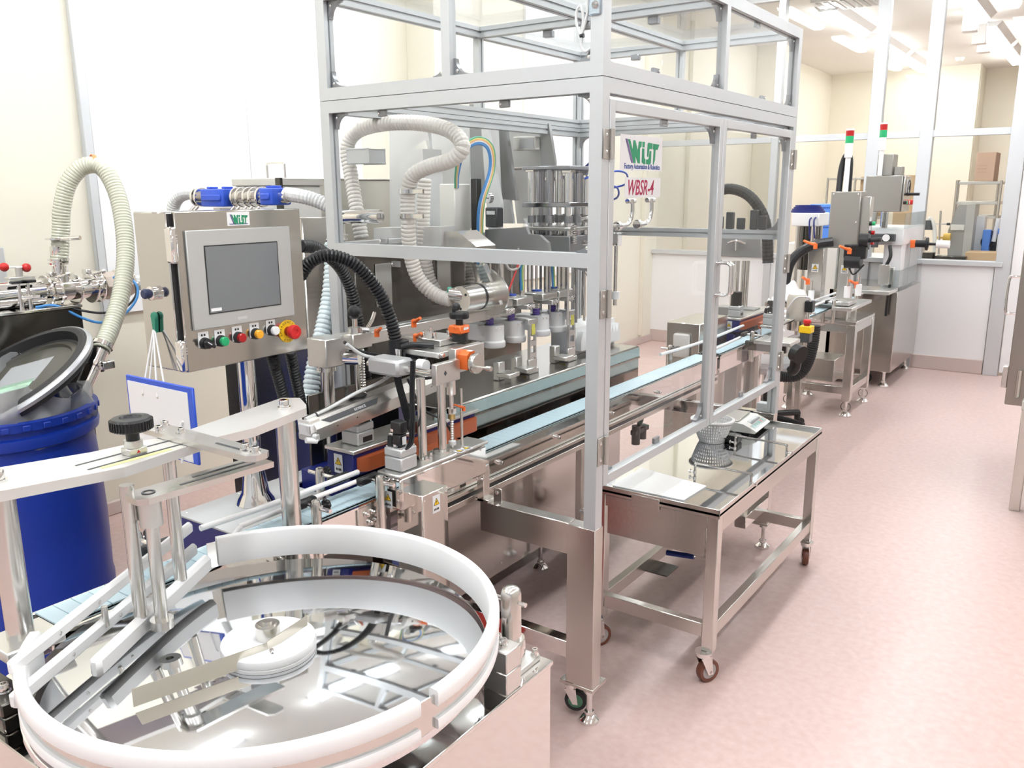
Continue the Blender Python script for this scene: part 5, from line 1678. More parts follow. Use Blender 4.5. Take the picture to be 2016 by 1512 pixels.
m = MB(); m.box(p0[0], p1[0], 2.94, 2.99, p1[2], p0[2], .005); m.m(1).box(p0[0] + .01, p1[0] - .01, 2.9385, 2.94, p0[2] - .03, p0[2] - .015)
m.build('air_regulator', [DARK, PAPER], fm)
# dosing cylinder
f0 = Vector((-1.9307, 2.4200, 1.2644))
m = MB(); m.cyl(f0, f0 + Vector((0, .10, .0)), .049, seg=40)
for i in range(3):
    a = .6 + i * 2.1
    m.m(1).cyl(f0 + Vector((.034 * math.cos(a), -.001, .034 * math.sin(a))), f0 + Vector((.034 * math.cos(a), .0005, .034 * math.sin(a))), .005, seg=10)
m.m(1).cyl(f0 + Vector((0, .10, 0)), f0 + Vector((0, .112, 0)), .050, seg=40)
m.m(0).cyl(f0 + Vector((0, .112, 0)), f0 + Vector((0, .19, 0)), .049, seg=40); m.cyl(f0 + Vector((0, .19, 0)), f0 + Vector((0, .20, 0)), .082, seg=48); m.cyl(f0 + Vector((-.02, .20, .01)), f0 + Vector((-.10, .30, .04)), .05, seg=32)
m.build('dosing_cylinder', [STEEL, BLACK], fm)
m = MB(); m.cyl(f0 + Vector((-.045, -.01, .02)), f0 + Vector((-.005, .02, .012)), .026, seg=20); m.m(1).box(f0.x - .045, f0.x - .028, f0.y - .02, f0.y + .0, f0.z + .01, f0.z + .045, .004)
m.build('hose_coupling', [CHROME, mat('green_tag', (0.12, 0.5, 0.38), 0.5)], fm)
# white ribbed hoses inside the guard
HP = [(-2.2965, 2.3000, 1.4804), (-2.3143, 2.3000, 1.5732), (-2.3553, 2.3200, 1.7024), (-2.3793, 2.3300, 1.8132), (-2.3303, 2.3400, 1.8698), (-2.1985, 2.3500, 1.8911), (-2.0386, 2.3600, 1.8841), (-1.9133, 2.3600, 1.8548), (-1.8489, 2.3500, 1.8018), (-1.8885, 2.3400, 1.7574), (-1.9833, 2.3300, 1.7355), (-2.0533, 2.3200, 1.7037), (-2.0777, 2.3200, 1.6372), (-2.0795, 2.3200, 1.5393), (-2.0923, 2.3400, 1.4291), (-2.0806, 2.3700, 1.3348), (-2.0223, 2.4000, 1.2754), (-1.9584, 2.4100, 1.2636)]
hose('ribbed_hose', 'long ivory ribbed hose looping high inside the front guard panel', HP, .0275, .0145, .0035, HOSE_W)
hose('ribbed_hose', 'short ivory ribbed hose standing directly behind the looping one', [(-2.1521, 2.5000, 1.6977), (-2.1604, 2.5000, 1.6079), (-2.1654, 2.5000, 1.4745), (-2.1670, 2.5200, 1.3370), (-2.1486, 2.5500, 1.2560)], .0265, .0145, .0035, HOSE_W)
m = MB(); q = (-2.3452, 2.3100, 1.7806); m.box(-2.205, q[0] + .034, 2.26, 2.345, q[2] - .03, q[2] + .02, .003)
m.build('hose_bracket', ALU, gd)
for py in ((-2.0771, 2.3200, 1.6513), (-2.0808, 2.3200, 1.5661)):
    m = MB(); m.lathe([(.0285, -.008), (.033, -.008), (.033, .008), (.0285, .008)], py, (0, 0, 1), 28, closed=True); m.box(py[0] + .02, py[0] + .10, py[1] - .036, py[1] - .028, py[2] - .007, py[2] + .007)
    m.build('hose_clamp', CHROME, fm)
# elbow and check valve at the corner post
p = (-2.3048, 2.2000, 1.5576)
m = MB(); m.tube([(-2.31, 2.20, 1.46), (-2.31, 2.20, 1.54), (-2.29, 2.20, 1.56), (-2.19, 2.21, 1.565), (-2.12, 2.22, 1.565)], .024, seg=20, sub=5)
for z in (1.465, 1.485, 1.50):
    m.lathe([(.02, -.004), (.034, -.003), (.034, .003), (.02, .004)], (-2.31, 2.20, z), (0, 0, 1), 24, closed=True)
m.cyl((-2.36, 2.19, 1.48), (-2.31, 2.19, 1.478), .009, seg=12)
m.build('pipe_elbow', CHROME, fm)

# filling stations


def station(y, x=-1.95):
    mm = MB(); mm.lathe([(0, .012), (.043, .012), (.046, .016), (.046, .034), (.041, .040), (.040, .100), (0, .100)], (x, y, 1.04), seg=32); mm.box(x - .10, x + .0, y - .04, y + .03, 1.075, 1.14, .003)
    c = mm.build('dosing_cup', WHITE, fm)
    for d in (-.012, .012):
        screw(c, (x + .0385, y + d - .02, 1.13), (1, -.3, 0), .004)
    mm = MB()
    for i in range(4):
        mm.lathe([(.010, 0), (.0155, .0035), (.010, .007)], (x - .01, y - .012, 1.165 + i * .010), seg=16)
    mm.m(1).cyl((x - .01, y - .012, 1.138), (x - .01, y - .012, 1.168), .0145, seg=16)
    for i in range(3):
        mm.m(1).lathe([(.0145, 0), (.0165, .003), (.0145, .006)], (x - .01, y - .012, 1.142 + i * .008), seg=16)
    mm.build('spring', [PLATE, VIOLET], fm)
    mm = MB(); mm.box(x - .06, x + .045, y - .045, y + .07, 1.205, 1.235, .004); mm.box(x - .02, x + .06, y + .005, y + .06, 1.185, 1.205, .003)
    b = mm.build('head_block', ALUD if False else PLATE, fm)
    for yy in (y + .02, y + .045):
        bolt(b, (x + .06, yy, 1.195), (1, 0, 0), r=.008, h=.006)
    mm = MB(); mm.lathe([(0, 1.235), (.020, 1.235), (.020, 1.241), (.016, 1.243)], (x - .005, y - .015, 0), seg=24); mm.m(1).lathe([(0, 1.243), (.0205, 1.2415), (.0205, 1.247), (0, 1.2475)], (x - .005, y - .015, 0), seg=24)
    mm.build('head_cap', [WHITE, BLUEP], fm)
    for dx, dy, h in ((-.03, .02, 1.43), (.005, .045, 1.43), (-.045, -.02, 1.40)):
        mm = MB(); mm.cyl((x + dx, y + dy, 1.235), (x + dx, y + dy, h), .0055 if dx < 0 else .012, seg=14)
        mm.build('guide_shaft', STEEL, fm)


for y in (2.655, 2.80, 2.985, 3.115):
    station(y)


def stand(y, x=-1.87):
    """bridge stand with two round holes"""
    mm = MB(); mm.box(x - .012, x, y - .03, y + .03, .945, .985, .002)
    mm.box(x - .012, x, y - .024, y - .017, .985, 1.14); mm.box(x - .012, x, y + .017, y + .024, .985, 1.14)
    for z in (1.0, 1.05, 1.10):
        mm.box(x - .012, x, y - .017, y + .017, z - .011, z + .011)
    mm.box(x - .014, x + .002, y - .034, y + .034, 1.128, 1.150, .002); mm.box(x - .10, x - .01, y - .02, y + .012, 1.14, 1.15, .001)
    mm.box(x - .08, x + .004, y - .035, y + .04, .926, .946, .003)
    mm.m(1).box(x + .0005, x + .0012, y - .012, y + .012, 1.085, 1.145); mm.m(1).box(x - .05, x - .01, y - .0365, y - .035, .93, .942)
    return mm.build('bridge_stand', [PLATE, mat('yellow_paint_mark', (0.75, 0.70, 0.12), 0.5)], fm)


for y in (2.815, 3.12):
    stand(y)
for y in (2.62, 2.74, 3.03):
    m = MB(); m.box(-1.90, -1.835, y - .02, y + .05, .945, .963, .003); m.box(-1.93, -1.90, y, y + .04, .926, 1.0, .003)
    m.build('locating_foot', PLATE, fm)
for mt_, k in ((WIREY, 0), (WIREG, 1), (WIREB, 2)):
    o = k * .007
    m = MB(); m.tube([(-1.93, 2.83 - o, 1.26), (-1.93, 2.83 - o, 1.36), (-1.93, 2.88, 1.42 - o), (-1.93, 2.97, 1.43 - o), (-1.93, 3.05 - o, 1.38), (-1.93, 3.07 - o, 1.25)], .0045, seg=8, sub=8)
    m.build('air_tube', mt_, fm)
m = MB(); m.tube([(-1.93, 2.72, 1.255), (-1.93, 2.76, 1.31), (-1.93, 2.80, 1.37)], .004, seg=8); m.m(1).tube([(-1.93, 2.70, 1.39), (-1.93, 2.74, 1.35), (-1.93, 2.80, 1.355), (-1.93, 2.82, 1.40), (-1.93, 2.80, 1.43)], .005, seg=8)
m.build('air_tube', [WIRER, WIREW], fm)
# valve manifold: rows of vertical cylinders, blocks, springs
rnd = random.Random(4)
for i, y in enumerate((3.03, 3.10, 3.17, 3.24, 3.31)):
    for x in (-2.02, -1.93, -1.84):
        m = MB(); zt = 1.74 - rnd.random() * .05
        m.cyl((x, y, 1.60), (x, y, zt), .017, seg=18); m.cyl((x, y, 1.50), (x, y, 1.60), .011, seg=14); m.cyl((x, y, 1.40), (x, y, 1.50), .019, seg=18); m.box(x - .02, x + .02, y - .02, y + .02, zt, zt + .014, .002)
        m.m(1).cyl((x, y, 1.52), (x, y, 1.55), .018, seg=18); m.m(0).cyl((x, y, 1.10), (x, y, 1.40), .006, seg=10)
        m.build('valve_cylinder', [(CHROME, DARKCHROME)[(i + int(x * 100)) % 2], ALUD], fm)
for z0, z1, mt_ in ((1.585, 1.605, DARKCHROME), (1.49, 1.505, PLATE), (1.395, 1.47, ALUD), (1.735, 1.75, ALUD)):
    m = MB(); m.box(-2.05, -1.815, 3.0, 3.34, z0, z1, .003)
    m.build('manifold_plate', mt_, fm)
for y in (3.02, 3.16):
    m = MB()
    for k in range(9):
        m.lathe([(.009, 0), (.0125, .003), (.009, .006)], (-1.805, y, 1.44 + k * .0085), seg=12)
    m.build('spring', CHROME, fm)
for y in (3.08, 3.22):
    m = MB(); m.cyl((-1.80, y, 1.54), (-1.76, y, 1.54), .014, seg=16); m.cyl((-1.80, y, 1.44), (-1.745, y, 1.44), .011, seg=16)
    m.build('valve_nipple', CHROME, fm)
for k, (y, z) in enumerate(((3.12, 1.70), (3.2, 1.66), (3.28, 1.72))):
    m = MB(); m.tube([(-1.82, y, z), (-1.77, y + .03, z + .012), (-1.76, y + .10, z + .0), (-1.80, y + .17, z - .04), (-1.88, y + .18, z - .06)], .0042, seg=8)
    m.build('air_tube', BLUEP, fm)
m = MB(); m.tube([(-1.86, 3.20, 1.75), (-1.80, 3.22, 1.80), (-1.78, 3.20, 1.70), (-1.80, 3.18, 1.62)], .005, seg=8)
m.build('air_tube', NAVY, fm)
# product outlet bends seen past the corner post
for (c, s_) in (((-1.8000, 3.5190, 1.5994), 0), ((-1.8000, 3.7163, 1.6015), .10)):
    m = MB(); x, y, z = c
    m.tube([(x, y + .0, z), (x, y, z - .05), (x, y - .02, z - .085), (x, y - .06, z - .10), (x, y - .14, z - .102)], .0095, seg=12)
    m.cyl((x, y - .05, z + .005), (x, y + .02, z + .005), .011, seg=14); m.cyl((x, y - .02, z - .004), (x, y - .02, z + .014), .016, seg=16); m.cyl((x, y - .15, z - .102), (x, y - .125, z - .102), .02, seg=18)
    m.build('outlet_bend', CHROME, fm)
p = (-1.9000, 3.5601, 1.4081)
m = MB(); m.cyl((p[0], p[1], 1.12), (p[0], p[1], 1.46), .009, seg=14); m.box(p[0] - .02, p[0] + .02, p[1] - .02, p[1] + .02, 1.40, 1.46, .003); m.m(1).cyl((p[0], p[1], 1.15), (p[0], p[1], 1.185), .022, seg=20)
m.build('nozzle_rod', [CHROME, WHITE], fm)
m = MB()
yy0, yy1 = 3.25, 3.62
n = 12
pts = [(yy0, .945), (yy1, .945)]
for i in range(n):
    b0 = yy1 - (i) * (yy1 - yy0) / n
    pts += [(b0, .99), (b0 - (yy1 - yy0) / n * .5, 1.03)]
pts += [(yy0, .99)]
m.prism(pts, 'X', -1.93, -1.90); m.prism([(yy0, .926), (yy1, .926), (yy1, 1.05), (yy0, 1.05)], 'X', -2.06, -1.93)
m.build('comb_tray', WHITE, fm)

# dark steel cabinet standing behind the guard on its left side
ec = thing('electrical_cabinet', (-2.55, 2.85, 0), 'dark steel cabinet behind the guard with a white document pocket', 'cabinet')
m = MB(); m.box(-2.78, -2.36, 2.32, 3.45, .08, 1.42, .004)
eb2 = m.build('body', mat('dark_brown_steel', (0.24, 0.225, 0.205), 0.2, 0.9, bump=(4.0, (1, 1, 1), 0.06)), ec)
for x in (-2.74, -2.40):
    for y in (2.38, 3.39):
        foot(ec, (x, y, 0), .08)
q0, q1 = (-2.3580, 2.4277, 1.3745), (-2.3580, 2.5172, 1.2047)
m = MB(); m.box(-2.36, -2.354, q0[1], q1[1], q1[2], q0[2], .002)
m.build('document_pocket', OFFWHITE, eb2)

# ================================================================ rest of the line beyond the guard
cv2 = conveyor(4.26, 7.25, 'second pale blue slat conveyor continuing from the guard to the labelling stand', (4.9,))
m = MB(); m.tube([(-1.66, 5.35, .858), (-1.66, 6.9, .858)], .008, smooth=False, seg=12)
m.build('guide_rod', WHITE, cv2)
m = MB(); m.tube([(-1.735, 5.3, .858), (-1.735, 6.9, .858)], .008, smooth=False, seg=12)
m.build('guide_rod', WHITE, cv2)
for y in (5.7, 6.35, 7.0):
    guide_bracket(-1.60, y, 1, -1.66, cv2)
# second transfer unit (copy of the first)
tu2 = clone(tu, (0, 3.2, 0), 'second orange side-belt transfer unit, seen through the right-hand guard door')
def drop(o):
    for ch in list(o.children):
        drop(ch)
    bpy.data.objects.remove(o)
for ch in list(tu2.children):
    if ch.name.split('.')[0] not in ('housing', 'gearhead', 'motor', 'post', 'drive_housing', 'solenoid_valve'):
        drop(ch)
# grey gear motor beside the line
p = (-1.5586, 5.3000, 1.0329)
gm = thing('gear_motor', (p[0], p[1], .80), 'beige cylindrical gear motor with black box right of the guard', 'motor')
m = MB(); m.lathe([(0, .86), (.055, .86), (.058, .87), (.058, 1.0), (.05, 1.02), (0, 1.025)], (p[0], p[1], 0), seg=28)
m.build('body', mat('beige_enamel', (0.58, 0.55, 0.49), 0.45), gm)
m = MB(); m.box(p[0] + .058, p[0] + .105, p[1] - .03, p[1] + .03, .915, .985, .004)
m.build('terminal_box', BLACK, gm)
m = MB(); m.cyl((p[0], p[1], .80), (p[0], p[1], .86), .07, seg=24)
m.build('mount', STEEL, gm)
m = MB(); m.tube([(p[0] - .04, p[1] - .03, .85), (p[0] - .03, p[1] - .07, .93), (p[0] + .02, p[1] - .075, 1.005), (p[0] + .08, p[1] - .05, 1.01), (p[0] + .09, p[1] - .02, .98)], .006, seg=8)
m.build('cable', HOSE_G, gm)
# white cloth over a box behind it
p = (-1.8678, 6.1700, 0.9650)
m = MB()
pts = []
cl = MB(); b = cl.b
N = 18; grid = []
for i in range(N + 1):
    row = []
    for j in range(N + 1):
        u, v = i / N - .5, j / N - .5
        h = .13 * max(0, 1 - (u * u + v * v) * 3.2) + .018 * math.sin(u * 17 + v * 6) + .012 * math.sin(v * 23 - u * 9)
        row.append(b.verts.new((p[0] + u * .24, p[1] + v * .26, .86 + h)))
    grid.append(row)
for i in range(N):
    for j in range(N):
        b.faces.new((grid[i][j], grid[i + 1][j], grid[i + 1][j + 1], grid[i][j + 1]))
clo = cl.build('covering_cloth', mat('white_cloth', (0.88, 0.88, 0.87), 0.9), None, sharp=180)
so = clo.modifiers.new('thick', 'SOLIDIFY'); so.thickness = .004
tag(clo, 'crumpled white cloth behind the beige motor right of the guard', 'cloth')
st3 = thing('side_table', (p[0], p[1], 0), 'small steel table with black floor unit under the crumpled white cloth', 'table')
m = MB(); m.box(p[0] - .14, p[0] + .10, p[1] - .12, p[1] + .12, .83, .86, .003)
m.build('table_top', STEELH, st3)
for dx in (-.11, .08):
    for dy in (-.095, .095):
        m = MB(); m.box(p[0] + dx - .02, p[0] + dx + .02, p[1] + dy - .02, p[1] + dy + .02, 0, .83, .002)
        m.build('leg', STEELH, st3)
m = MB(); m.box(p[0] - .09, p[0] + .06, p[1] - .075, p[1] + .075, .42, .66, .004)
m.build('shelf_box', OFFWHITE, st3)
# emergency stop box
p = (-1.4027, 5.0000, 0.8550)
es = thing('emergency_stop_box', (p[0], p[1], p[2] - .04), 'yellow emergency stop box with red mushroom button on the conveyor bracket', 'emergency stop')
m = MB(); m.box(p[0] - .035, p[0] + .035, p[1] - .035, p[1] + .035, p[2] - .02, p[2] + .02, .003)
m.build('housing', YELLOW, es)
m = MB(); m.box(p[0] - .028, p[0] + .028, p[1] - .03, p[1] + .03, p[2] - .075, p[2] - .02, .002); m.box(p[0] - .1, p[0] - .01, p[1] - .01, p[1] + .01, p[2] - .08, p[2] - .065)
m.build('mount', DARK, es)
m = MB(); m.cyl((p[0], p[1], p[2] + .02), (p[0], p[1], p[2] + .035), .017, seg=20); m.m(1).lathe([(.014, .035), (.022, .037), (.022, .052), (.018, .056), (0, .056)], (p[0], p[1], p[2]), seg=24)
m.build('mushroom_button', [mat('dark_red_plastic', (0.25, 0.01, 0.01), 0.4), RED], es)
# outfeed plate with black hand knob and corrugated hose
p = (-1.4453, 4.6000, 0.8485)
op = thing('outfeed_table', (p[0], p[1], p[2]), 'small steel plate with black knob at the guard exit', 'plate')
m = MB(); m.box(p[0] - .10, p[0] + .10, p[1] - .09, p[1] + .09, p[2] - .02, p[2], .002)
m.build('plate', PLATE, op)
m = MB(); m.box(p[0] - .17, p[0] + .06, p[1] - .03, p[1] + .0, p[2] - .07, p[2] - .02, .002)
m.build('bracket', DARKSTEEL, op)
m = MB(); m.cyl((p[0] + .12, p[1] - .06, p[2] - .05), (p[0] + .16, p[1] - .08, p[2] - .06), .05, seg=28); m.tube([(p[0] + .13, p[1] - .06, p[2] - .08), (p[0] + .12, p[1] - .05, p[2] - .14), (p[0] + .10, p[1] - .04, p[2] - .16)], .03, seg=12)
m.build('hand_knob', BLACK, op)
m = MB(); m.cyl((p[0] + .02, p[1], p[2]), (p[0] + .02, p[1], p[2] + .05), .012, seg=16); m.cyl((p[0] + .02, p[1], p[2] + .05), (p[0] + .02, p[1], p[2] + .07), .018, r2=.008, seg=16)
m.build('nozzle', WHITE, op)
hose('corrugated_hose', 'black corrugated hose hanging in a bend beside the grey stool seat', [(-1.4094, 5.2000, 0.8523), (-1.4154, 5.2000, 0.7271), (-1.4378, 5.2000, 0.6144), (-1.4879, 5.2000, 0.5352), (-1.5711, 5.2000, 0.5123), (-1.6679, 5.2000, 0.5235)], .034, .014, .004, RUBBER)
hose('black_hose', 'thick black hose arching from the guard to the grey control box', [(-1.9495, 6.3000, 0.9669), (-1.9221, 6.3000, 1.1176), (-1.8690, 6.3500, 1.2015), (-1.7775, 6.4000, 1.2569), (-1.6664, 6.4500, 1.2796)], .036, .02, .001, BLACK)
hose('black_hose', 'black hose arch seen through the right-hand guard door', [(-1.8605, 4.6000, 1.6405), (-1.7499, 4.6000, 1.6564), (-1.6477, 4.6000, 1.6181), (-1.5720, 4.6000, 1.5268), (-1.5375, 4.6000, 1.4193), (-1.5217, 4.6000, 1.2561)], .03, .02, .002, RUBBER)
# stool
sx, sy_ = -1.85, 5.72
sl = thing('work_stool', (sx, sy_, 0), 'grey seated work stool with black star base and casters beyond the guard', 'stool')
p = (0, 0, .46)
m = MB(); m.lathe([(0, p[2] - .03), (.16, p[2] - .03), (.20, p[2] - .01), (.205, p[2] + .02), (.18, p[2] + .05), (.10, p[2] + .06), (0, p[2] + .055)], (sx, sy_, 0), seg=36)
m.build('seat', mat('grey_vinyl', (0.42, 0.43, 0.44), 0.5), sl)
m = MB(); m.cyl((sx, sy_, .08), (sx, sy_, p[2] - .03), .022, seg=18)
m.build('column', BLACK, sl)
for k in range(5):
    a = -.25 + k * 2 * math.pi / 5
    d = Vector((math.cos(a), math.sin(a), 0))
    m = MB(); m.tube([(sx, sy_, .115), Vector((sx, sy_, .105)) + d * .2, Vector((sx, sy_, .095)) + d * .30], .022, seg=10); m.cyl(Vector((sx, sy_, .05)) + d * .29, Vector((sx, sy_, .10)) + d * .29, .022, seg=12)
    lg = m.build('star_leg', BLACK, sl)
    c = Vector((sx, sy_, .03)) + d * .31
    pr = Vector((-d.y, d.x, 0))
    m = MB(); m.cyl(c - pr * .022, c - pr * .006, .03, seg=18); m.cyl(c + pr * .006, c + pr * .022, .03, seg=18); m.cyl(c - pr * .01, c + pr * .01, .01, seg=10)
    m.build('caster', RUBBER, lg)

# ---- labelling stand
LX0, LX1, LY0, LY1, LZ = -1.935, -1.445, 6.39, 6.98, .79
ls_ = thing('labelling_stand', ((LX0 + LX1) / 2, (LY0 + LY1) / 2, 0), 'open steel stand carrying the labelling head and the grey control box', 'stand')
m = MB(); m.box(LX0, LX1, LY0, LY1, LZ - .10, LZ - .075, .002)
m.build('table_top', STEEL, ls_)
m = MB(); m.box(LX0 + .061, LX1 - .061, LY0 + .004, LY0 + .02, LZ - .16, LZ - .101, .002); m.box(LX1 - .02, LX1 - .004, LY0 + .061, LY1 - .061, LZ - .16, LZ - .101, .002)
m.build('apron', STEEL, ls_)
for x in (LX0, LX1 - .06):
    for y in (LY0, LY1 - .06):
        m = MB(); m.box(x, x + .06, y, y + .06, .12, LZ - .10, .003)
        lg = m.build('leg', STEEL, ls_)
        foot(lg, (x + .03, y + .03, 0), .12, r=.045, rod=.011)
        m = MB(); m.lathe([(.032, -.003), (.036, -.003), (.036, .003), (.032, .003)], (x + .03, y + .028, .075), (0, 1, 0), 24, closed=True)
        m.build('foot_ring', DARKSTEEL, lg)
for a in ((LX0 + .06, LX1 - .06, LY0 + .005, LY0 + .055), (LX0 + .06, LX1 - .06, LY1 - .055, LY1 - .005), (LX0 + .005, LX0 + .055, LY0 + .06, LY1 - .06), (LX1 - .055, LX1 - .005, LY0 + .06, LY1 - .06)):
    m = MB(); m.box(*a, .17, .225, .002)
    m.build('stretcher', STEEL, ls_)
m = MB(); m.box(-1.80, -1.60, 6.5, 6.8, .23, .40, .004)
m.build('transformer_box', STEELH, ls_)
for (pa, pb) in (((-1.8495, 6.5500, 1.2543), (-1.7385, 6.5500, 0.8607)), ((-1.628, 6.55, 1.24), (-1.5369, 6.5500, 0.8627))):
    m = MB(); m.box(pa[0], pb[0], 6.5, 6.60, LZ - .075, pa[2], .003)
    c = m.build('column', STEELH, ls_)
    warn(c, ((pa[0] + pb[0]) / 2, 6.4995, 1.08), (1, 0, 0), (0, 0, 1), .05, .06)
m = MB(); m.box(-1.76, -1.50, 6.36, 6.60, .83, .86, .003); m.box(-1.60, -1.46, 6.30, 6.9, .80, .825, .003)
m.build('label_plate', PLATE, ls_)
p = (-1.4675, 6.4000, 1.1482)
m = MB(); m.cyl((p[0] - .09, p[1], p[2]), (p[0] + .02, p[1], p[2]), .05, seg=24); m.box(p[0] - .1, p[0] + .05, p[1] - .03, p[1] + .04, p[2] + .02, p[2] + .12, .006); m.tube([(p[0] - .06, p[1], p[2] - .05), (p[0] - .02, p[1] - .02, p[2] - .09), (p[0] + .04, p[1], p[2] - .02)], .006, seg=8)
m.build('sensor_head', BLACK, ls_)
m = MB(); m.cyl((p[0] + .0, p[1], p[2] + .15), (p[0] + .06, p[1], p[2] + .15), .05, seg=20); m.cyl((p[0] + .06, p[1], p[2] + .15), (p[0] + .14, p[1], p[2] + .16), .016, seg=14)
m.build('adjust_knob', BLACK, ls_)
for q, yw in (((-1.7476, 6.3000, 1.2342), .4), ((-1.5102, 6.3000, 1.2067), .9), ((-1.7550, 6.2000, 0.9871), 1.4), ((-1.4432, 6.3000, 0.9707), 1.2)):
    lever(q, yw, 1.7, ls_)
for q in ((-1.7526, 6.3000, 0.9041), (-1.5036, 6.3000, 0.9490), (-1.4292, 6.3000, 0.9679)):
    m = MB(); m.cyl((q[0], q[1], q[2] - .05), (q[0], q[1], q[2] + .03), .022, seg=18); m.m(1).cyl((q[0], q[1], q[2] + .03), (q[0], q[1], q[2] + .10), .008, seg=12)
    m.build('guide_stud', [WHITE, CHROME], ls_)
# control box with buttons and signal tower
cx = thing('control_box', (-1.61, 6.58, 1.232), 'blank grey control box with side buttons and a red and green signal tower', 'control box')
m = MB(); m.box(-1.718, -1.512, 6.50, 6.66, 1.232, 1.635, .004)
bb = m.build('enclosure', mat('grey_hammered_steel', (0.37, 0.36, 0.33), 0.35, 0.6), cx)
for x, z in ((-1.70, 1.25), (-1.70, 1.617), (-1.53, 1.25), (-1.53, 1.617), (-1.53, 1.42)):
    screw(bb, (x, 6.50, z), (0, -1, 0), .006)
m = MB(); m.box(-1.512, -1.45, 6.54, 6.64, 1.26, 1.60, .003)
sb = m.build('switch_panel', STEELH, cx)
for z, mt_, r in ((1.41, GREEN, .016), (1.345, REDL, .016), (1.28, RED, .024)):
    m = MB(); m.cyl((-1.45, 6.58, z), (-1.435, 6.58, z), r, seg=18); m.m(1).cyl((-1.435, 6.58, z), (-1.415, 6.58, z), r * .9, seg=18); m.m(2).box(-1.4502, -1.449, 6.555, 6.605, z + r, z + r + .03)
    m.build('push_button', [BLACK, mt_, PAPER], sb)


def signal_tower(parent, x, y, z0, z1, zl):
    mm = MB(); mm.cyl((x, y, z0), (x, y, zl), .018, seg=18); mm.cyl((x, y, zl - .10), (x, y, zl), .027, seg=20)
    t_ = mm.build('signal_pole', WHITE, parent)
    h = (z1 - zl) / 2
    mm = MB(); mm.cyl((x, y, zl), (x, y, zl + h), .028, seg=24)
    mm.build('green_lens', GREEN, t_)
    mm = MB(); mm.cyl((x, y, zl + h), (x, y, z1 - .012), .028, seg=24); mm.m(1).cyl((x, y, z1 - .012), (x, y, z1), .028, seg=24)
    mm.build('red_lens', [REDL, WHITE], t_)


signal_tower(cx, -1.64, 6.58, 1.635, 2.075, 1.975)
m = MB(); m.tube([(-1.70, 6.63, 1.635), (-1.70, 6.66, 1.80), (-1.675, 6.66, 1.89), (-1.645, 6.66, 1.86), (-1.635, 6.64, 1.635)], .022, seg=12)
m.build('cable_loop', BLACK, cx)

# ---- capping machine with white portal
CX_0, CX_1, CYa, CYb, CZt = -1.95, -1.40, 7.55, 8.55, .82
cm = thing('capping_machine', ((CX_0 + CX_1) / 2, (CYa + CYb) / 2, 0), 'tall capping machine with white portal frame on a steel cabinet by the partition', 'capping machine')
m = MB(); m.box(CX_0, CX_1, CYa, CYb, .14, CZt, .004)
m.build('cabinet', mat('satin_cabinet_steel', (0.55, 0.53, 0.50), 0.2, 0.95), cm)
for x in (CX_0 + .06, CX_1 - .06):
    for y in (CYa + .06, CYb - .05):
        foot(cm, (x, y, 0), .14, r=.045, rod=.012)
caster(cm, (-1.62, 7.68, 0), .14, .05, .4, RUBBER, DARK, w=.03)
PW = mat('white_enamel', (0.80, 0.81, 0.82), 0.35)
m = MB(); m.box(-1.55, -1.41, 7.60, 7.75, CZt + .03, 1.33, .005); m.box(-1.90, -1.78, 7.60, 7.75, CZt + .03, 1.33, .005)
m.box(-1.92, -1.405, 7.58, 8.45, 1.20, 1.335, .005)
m.build('portal_frame', PW, cm)
for q in ((-1.48, 7.66), (-1.83, 7.66)):
    m = MB(); m.cyl((q[0], q[1], CZt), (q[0], q[1], CZt + .03), .05, seg=24); m.m(1).box(q[0] - .03, q[0] + .03, 7.575, 7.60, CZt + .04, CZt + .2, .004)
    m.build('portal_foot', [CHROME, PLATE], cm)
m = MB(); m.box(-1.47, -1.42, 7.80, 8.40, CZt + .02, 1.20, .004); m.box(-1.45, -1.415, 8.0, 8.04, CZt + .02, 1.20)
m.build('rear_column', ALU, cm)
for b_ in ((-1.92, -1.40, 7.56, 7.563, 1.335, 1.46), (-1.403, -1.40, 7.56, 8.45, 1.335, 1.46), (-1.52, -1.40, 7.555, 7.558, CZt, 1.0), (-1.398, -1.395, 7.555, 8.5, CZt, 1.0)):
    m = MB(); m.box(*b_)
    m.build('clear_shield', COVER, cm)
m = MB(); m.box(-1.72, -1.44, 7.52, 7.80, 1.47, 1.758, .005)
hb = m.build('control_head', mat('grey_hammered_steel', (0.37, 0.36, 0.33), 0.35, 0.6), cm)
m = MB(); m.box(-1.438, -1.425, 7.54, 7.80, 1.475, 1.752, .003)
hd2 = m.build('door', STEEL, hb)
m = MB(); m.box(-1.425, -1.421, 7.60, 7.72, 1.62, 1.73, .002)
m.build('touch_screen', BEZEL, hd2)
for i, mt_ in enumerate((BLACK, GREEN, REDL, WHITEL, RED)):
    y = 7.57 + i * .045
    m = MB(); m.cyl((-1.425, y, 1.545), (-1.405 if i < 4 else -1.39, y, 1.545), .014 if i < 4 else .02, seg=16)
    m.build('push_button', mt_, hd2)
m = MB(); m.cyl((-1.58, 7.66, 1.335), (-1.58, 7.66, 1.47), .03, seg=20)
m.build('head_post', CHROME, cm)
m = MB(); m.box(-1.66, -1.54, 7.60, 7.78, 1.76, 1.93, .004); m.box(-1.53, -1.47, 7.62, 7.72, 1.76, 1.83, .003)
m.build('upper_box', mat('grey_hammered_steel', (0.37, 0.36, 0.33), 0.35, 0.6), cm)
signal_tower(cm, -1.63, 7.58, 1.76, 2.175, 2.06)
p = (-1.4264, 7.7000, 1.6600)
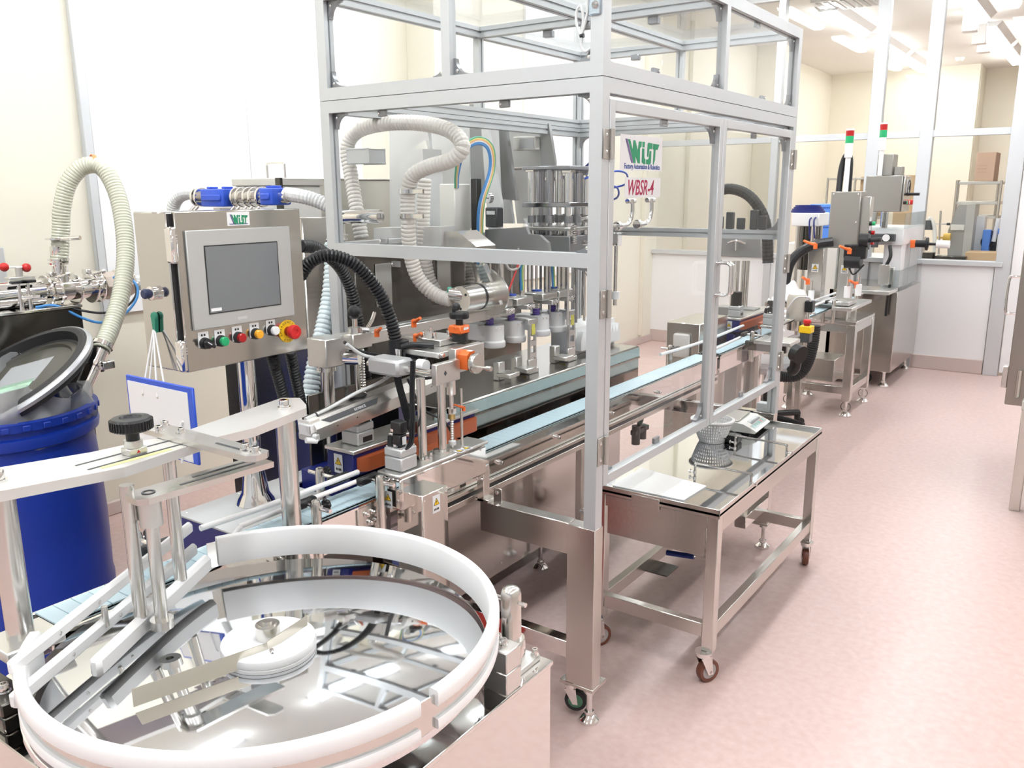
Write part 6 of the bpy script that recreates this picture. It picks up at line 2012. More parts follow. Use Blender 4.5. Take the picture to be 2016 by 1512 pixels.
m = MB(); m.cyl((-1.42, 7.7, p[2]), (p[0] - .01, 7.7, p[2]), .016, seg=14); m.m(1).cyl((p[0] - .1, 7.7, p[2]), (p[0] - .06, 7.7, p[2]), .03, seg=16); m.m(0).lathe([(.05, -.008), (.065, -.008), (.065, .008), (.05, .008)], (p[0], 7.7, p[2]), (1, 0, 0), 28, closed=True); m.box(p[0] - .004, p[0] + .004, 7.69, 7.71, p[2] - .055, p[2] + .055); m.cyl((p[0], 7.7, p[2] - .05), (p[0] + .09, 7.7, p[2] - .05), .012, seg=14)
m.build('handwheel', [BLACK, RED], cm)
p = (-1.3028, 7.9000, 1.2006)
m = MB(); m.m(1).box(-1.40, p[0] - .06, 7.87, 7.93, p[2] - .035, p[2] + .03, .004); m.m(0).cyl((p[0] - .06, 7.9, p[2]), (p[0] + .04, 7.9, p[2]), .03, seg=18); m.cyl((p[0] + .02, 7.9, p[2]), (p[0] + .035, 7.9, p[2]), .055, seg=22); m.cyl((p[0] + .04, 7.9, p[2]), (p[0] + .12, 7.9, p[2]), .012, seg=12); m.m(2).cyl((p[0] + .10, 7.9, p[2]), (p[0] + .2, 7.9, p[2]), .032, seg=18)
m.build('side_adjuster', [BLACK, ORANGE, WHITE], cm)
p = (-1.5145, 7.5000, 1.2643)
m = MB(); m.cyl((p[0], p[1], p[2]), (p[0], p[1] - .03, p[2]), .034, seg=24); m.m(1).cyl((p[0], p[1] - .03, p[2]), (p[0], p[1] - .032, p[2]), .029, seg=24)
m.build('pressure_gauge', [BLACK, PAPER], cm)
m = MB(); m.cyl((p[0] - .16, p[1], p[2] - .02), (p[0] - .16, p[1], p[2] - .1), .032, seg=18); m.cyl((p[0] - .09, p[1], p[2] - .02), (p[0] - .09, p[1], p[2] - .08), .028, seg=18); m.box(p[0] - .22, p[0] + .06, p[1] + .0, p[1] + .05, p[2] - .03, p[2] + .03, .004); m.cyl((p[0] - .26, p[1], p[2] - .03), (p[0] - .18, p[1], p[2] - .03), .04, seg=18)
m.build('air_unit', DARK, cm)
m = MB(); m.tube([(-1.4820, 7.4800, 1.2048), (-1.4663, 7.4600, 1.1164), (-1.4919, 7.4500, 1.0337), (-1.5081, 7.4500, 0.9502)], .014, seg=10); m.tube([(-1.4581, 7.5000, 0.8861), (-1.4666, 7.5000, 0.7597), (-1.4667, 7.5000, 0.6242)], .012, seg=10)
m.build('black_hose', BLACK, cm)
m = MB(); m.box(*((-1.5342, 7.4200, 1.0547)[0], (-1.4492, 7.4200, 1.0583)[0]), 7.40, 7.42, (-1.4889, 7.4200, 0.8916)[2], (-1.5028, 7.4200, 1.0519)[2], .002)
m.build('splash_plate', STEEL, cm)
# conveyor rail on the capper
m = MB(); m.box(-1.75, -1.40, 7.2, 7.54, .83, .86, .003)
m.build('infeed_rail', PLATE, cm)

# ---- things seen between the guard and the capper, towards the far side
p0, p1, p2 = (-2.1134, 6.9000, 1.4875), (-1.9030, 6.9000, 1.4698), (-1.8955, 6.9000, 1.3684)
wp_ = thing('parts_feeder', ((p0[0] + p1[0]) / 2, 7.0, 0), 'white boxed parts feeder on steel legs behind the guard', 'feeder')
m = MB(); m.box(p0[0], p1[0], 6.9, 7.2, p2[2], p1[2], .006)
m.build('body', PW, wp_)
for x in (p0[0] + .04, p1[0] - .05):
    for y in (6.95, 7.15):
        m = MB(); m.cyl((x, y, 0), (x, y, p2[2]), .018, seg=14)
        m.build('leg', STEELH, wp_)
m = MB(); m.cyl((p0[0] + .1, 7.05, p2[2] - .35), (p0[0] + .1, 7.05, p2[2]), .07, seg=20)
m.build('bowl_drive', DARKSTEEL, wp_)
for px in ((-1.9628, 6.9000, 1.4340), (-1.9279, 6.9000, 1.4383)):
    m = MB(); m.tube([px, (px[0], 6.86, px[2] - .03), (px[0] + .01, 6.87, px[2] - .16)], .006, seg=8)
    m.build('cable', NAVY, wp_)
q0, q1 = (-2.1059, 7.0000, 1.5214), (-1.9683, 7.0000, 1.4984)
m = MB()
for k in range(4):
    m.lathe([(.118 - k * .012, -.008), (.134 - k * .012, -.008), (.134 - k * .012, .008), (.118 - k * .012, .008)], ((q0[0] + q1[0]) / 2, 7.05, p1[2] + .01 + k * .014), (0, 0, 1), 26, closed=True)
tag(m.build('cable_coil', NAVY), 'coiled navy cable on top of the white parts feeder', 'cable')
# blue crates
for (a, b, c, lab) in (((-2.1702, 7.6000, 1.5281), (-1.9792, 7.6000, 1.5289), (-1.9752, 7.6000, 1.3676), 'light blue plastic crate, upper of the two behind the parts feeder'), ((-2.1715, 7.6000, 1.3643), (-1.9665, 7.6000, 1.3635), (-1.9628, 7.6000, 1.2050), 'light blue plastic crate, lower of the two behind the parts feeder')):
    t = thing('storage_crate', ((a[0] + b[0]) / 2, 7.75, c[2]), lab, 'crate', 'blue crates behind the feeder')
    m = MB(); m.box(a[0], b[0], 7.6, 7.95, c[2] + .002, a[2] - .03, .006)
    m.build('body', BLUEL, t)
    m = MB(); m.box(a[0] - .008, b[0] + .008, 7.592, 7.958, a[2] - .03, a[2], .005)
    m.build('rim', BLUEL, t)
a, c = (-2.1715, 7.6000, 1.3643), (-1.9621, 7.6000, 1.1964)
m = MB(); m.box(-2.35, c[0] + .05, 7.55, 8.1, 0, c[2] - .001, .004)
tag(m.build('store_cabinet', OFFWHITE), 'pale cabinet carrying the two light blue crates', 'cabinet')
# steel box machine with white cover seen through the first door
a, b, c = (-2.0135, 4.4000, 0.9257), (-1.8149, 4.4000, 0.9222), (-1.8159, 4.4000, 0.7503)
vm = thing('vibrating_box', ((a[0] + b[0]) / 2, 4.6, 0), 'low steel cabinet with white moulded cover behind the conveyor, seen through the first guard door', 'cabinet')
m = MB(); m.box(a[0], b[0], 4.4, 4.82, 0, a[2], .004)
m.build('body', STEELH, vm)
m = MB(); m.box(a[0] + .05, b[0] - .05, 4.375, 4.399, c[2] - .02, b[2] - .055, .012, seg=3)
m.build('moulded_cover', OFFWHITE, vm)
# steel posts of the next unit behind the far guard frame
a = (-1.9799, 5.3000, 1.2993)
t = thing('lift_column', (a[0], 5.3, 0), 'grey lift column with four chrome shafts seen through the second guard door', 'column')
m = MB(); m.box((-2.0578, 5.3000, 1.2968)[0], (-1.7988, 5.3000, 1.3050)[0], 5.28, 5.36, (-1.9933, 5.3000, 1.2344)[2], (-1.9997, 5.3000, 1.3533)[2], .004)
m.build('head_plate', PANELD, t)
for px in ((-1.9839, 5.3000, 1.1861), (-1.9536, 5.3000, 1.1875), (-1.9168, 5.3000, 1.1891), (-1.8903, 5.3000, 1.1902)):
    m = MB(); m.cyl((px[0], 5.32, .80), (px[0], 5.32, px[2] + .02), .013, seg=16)
    m.build('shaft', CHROME, t)
m = MB(); m.box((-2.0754, 5.3000, 0.9674)[0], (-1.8120, 5.3000, 0.9847)[0], 5.26, 5.38, 0, (-1.9758, 5.3000, 0.9111)[2], .004)
m.build('pedestal', DGREY, t)
m = MB(); m.tube([(-2.0025, 5.2500, 1.3237), (-1.9466, 5.2500, 1.3380), (-1.8863, 5.2500, 1.3208)], .006, seg=8); a = (-1.9466, 5.2500, 1.3380); m.cyl(a, (a[0], a[1], a[2] - .06), .007, seg=8)
m.build('t_handle', CHROME, t)
a = (-1.3742, 3.7000, 1.4724)
t = thing('valve_set', (a[0], 3.75, 1.478), 'small black pneumatic valves standing on the rear guard rail', 'valve')
for dx, h in ((-.10, .055), (-.05, .075), (.0, .05), (.06, .085), (.10, .06)):
    m = MB(); m.box(a[0] + dx - .016, a[0] + dx + .016, 3.735, 3.765, 1.479, 1.479 + h, .003)
    m.build('valve_body', DARK, t)

# black pneumatic valves under the conveyor inside the guard
a = (-1.7200, 3.4590, 0.5483)
t = thing('air_service_unit', (a[0], a[1], a[2]), 'black air service unit hanging under the conveyor, seen through the first guard door', 'valve')
m = MB(); m.cyl((a[0], a[1], a[2] - .06), (a[0], a[1], a[2] + .03), .02, seg=18); m.cyl((a[0], a[1] + .07, a[2] - .05), (a[0], a[1] + .07, a[2] + .02), .018, seg=18); m.box(a[0] - .015, a[0] + .015, a[1] - .03, a[1] + .11, a[2] - .012, a[2] + .012, .003)
m.build('regulator', BLACK, t)
m = MB(); m.tube([(a[0], a[1] + .02, a[2] + .01), (a[0] + .02, a[1] + .02, a[2] + .06), (a[0] + .03, a[1] + .0, a[2] + .10), (a[0] + .02, a[1] - .03, a[2] + .12)], .008, seg=10)
m.build('hand_lever', RUBBER, t)
m = MB(); m.box(a[0] - .006, a[0] + .006, a[1] + .02, a[1] + .06, a[2] + .012, max(a[2] + .05, .66), .001)
m.build('hanger', STEELH, t)

# ================================================================ drum, bag, lid, pump cart on the left
DC = (-3.118, 1.332); DR = .288
dr_ = thing('plastic_drum', (DC[0], DC[1], 0), 'large blue plastic drum with open top left of the turntable', 'drum')
m = MB(); prof = [(0, .0), (DR - .02, 0), (DR, .02), (DR + .004, .25), (DR, .27), (DR + .003, .5), (DR - .005, .75), (DR - .012, .82), (DR + .008, .83), (DR + .012, .855), (DR + .010, .865), (DR - .004, .87), (DR - .006, .888), (DR + .010, .892), (DR + .012, .92), (DR - .012, .922), (DR - .02, .90), (DR - .022, .05), (0, .04)]
m.lathe(prof, (DC[0], DC[1], 0), seg=72)
m.build('barrel', BLUE, dr_, sharp=30)
m = MB()
for i in range(30):
    a = 2 * math.pi * i / 30
    m.box(DR + .006, DR + .016, -.012, .012, .894, .913, .002, x=Matrix.Translation((DC[0], DC[1], 0)) @ Matrix.Rotation(a, 4, 'Z'))
m.build('rim_lugs', BLUE, dr_)
# crumpled clear bag
cl = MB(); b = cl.b
rnd = random.Random(7)
NA, NB = 64, 9
ring = []
ph = [rnd.random() * 6.28 for _ in range(8)]
for j in range(NB):
    t = j / (NB - 1)
    row = []
    for i in range(NA):
        a = 2 * math.pi * i / NA
        w = .018 * math.sin(5 * a + ph[0] + t * 2) + .014 * math.sin(9 * a + ph[1] - t * 3) + .010 * math.sin(17 * a + ph[2] + t * 5)
        r = (DR - .03) * (1 - .06 * t + (.0 if t < .5 else .06 * math.sin(3 * a + ph[3]))) + w * (1 + t)
        z = .82 + t * (.20 + .04 * math.sin(2 * a + ph[4])) + .02 * math.sin(7 * a + ph[5]) * t
        row.append(b.verts.new((DC[0] + r * math.cos(a), DC[1] + r * math.sin(a), z)))
    ring.append(row)
for j in range(NB - 1):
    for i in range(NA):
        b.faces.new((ring[j][i], ring[j][(i + 1) % NA], ring[j + 1][(i + 1) % NA], ring[j + 1][i]))
bg = cl.build('bag_liner', BAGM, None, sharp=180)
tag(bg, 'crumpled clear plastic bag spilling out of the blue drum', 'bag')
# tilted lid
e_r, e_l = Vector((-3.0500, 1.6106, 1.0866)), Vector((-2.5870, 1.0817, 0.9300))
lc = Vector((-3.1200, 1.3846, 1.0013))
lid = thing('drum_lid', tuple(lc), 'black ring lid with grey steel band leaning on the bag in the blue drum', 'lid')
nrm = Vector((-.03, -.485, .873)).normalized()
LR = .285
m = MB(); m.lathe([(LR - .05, -.012), (LR - .01, -.016), (LR, -.010), (LR, .030), (LR - .012, .036), (LR - .03, .034), (LR - .036, .0), (LR - .05, -.004)], lc, nrm, 72, closed=True)
m.build('ring', RUBBER, lid, sharp=30)
m = MB(); m.lathe([(LR - .002, .004), (LR + .010, .006), (LR + .012, .018), (LR + .006, .028), (LR - .002, .030)], lc, nrm, 72, closed=True)
m.build('steel_band', mat('galvanised_band', (0.55, 0.57, 0.60), 0.35, 0.7), lid)
m = MB(); m.lathe([(0, -.006), (LR - .075, -.006), (LR - .07, .004), (LR - .05, .0), (LR - .045, -.010), (0, -.012)], lc, nrm, 60)
m.build('disc', mat('olive_grey_disc', (0.075, 0.072, 0.058), 0.3), lid)
F = Matrix.Translation(lc) @ Vector((0, 0, 1)).rotation_difference(nrm).to_matrix().to_4x4()
for (x0, x1, y0, y1, mt_, nm, rz) in ((-.10, .09, -.02, .13, BAGM, 'clear_pouch', .5), (-.12, .08, -.05, .0, mat('mint_paper', (0.45, 0.72, 0.52), 0.7), 'mint_label', .5), (-.20, -.06, -.12, -.09, mat('cream_paper', (0.82, 0.78, 0.55), 0.7), 'cream_label', .55)):
    m = MB(); m.box(x0, x1, y0, y1, -.0055, -.0045, x=F @ Matrix.Rotation(rz, 4, 'Z'))
    m.build(nm, mt_, lid)

# pump cart
PXR = -3.43
pc = thing('pump_cart', (-3.75, 1.45, 0), 'dark mirror steel pump cabinet at the left edge with pipework on top', 'pump')
p0, p1 = (-3.4300, 1.8169, 1.2060), (-3.4300, 1.4980, 1.1791)
m = MB(); m.box(-4.05, PXR, .70, p0[1], .08, p0[2] - .01, .003)
cb2 = m.build('cabinet', DARKSTEEL, pc)
m = MB(); m.box(-4.06, PXR + .004, .70, p0[1] + .004, p0[2] - .01, p0[2] + .002, .002)
m.build('top_plate', MIRROR, pc)
for x in (-3.98, -3.5):
    for y in (.8, 1.7):
        foot(pc, (x, y, 0), .08)
screw(cb2, (PXR, p0[1] - .03, p0[2] - .11), (1, 0, 0), .006)
Xc = -3.55
c0, c1 = Vector((-3.5500, 1.5635, 1.2615)), Vector((-3.5500, 1.7200, 1.2601))
zc = c1[2]
m = MB(); m.cyl((Xc, c0.y - .35, zc), (Xc, c1.y, zc), .052, seg=32); m.m(0).cyl((Xc, c1.y, zc), (Xc, c1.y + .03, zc), .030, seg=20)
m.build('pump_barrel', CHROME, pc)
for dy in (.02, .06, .14, .21, .24):
    m = MB(); m.lathe([(.02, -.006), (.066, -.005), (.068, 0), (.066, .005), (.02, .006)], (Xc, c1.y + dy, zc), (0, 1, 0), 30, closed=True)
    m.build('ferrule', CHROME, pc)
m = MB(); m.cyl((Xc, c1.y + .02, zc), (Xc, c1.y + .26, zc), .044, seg=28); m.cyl((Xc, c1.y + .09, zc), (Xc, c1.y + .09, zc + .10), .03, seg=24)
m.build('tee_pipe', CHROME, pc)
for dy in (.05, .20):
    m = MB(); m.cyl((Xc + .03, c1.y + dy, zc + .055), (Xc + .09, c1.y + dy + .02, zc + .07), .006, seg=10); m.box(Xc - .02, Xc + .02, c1.y + dy - .012, c1.y + dy + .012, zc + .055, zc + .078, .003); m.ball((Xc + .095, c1.y + dy + .02, zc + .072), .011, seg=12)
    m.build('clamp_wing', CHROME, pc)
m = MB(); m.lathe([(.02, .0), (.055, .0), (.06, .02), (.060, .055), (.066, .06), (.066, .085), (.058, .09), (.054, .13), (.02, .135), (0, .135)], (Xc, c1.y + .26, zc), (0, 1, 0), 8)
for k in range(6):
    a = k * math.pi / 3
    m.cyl((Xc + .04 * math.cos(a), c1.y + .385, zc + .04 * math.sin(a)), (Xc + .04 * math.cos(a), c1.y + .402, zc + .04 * math.sin(a)), .008, seg=10)
m.build('pump_head', PUMP, pc, sharp=30)
# standpipe to the big hose
hb_ = Vector((-3.5500, 1.8315, 1.4069))
bx0 = (Xc, c1.y + .09)
m = MB(); m.cyl((*bx0, zc + .09), (*bx0, hb_.z - .02), .022, seg=24)
for z in (zc + .11, zc + .125, zc + .21):
    m.lathe([(.02, -.005), (.042, -.004), (.042, .004), (.02, .005)], (*bx0, z), (0, 0, 1), 26, closed=True)
m.lathe([(.022, 0), (.030, .02), (.030, .05), (.022, .055)], (*bx0, zc + .13), (0, 0, 1), 24, closed=True)
m.build('standpipe', CHROME, pc)
m = MB(); m.cyl((Xc + .03, bx0[1], zc + .21), (Xc + .11, bx0[1] + .04, zc + .215), .009, seg=12)
m.build('clamp_wing', CHROME, pc)
# red ball lever
a, b_ = (-3.6000, 1.6154, 1.3663), (-3.6000, 1.6968, 1.3603)
rv = (-3.6000, 1.6695, 1.2722)
m = MB(); m.box(rv[0] - .025, rv[0] + .025, rv[1] - .05, rv[1] + .05, zc + .052, zc + .065, .002); m.cyl((rv[0], rv[1], zc + .06), (rv[0], rv[1], b_[2]), .014, seg=16); m.cyl(a, b_, .004, seg=8)
lv_ = m.build('relief_valve', PLATE, pc)
for q in (a, (-3.6000, 1.7005, 1.3580)):
    m = MB(); m.ball(q, .018, seg=16)
    m.build('ball_knob', RED, lv_)
for q in ((-3.5000, 1.6155, 1.2232), (-3.5000, 1.6502, 1.2194)):
    m = MB(); m.cyl((q[0], q[1], p0[2]), (q[0], q[1], p0[2] + .07), .010, seg=14); m.cyl((q[0], q[1], p0[2] + .07), (q[0], q[1], p0[2] + .10), .006, seg=10); m.m(1).box(q[0] - .012, q[0] + .012, q[1] - .03, q[1] + .03, p0[2] + .10, p0[2] + .112, .003); m.m(0).cyl((q[0], q[1], p0[2] + .045), (q[0] + .03, q[1] + .03, p0[2] + .045), .008, seg=10)
    m.build('needle_valve', [CHROME, BLACK], pc)
m = MB(); m.tube([(-3.4800, 1.6589, 1.2097), (-3.4500, 1.7241, 1.2107), (-3.4200, 1.8054, 1.1557), (-3.4000, 1.8773, 1.1272), (-3.4000, 1.9689, 1.1438), (-3.4000, 2.0407, 1.2052), (-3.4200, 2.0600, 1.2676), (-3.4800, 2.0356, 1.3102), (-3.5200, 1.9984, 1.2850)], .0055, seg=8, sub=8)
m.m(1).tube([(-3.4600, 1.7296, 1.2135), (-3.4200, 1.8191, 1.1813), (-3.4000, 1.8928, 1.1658), (-3.4000, 1.9841, 1.1766), (-3.4200, 2.0551, 1.2243), (-3.4500, 2.0664, 1.2873), (-3.4800, 2.0476, 1.3136), (-3.5200, 2.0149, 1.2880)], .005, seg=8, sub=8)
m.build('air_tube', [WIREB, BLACK], pc)
# big pale green hose
hp = [(Xc, bx0[1], hb_.z - .03), (-3.5500, 1.8325, 1.5001), (-3.5400, 1.8428, 1.5921), (-3.5200, 1.8718, 1.6932), (-3.4800, 1.9213, 1.7576), (-3.4200, 1.9622, 1.7532), (-3.3600, 1.9777, 1.6619), (-3.3000, 1.9600, 1.5309), (-3.2400, 1.9171, 1.3928), (-3.1800, 1.8468, 1.2607), (-3.1300, 1.7673, 1.1538), (-3.0800, 1.6843, 1.0721)]
bh = hose('big_hose', 'large pale green ribbed hose arching from the pump into the blue drum', hp, .0345, .0125, .0022, HOSE_C, seg=16)
e1, e0 = Vector((-3.0800, 1.6843, 1.0721)), Vector((-3.0500, 1.5771, 0.9356))
m = MB(); m.cyl(e1, e0, .030, seg=24); dd_ = (e0 - e1).normalized(); m.lathe([(.03, -.01), (.042, -.008), (.042, .008), (.03, .01)], e1.lerp(e0, .35), dd_, 24, closed=True); q = e1.lerp(e0, .35); m.box(q.x + .03, q.x + .06, q.y - .0, q.y + .05, q.z - .015, q.z + .015, .003)
m.build('suction_pipe', CHROME, bh)
m = MB(); m.lathe([(.0345, -.008), (.0365, -.008), (.0365, .008), (.0345, .008)], (-3.4520, 1.9456, 1.7696), Vector((.25, .95, -.1)), 24, closed=True)
m.build('orange_mark', mat('orange_tape', (0.95, 0.30, 0.12), 0.5), bh)
m = MB(); m.lathe([(.035, -.008), (.039, -.008), (.039, .008), (.035, .008)], (-3.0900, 1.7021, 1.0898), (e0 - e1), 24, closed=True)
m.build('hose_clip', CHROME, bh)
hose('ribbed_hose', 'short light grey hose stub behind the pump head', [(Xc, c1.y + .40, zc), (Xc + .0, c1.y + .48, zc - .005), (Xc + .02, c1.y + .58, zc - .02), (Xc + .02, c1.y + .66, zc - .02)], .034, .016, .003, HOSE_G)
# wall pipe at the left edge
q = (-4.1100, 1.8433, 1.3857)
m = MB(); m.box(XL, XL + .04, q[1] - .03, q[1] + .012, 0, q[2] + .03, .004)
structure(m.build('trim_7', GREY), 'grey upright strip at the left edge of the cream wall', 'trim')

# ================================================================ tanks and valves behind the control panel
tk = thing('supply_tank', (-3.2, 3.1, 0), 'tall beige steel tank cabinet behind the control panel', 'tank')
a, b_ = (-3.0000, 2.5589, 1.7130), (-3.0000, 3.2479, 1.7245)
m = MB(); m.box(-3.14, -3.0, a[1], b_[1], .10, a[2] - .006, .003)
m.build('body', mat('beige_steel_sheet', (0.66, 0.645, 0.57), 0.35, 0.55), tk)
m = MB(); m.box(-3.15, -2.99, a[1] - .01, b_[1] + .01, a[2] - .006, a[2], .002)
m.build('lid', STEEL, tk)
for x in (-3.10, -3.04):
    for y in (a[1] + .06, b_[1] - .06):
        foot(tk, (x, y, 0), .10)
screw(tk, (-3.0, a[1] + .04, a[2] - .05), (1, 0, 0), .006)
a, b_ = (-3.0404, 2.3200, 1.7072), (-2.7536, 2.3200, 1.7036)
t2 = thing('filter_box', ((a[0] + b_[0]) / 2, 2.42, 0), 'square steel filter box with wire handle on its lid behind the control panel', 'filter box')
m = MB(); m.box(a[0], b_[0], 2.32, 2.53, 0, a[2] - .03, .003)
m.build('body', OFFWHITE, t2)
m = MB(); m.box(a[0] - .01, b_[0] + .01, 2.31, 2.54, a[2] - .03, a[2], .003); m.m(1).box(b_[0] - .016, b_[0] + .012, 2.306, 2.32, a[2] - .13, a[2] - .0)
m.build('lid', [mat('pale_lid', (0.70, 0.69, 0.64), 0.4, 0.3), DARKSTEEL], t2)
q = (a[0] + b_[0]) / 2
m = MB(); m.tube([(q - .055, 2.42, a[2]), (q - .055, 2.42, a[2] + .05), (q - .045, 2.42, a[2] + .062), (q + .045, 2.42, a[2] + .062), (q + .055, 2.42, a[2] + .05), (q + .055, 2.42, a[2])], .005, seg=10, sub=4)
m.build('handle', CHROME, t2)
# pipe with blue valves: runs along X at Y about 2.35
vy = 2.10
v0 = (-2.9296, 2.1000, 1.6342); v1 = (-2.7632, 2.1000, 1.6114)
t3 = thing('valve_pipe', (v0[0], vy, v0[2]), 'horizontal steel pipe with two blue valve bodies behind the control panel', 'valve')
zc2 = v0[2]
xe = (-2.4598, 2.1000, 1.6393)[0]
m = MB(); m.cyl((v0[0] - .06, vy, zc2), (xe, vy, zc2), .022, seg=24)
m.build('pipe', CHROME, t3)
for px in ((-2.9876, 2.1000, 1.6382), (-2.9647, 2.1000, 1.6382), (-2.7413, 2.1000, 1.6417), (-2.7112, 2.1000, 1.6416), (-2.6694, 2.1000, 1.6434), (-2.6372, 2.1000, 1.6433), (-2.5967, 2.1000, 1.6432)):
    m = MB(); m.lathe([(.02, -.006), (.036, -.006), (.038, 0), (.036, .006), (.02, .006)], (px[0], vy, zc2), (1, 0, 0), 28, closed=True); m.cyl((px[0], vy - .02, zc2 - .035), (px[0] - .012, vy - .04, zc2 - .06), .006, seg=10)
    m.build('clamp', CHROME, t3)
for a, b_ in (((-2.9125, 2.1000, 1.6652), (-2.7709, 2.1000, 1.5981)), ((-2.5628, 2.1000, 1.6668), (-2.4906, 2.1000, 1.6051))):
    m = MB(); m.box(a[0], b_[0], vy - .045, vy + .045, b_[2], a[2], .008, seg=2); m.box(a[0] + .012, b_[0] - .012, vy - .052, vy - .044, (a[2] + b_[2]) / 2 - .012, (a[2] + b_[2]) / 2 + .012, .004); m.box(a[0] + .01, a[0] + .03, vy - .02, vy + .02, a[2], a[2] + .008, .002); m.box(b_[0] - .04, b_[0] - .02, vy - .02, vy + .02, a[2], a[2] + .008, .002)
    m.build('valve_body', BLUEP, t3)
hose('ribbed_hose', 'white ribbed hose bending down from the blue valves behind the control panel', [(-2.9797, 2.1000, 1.6480), (-3.0524, 2.1000, 1.6502), (-3.1159, 2.1000, 1.6344), (-3.1558, 2.1000, 1.6000), (-3.1674, 2.1000, 1.5489), (-3.1802, 2.1000, 1.4456)], .026, .014, .003, HOSE_G)
hose('ribbed_hose', 'light grey ribbed hose running from the valve pipe into the guard', [(-2.4820, 2.1100, 1.6447), (-2.4179, 2.1200, 1.6374), (-2.3745, 2.1400, 1.6265), (-2.3318, 2.1600, 1.6085), (-2.3122, 2.1700, 1.5941)], .026, .013, .003, HOSE_G)
q = (-2.9811, 2.1000, 1.4516)
m = MB(); m.box(v0[0] - .06, xe, vy + .06, vy + .19, 0, zc2 - .075, .004); m.box(v0[0] + .05, v0[0] + .09, vy - .012, vy + .07, zc2 - .075, zc2 - .04)
m.build('support_cabinet', STEELH, t3)

# ================================================================ machine at the right edge
rm = thing('steel_machine', (0.05, 5.6, 0), 'dark steel machine cabinet with pull handle at the right edge of the photo', 'machine')
m = MB(); m.box(-.352, .45, 4.88, 6.2, .575, 2.0, .004)
bd = m.build('cabinet', mat('dull_dark_steel', (0.34, 0.315, 0.285), 0.3, 0.9, bump=(40.0, (1, 1, .05), .03)), rm)
a = (-0.3615, 4.8800, 1.2166)
m = MB(); x = a[0]
xx = -.352
m.tube([(xx, 4.93, 1.22), (xx - .03, 4.93, 1.22), (xx - .05, 4.93, 1.205), (xx - .05, 4.93, 1.05), (xx - .03, 4.93, 1.035), (xx, 4.93, 1.035)], .007, seg=10, sub=4)
m.build('door_handle', CHROME, bd)
m = MB(); m.box(-.378, -.352, 4.885, 4.93, .66, .77, .003)
m.build('hinge', STEELH, bd)
m = MB(); m.cyl((-.30, 4.872, .62), (-.30, 4.872, .76), .012, seg=14)
m.build('hinge', STEELH, bd)
m = MB(); m.box(-.27, .3, 4.80, 4.879, .575, .62, .002)
m.build('tray_edge', mat('pale_tray_edge', (0.62, 0.62, 0.58), 0.35, .5), rm)
m = MB(); m.lathe([(.30, .575), (.30, .52), (.27, .48), (.2, .46), (0, .455)], (.02, 5.2, 0), seg=36)
m.build('discharge_cone', STEEL, rm)
for (x, y) in ((-.25, 4.96), (.35, 4.96), (-.25, 6.1), (.35, 6.1)):
    m = MB(); m.box(x - .025, x + .025, y - .025, y + .025, .0, .575, .003)
    m.build('leg', STEELH, rm)
hb2 = (-0.2242, 4.7500, 0.2700)
bt = thing('hanging_bag', (hb2[0] + .10, 4.74, .22), 'clear greenish plastic collecting sleeve with wire ring at the right edge', 'bag')
m = MB(); m.lathe([(.105, .20), (.108, .22), (.112, .32), (.108, .40), (.10, .455)], (-.10, 4.80, 0), seg=30)
m.m(1).lathe([(.10, .198), (.108, .198), (.108, .232), (.1, .232)], (-.10, 4.80, 0), seg=30, closed=True)
m.build('sleeve', [BAGM, mat('mint_plastic', (0.45, 0.68, 0.58), 0.3)], bt)
m = MB(); m.lathe([(.100, .452), (.110, .452), (.110, .464), (.100, .464)], (-.10, 4.80, 0), seg=30, closed=True); m.ball((-.215, 4.79, .445), .014)
m.build('wire_ring', CHROME, bt)

# ================================================================ room behind the partition
# bench below the sill with objects
t = thing('work_bench', (-1.05, 9.3, 0), 'pale work bench behind the partition sill', 'bench')
m = MB(); m.box(-2.4, -.2, 8.9, 9.7, .955, .99, .004)
m.build('bench_top', PW, t)
for x in (-2.3, -.3):
    for y in (9.0, 9.6):
        m = MB(); m.box(x - .03, x + .03, y - .03, y + .03, 0, .955)
        m.build('leg', STEELH, t)
# slanted grey apparatus
a = [(-1.2600, 9.3000, 1.5017), (-1.1857, 9.3000, 1.5020), (-1.1831, 9.3000, 0.9997), (-1.3074, 9.3000, 0.9949), (-1.3280, 9.3000, 1.2495)]
t = thing('inspection_hood', (a[2][0], 9.35, .99), 'grey slanted instrument hood on the bench behind the partition', 'instrument')
slab('hood_side', mat('grey_hood', (0.42, 0.42, 0.40), 0.35, .3), .3, a, t)
slab('hood_back', mat('light_hood', (0.56, 0.56, 0.53), 0.4, .2), .3, [(-1.1852, 9.3000, 1.4973), (-1.1127, 9.3000, 1.5071), (-1.1125, 9.3000, 0.9976), (-1.1826, 9.3000, 0.9949)], t)
q0, q1 = (-1.3047, 9.2900, 1.2990), (-1.1878, 9.2900, 1.2770)
m = MB(); m.box(q0[0], q1[0], 9.28, 9.30, q0[2] - .04, q0[2] + .015, .003)
m.build('shelf_plate', OFFWHITE, t)
m = MB(); q = (-1.3324, 9.2500, 1.1881); m.cyl((q[0] - .02, q[1], q[2]), (q[0] + .04, q[1], q[2]), .045, seg=20); m.cyl((q[0] - .09, q[1], q[2]), (q[0] - .02, q[1], q[2]), .01, seg=10)
m.build('yellow_knob', mat('mustard_plastic', (0.70, 0.45, 0.08), 0.4), t)
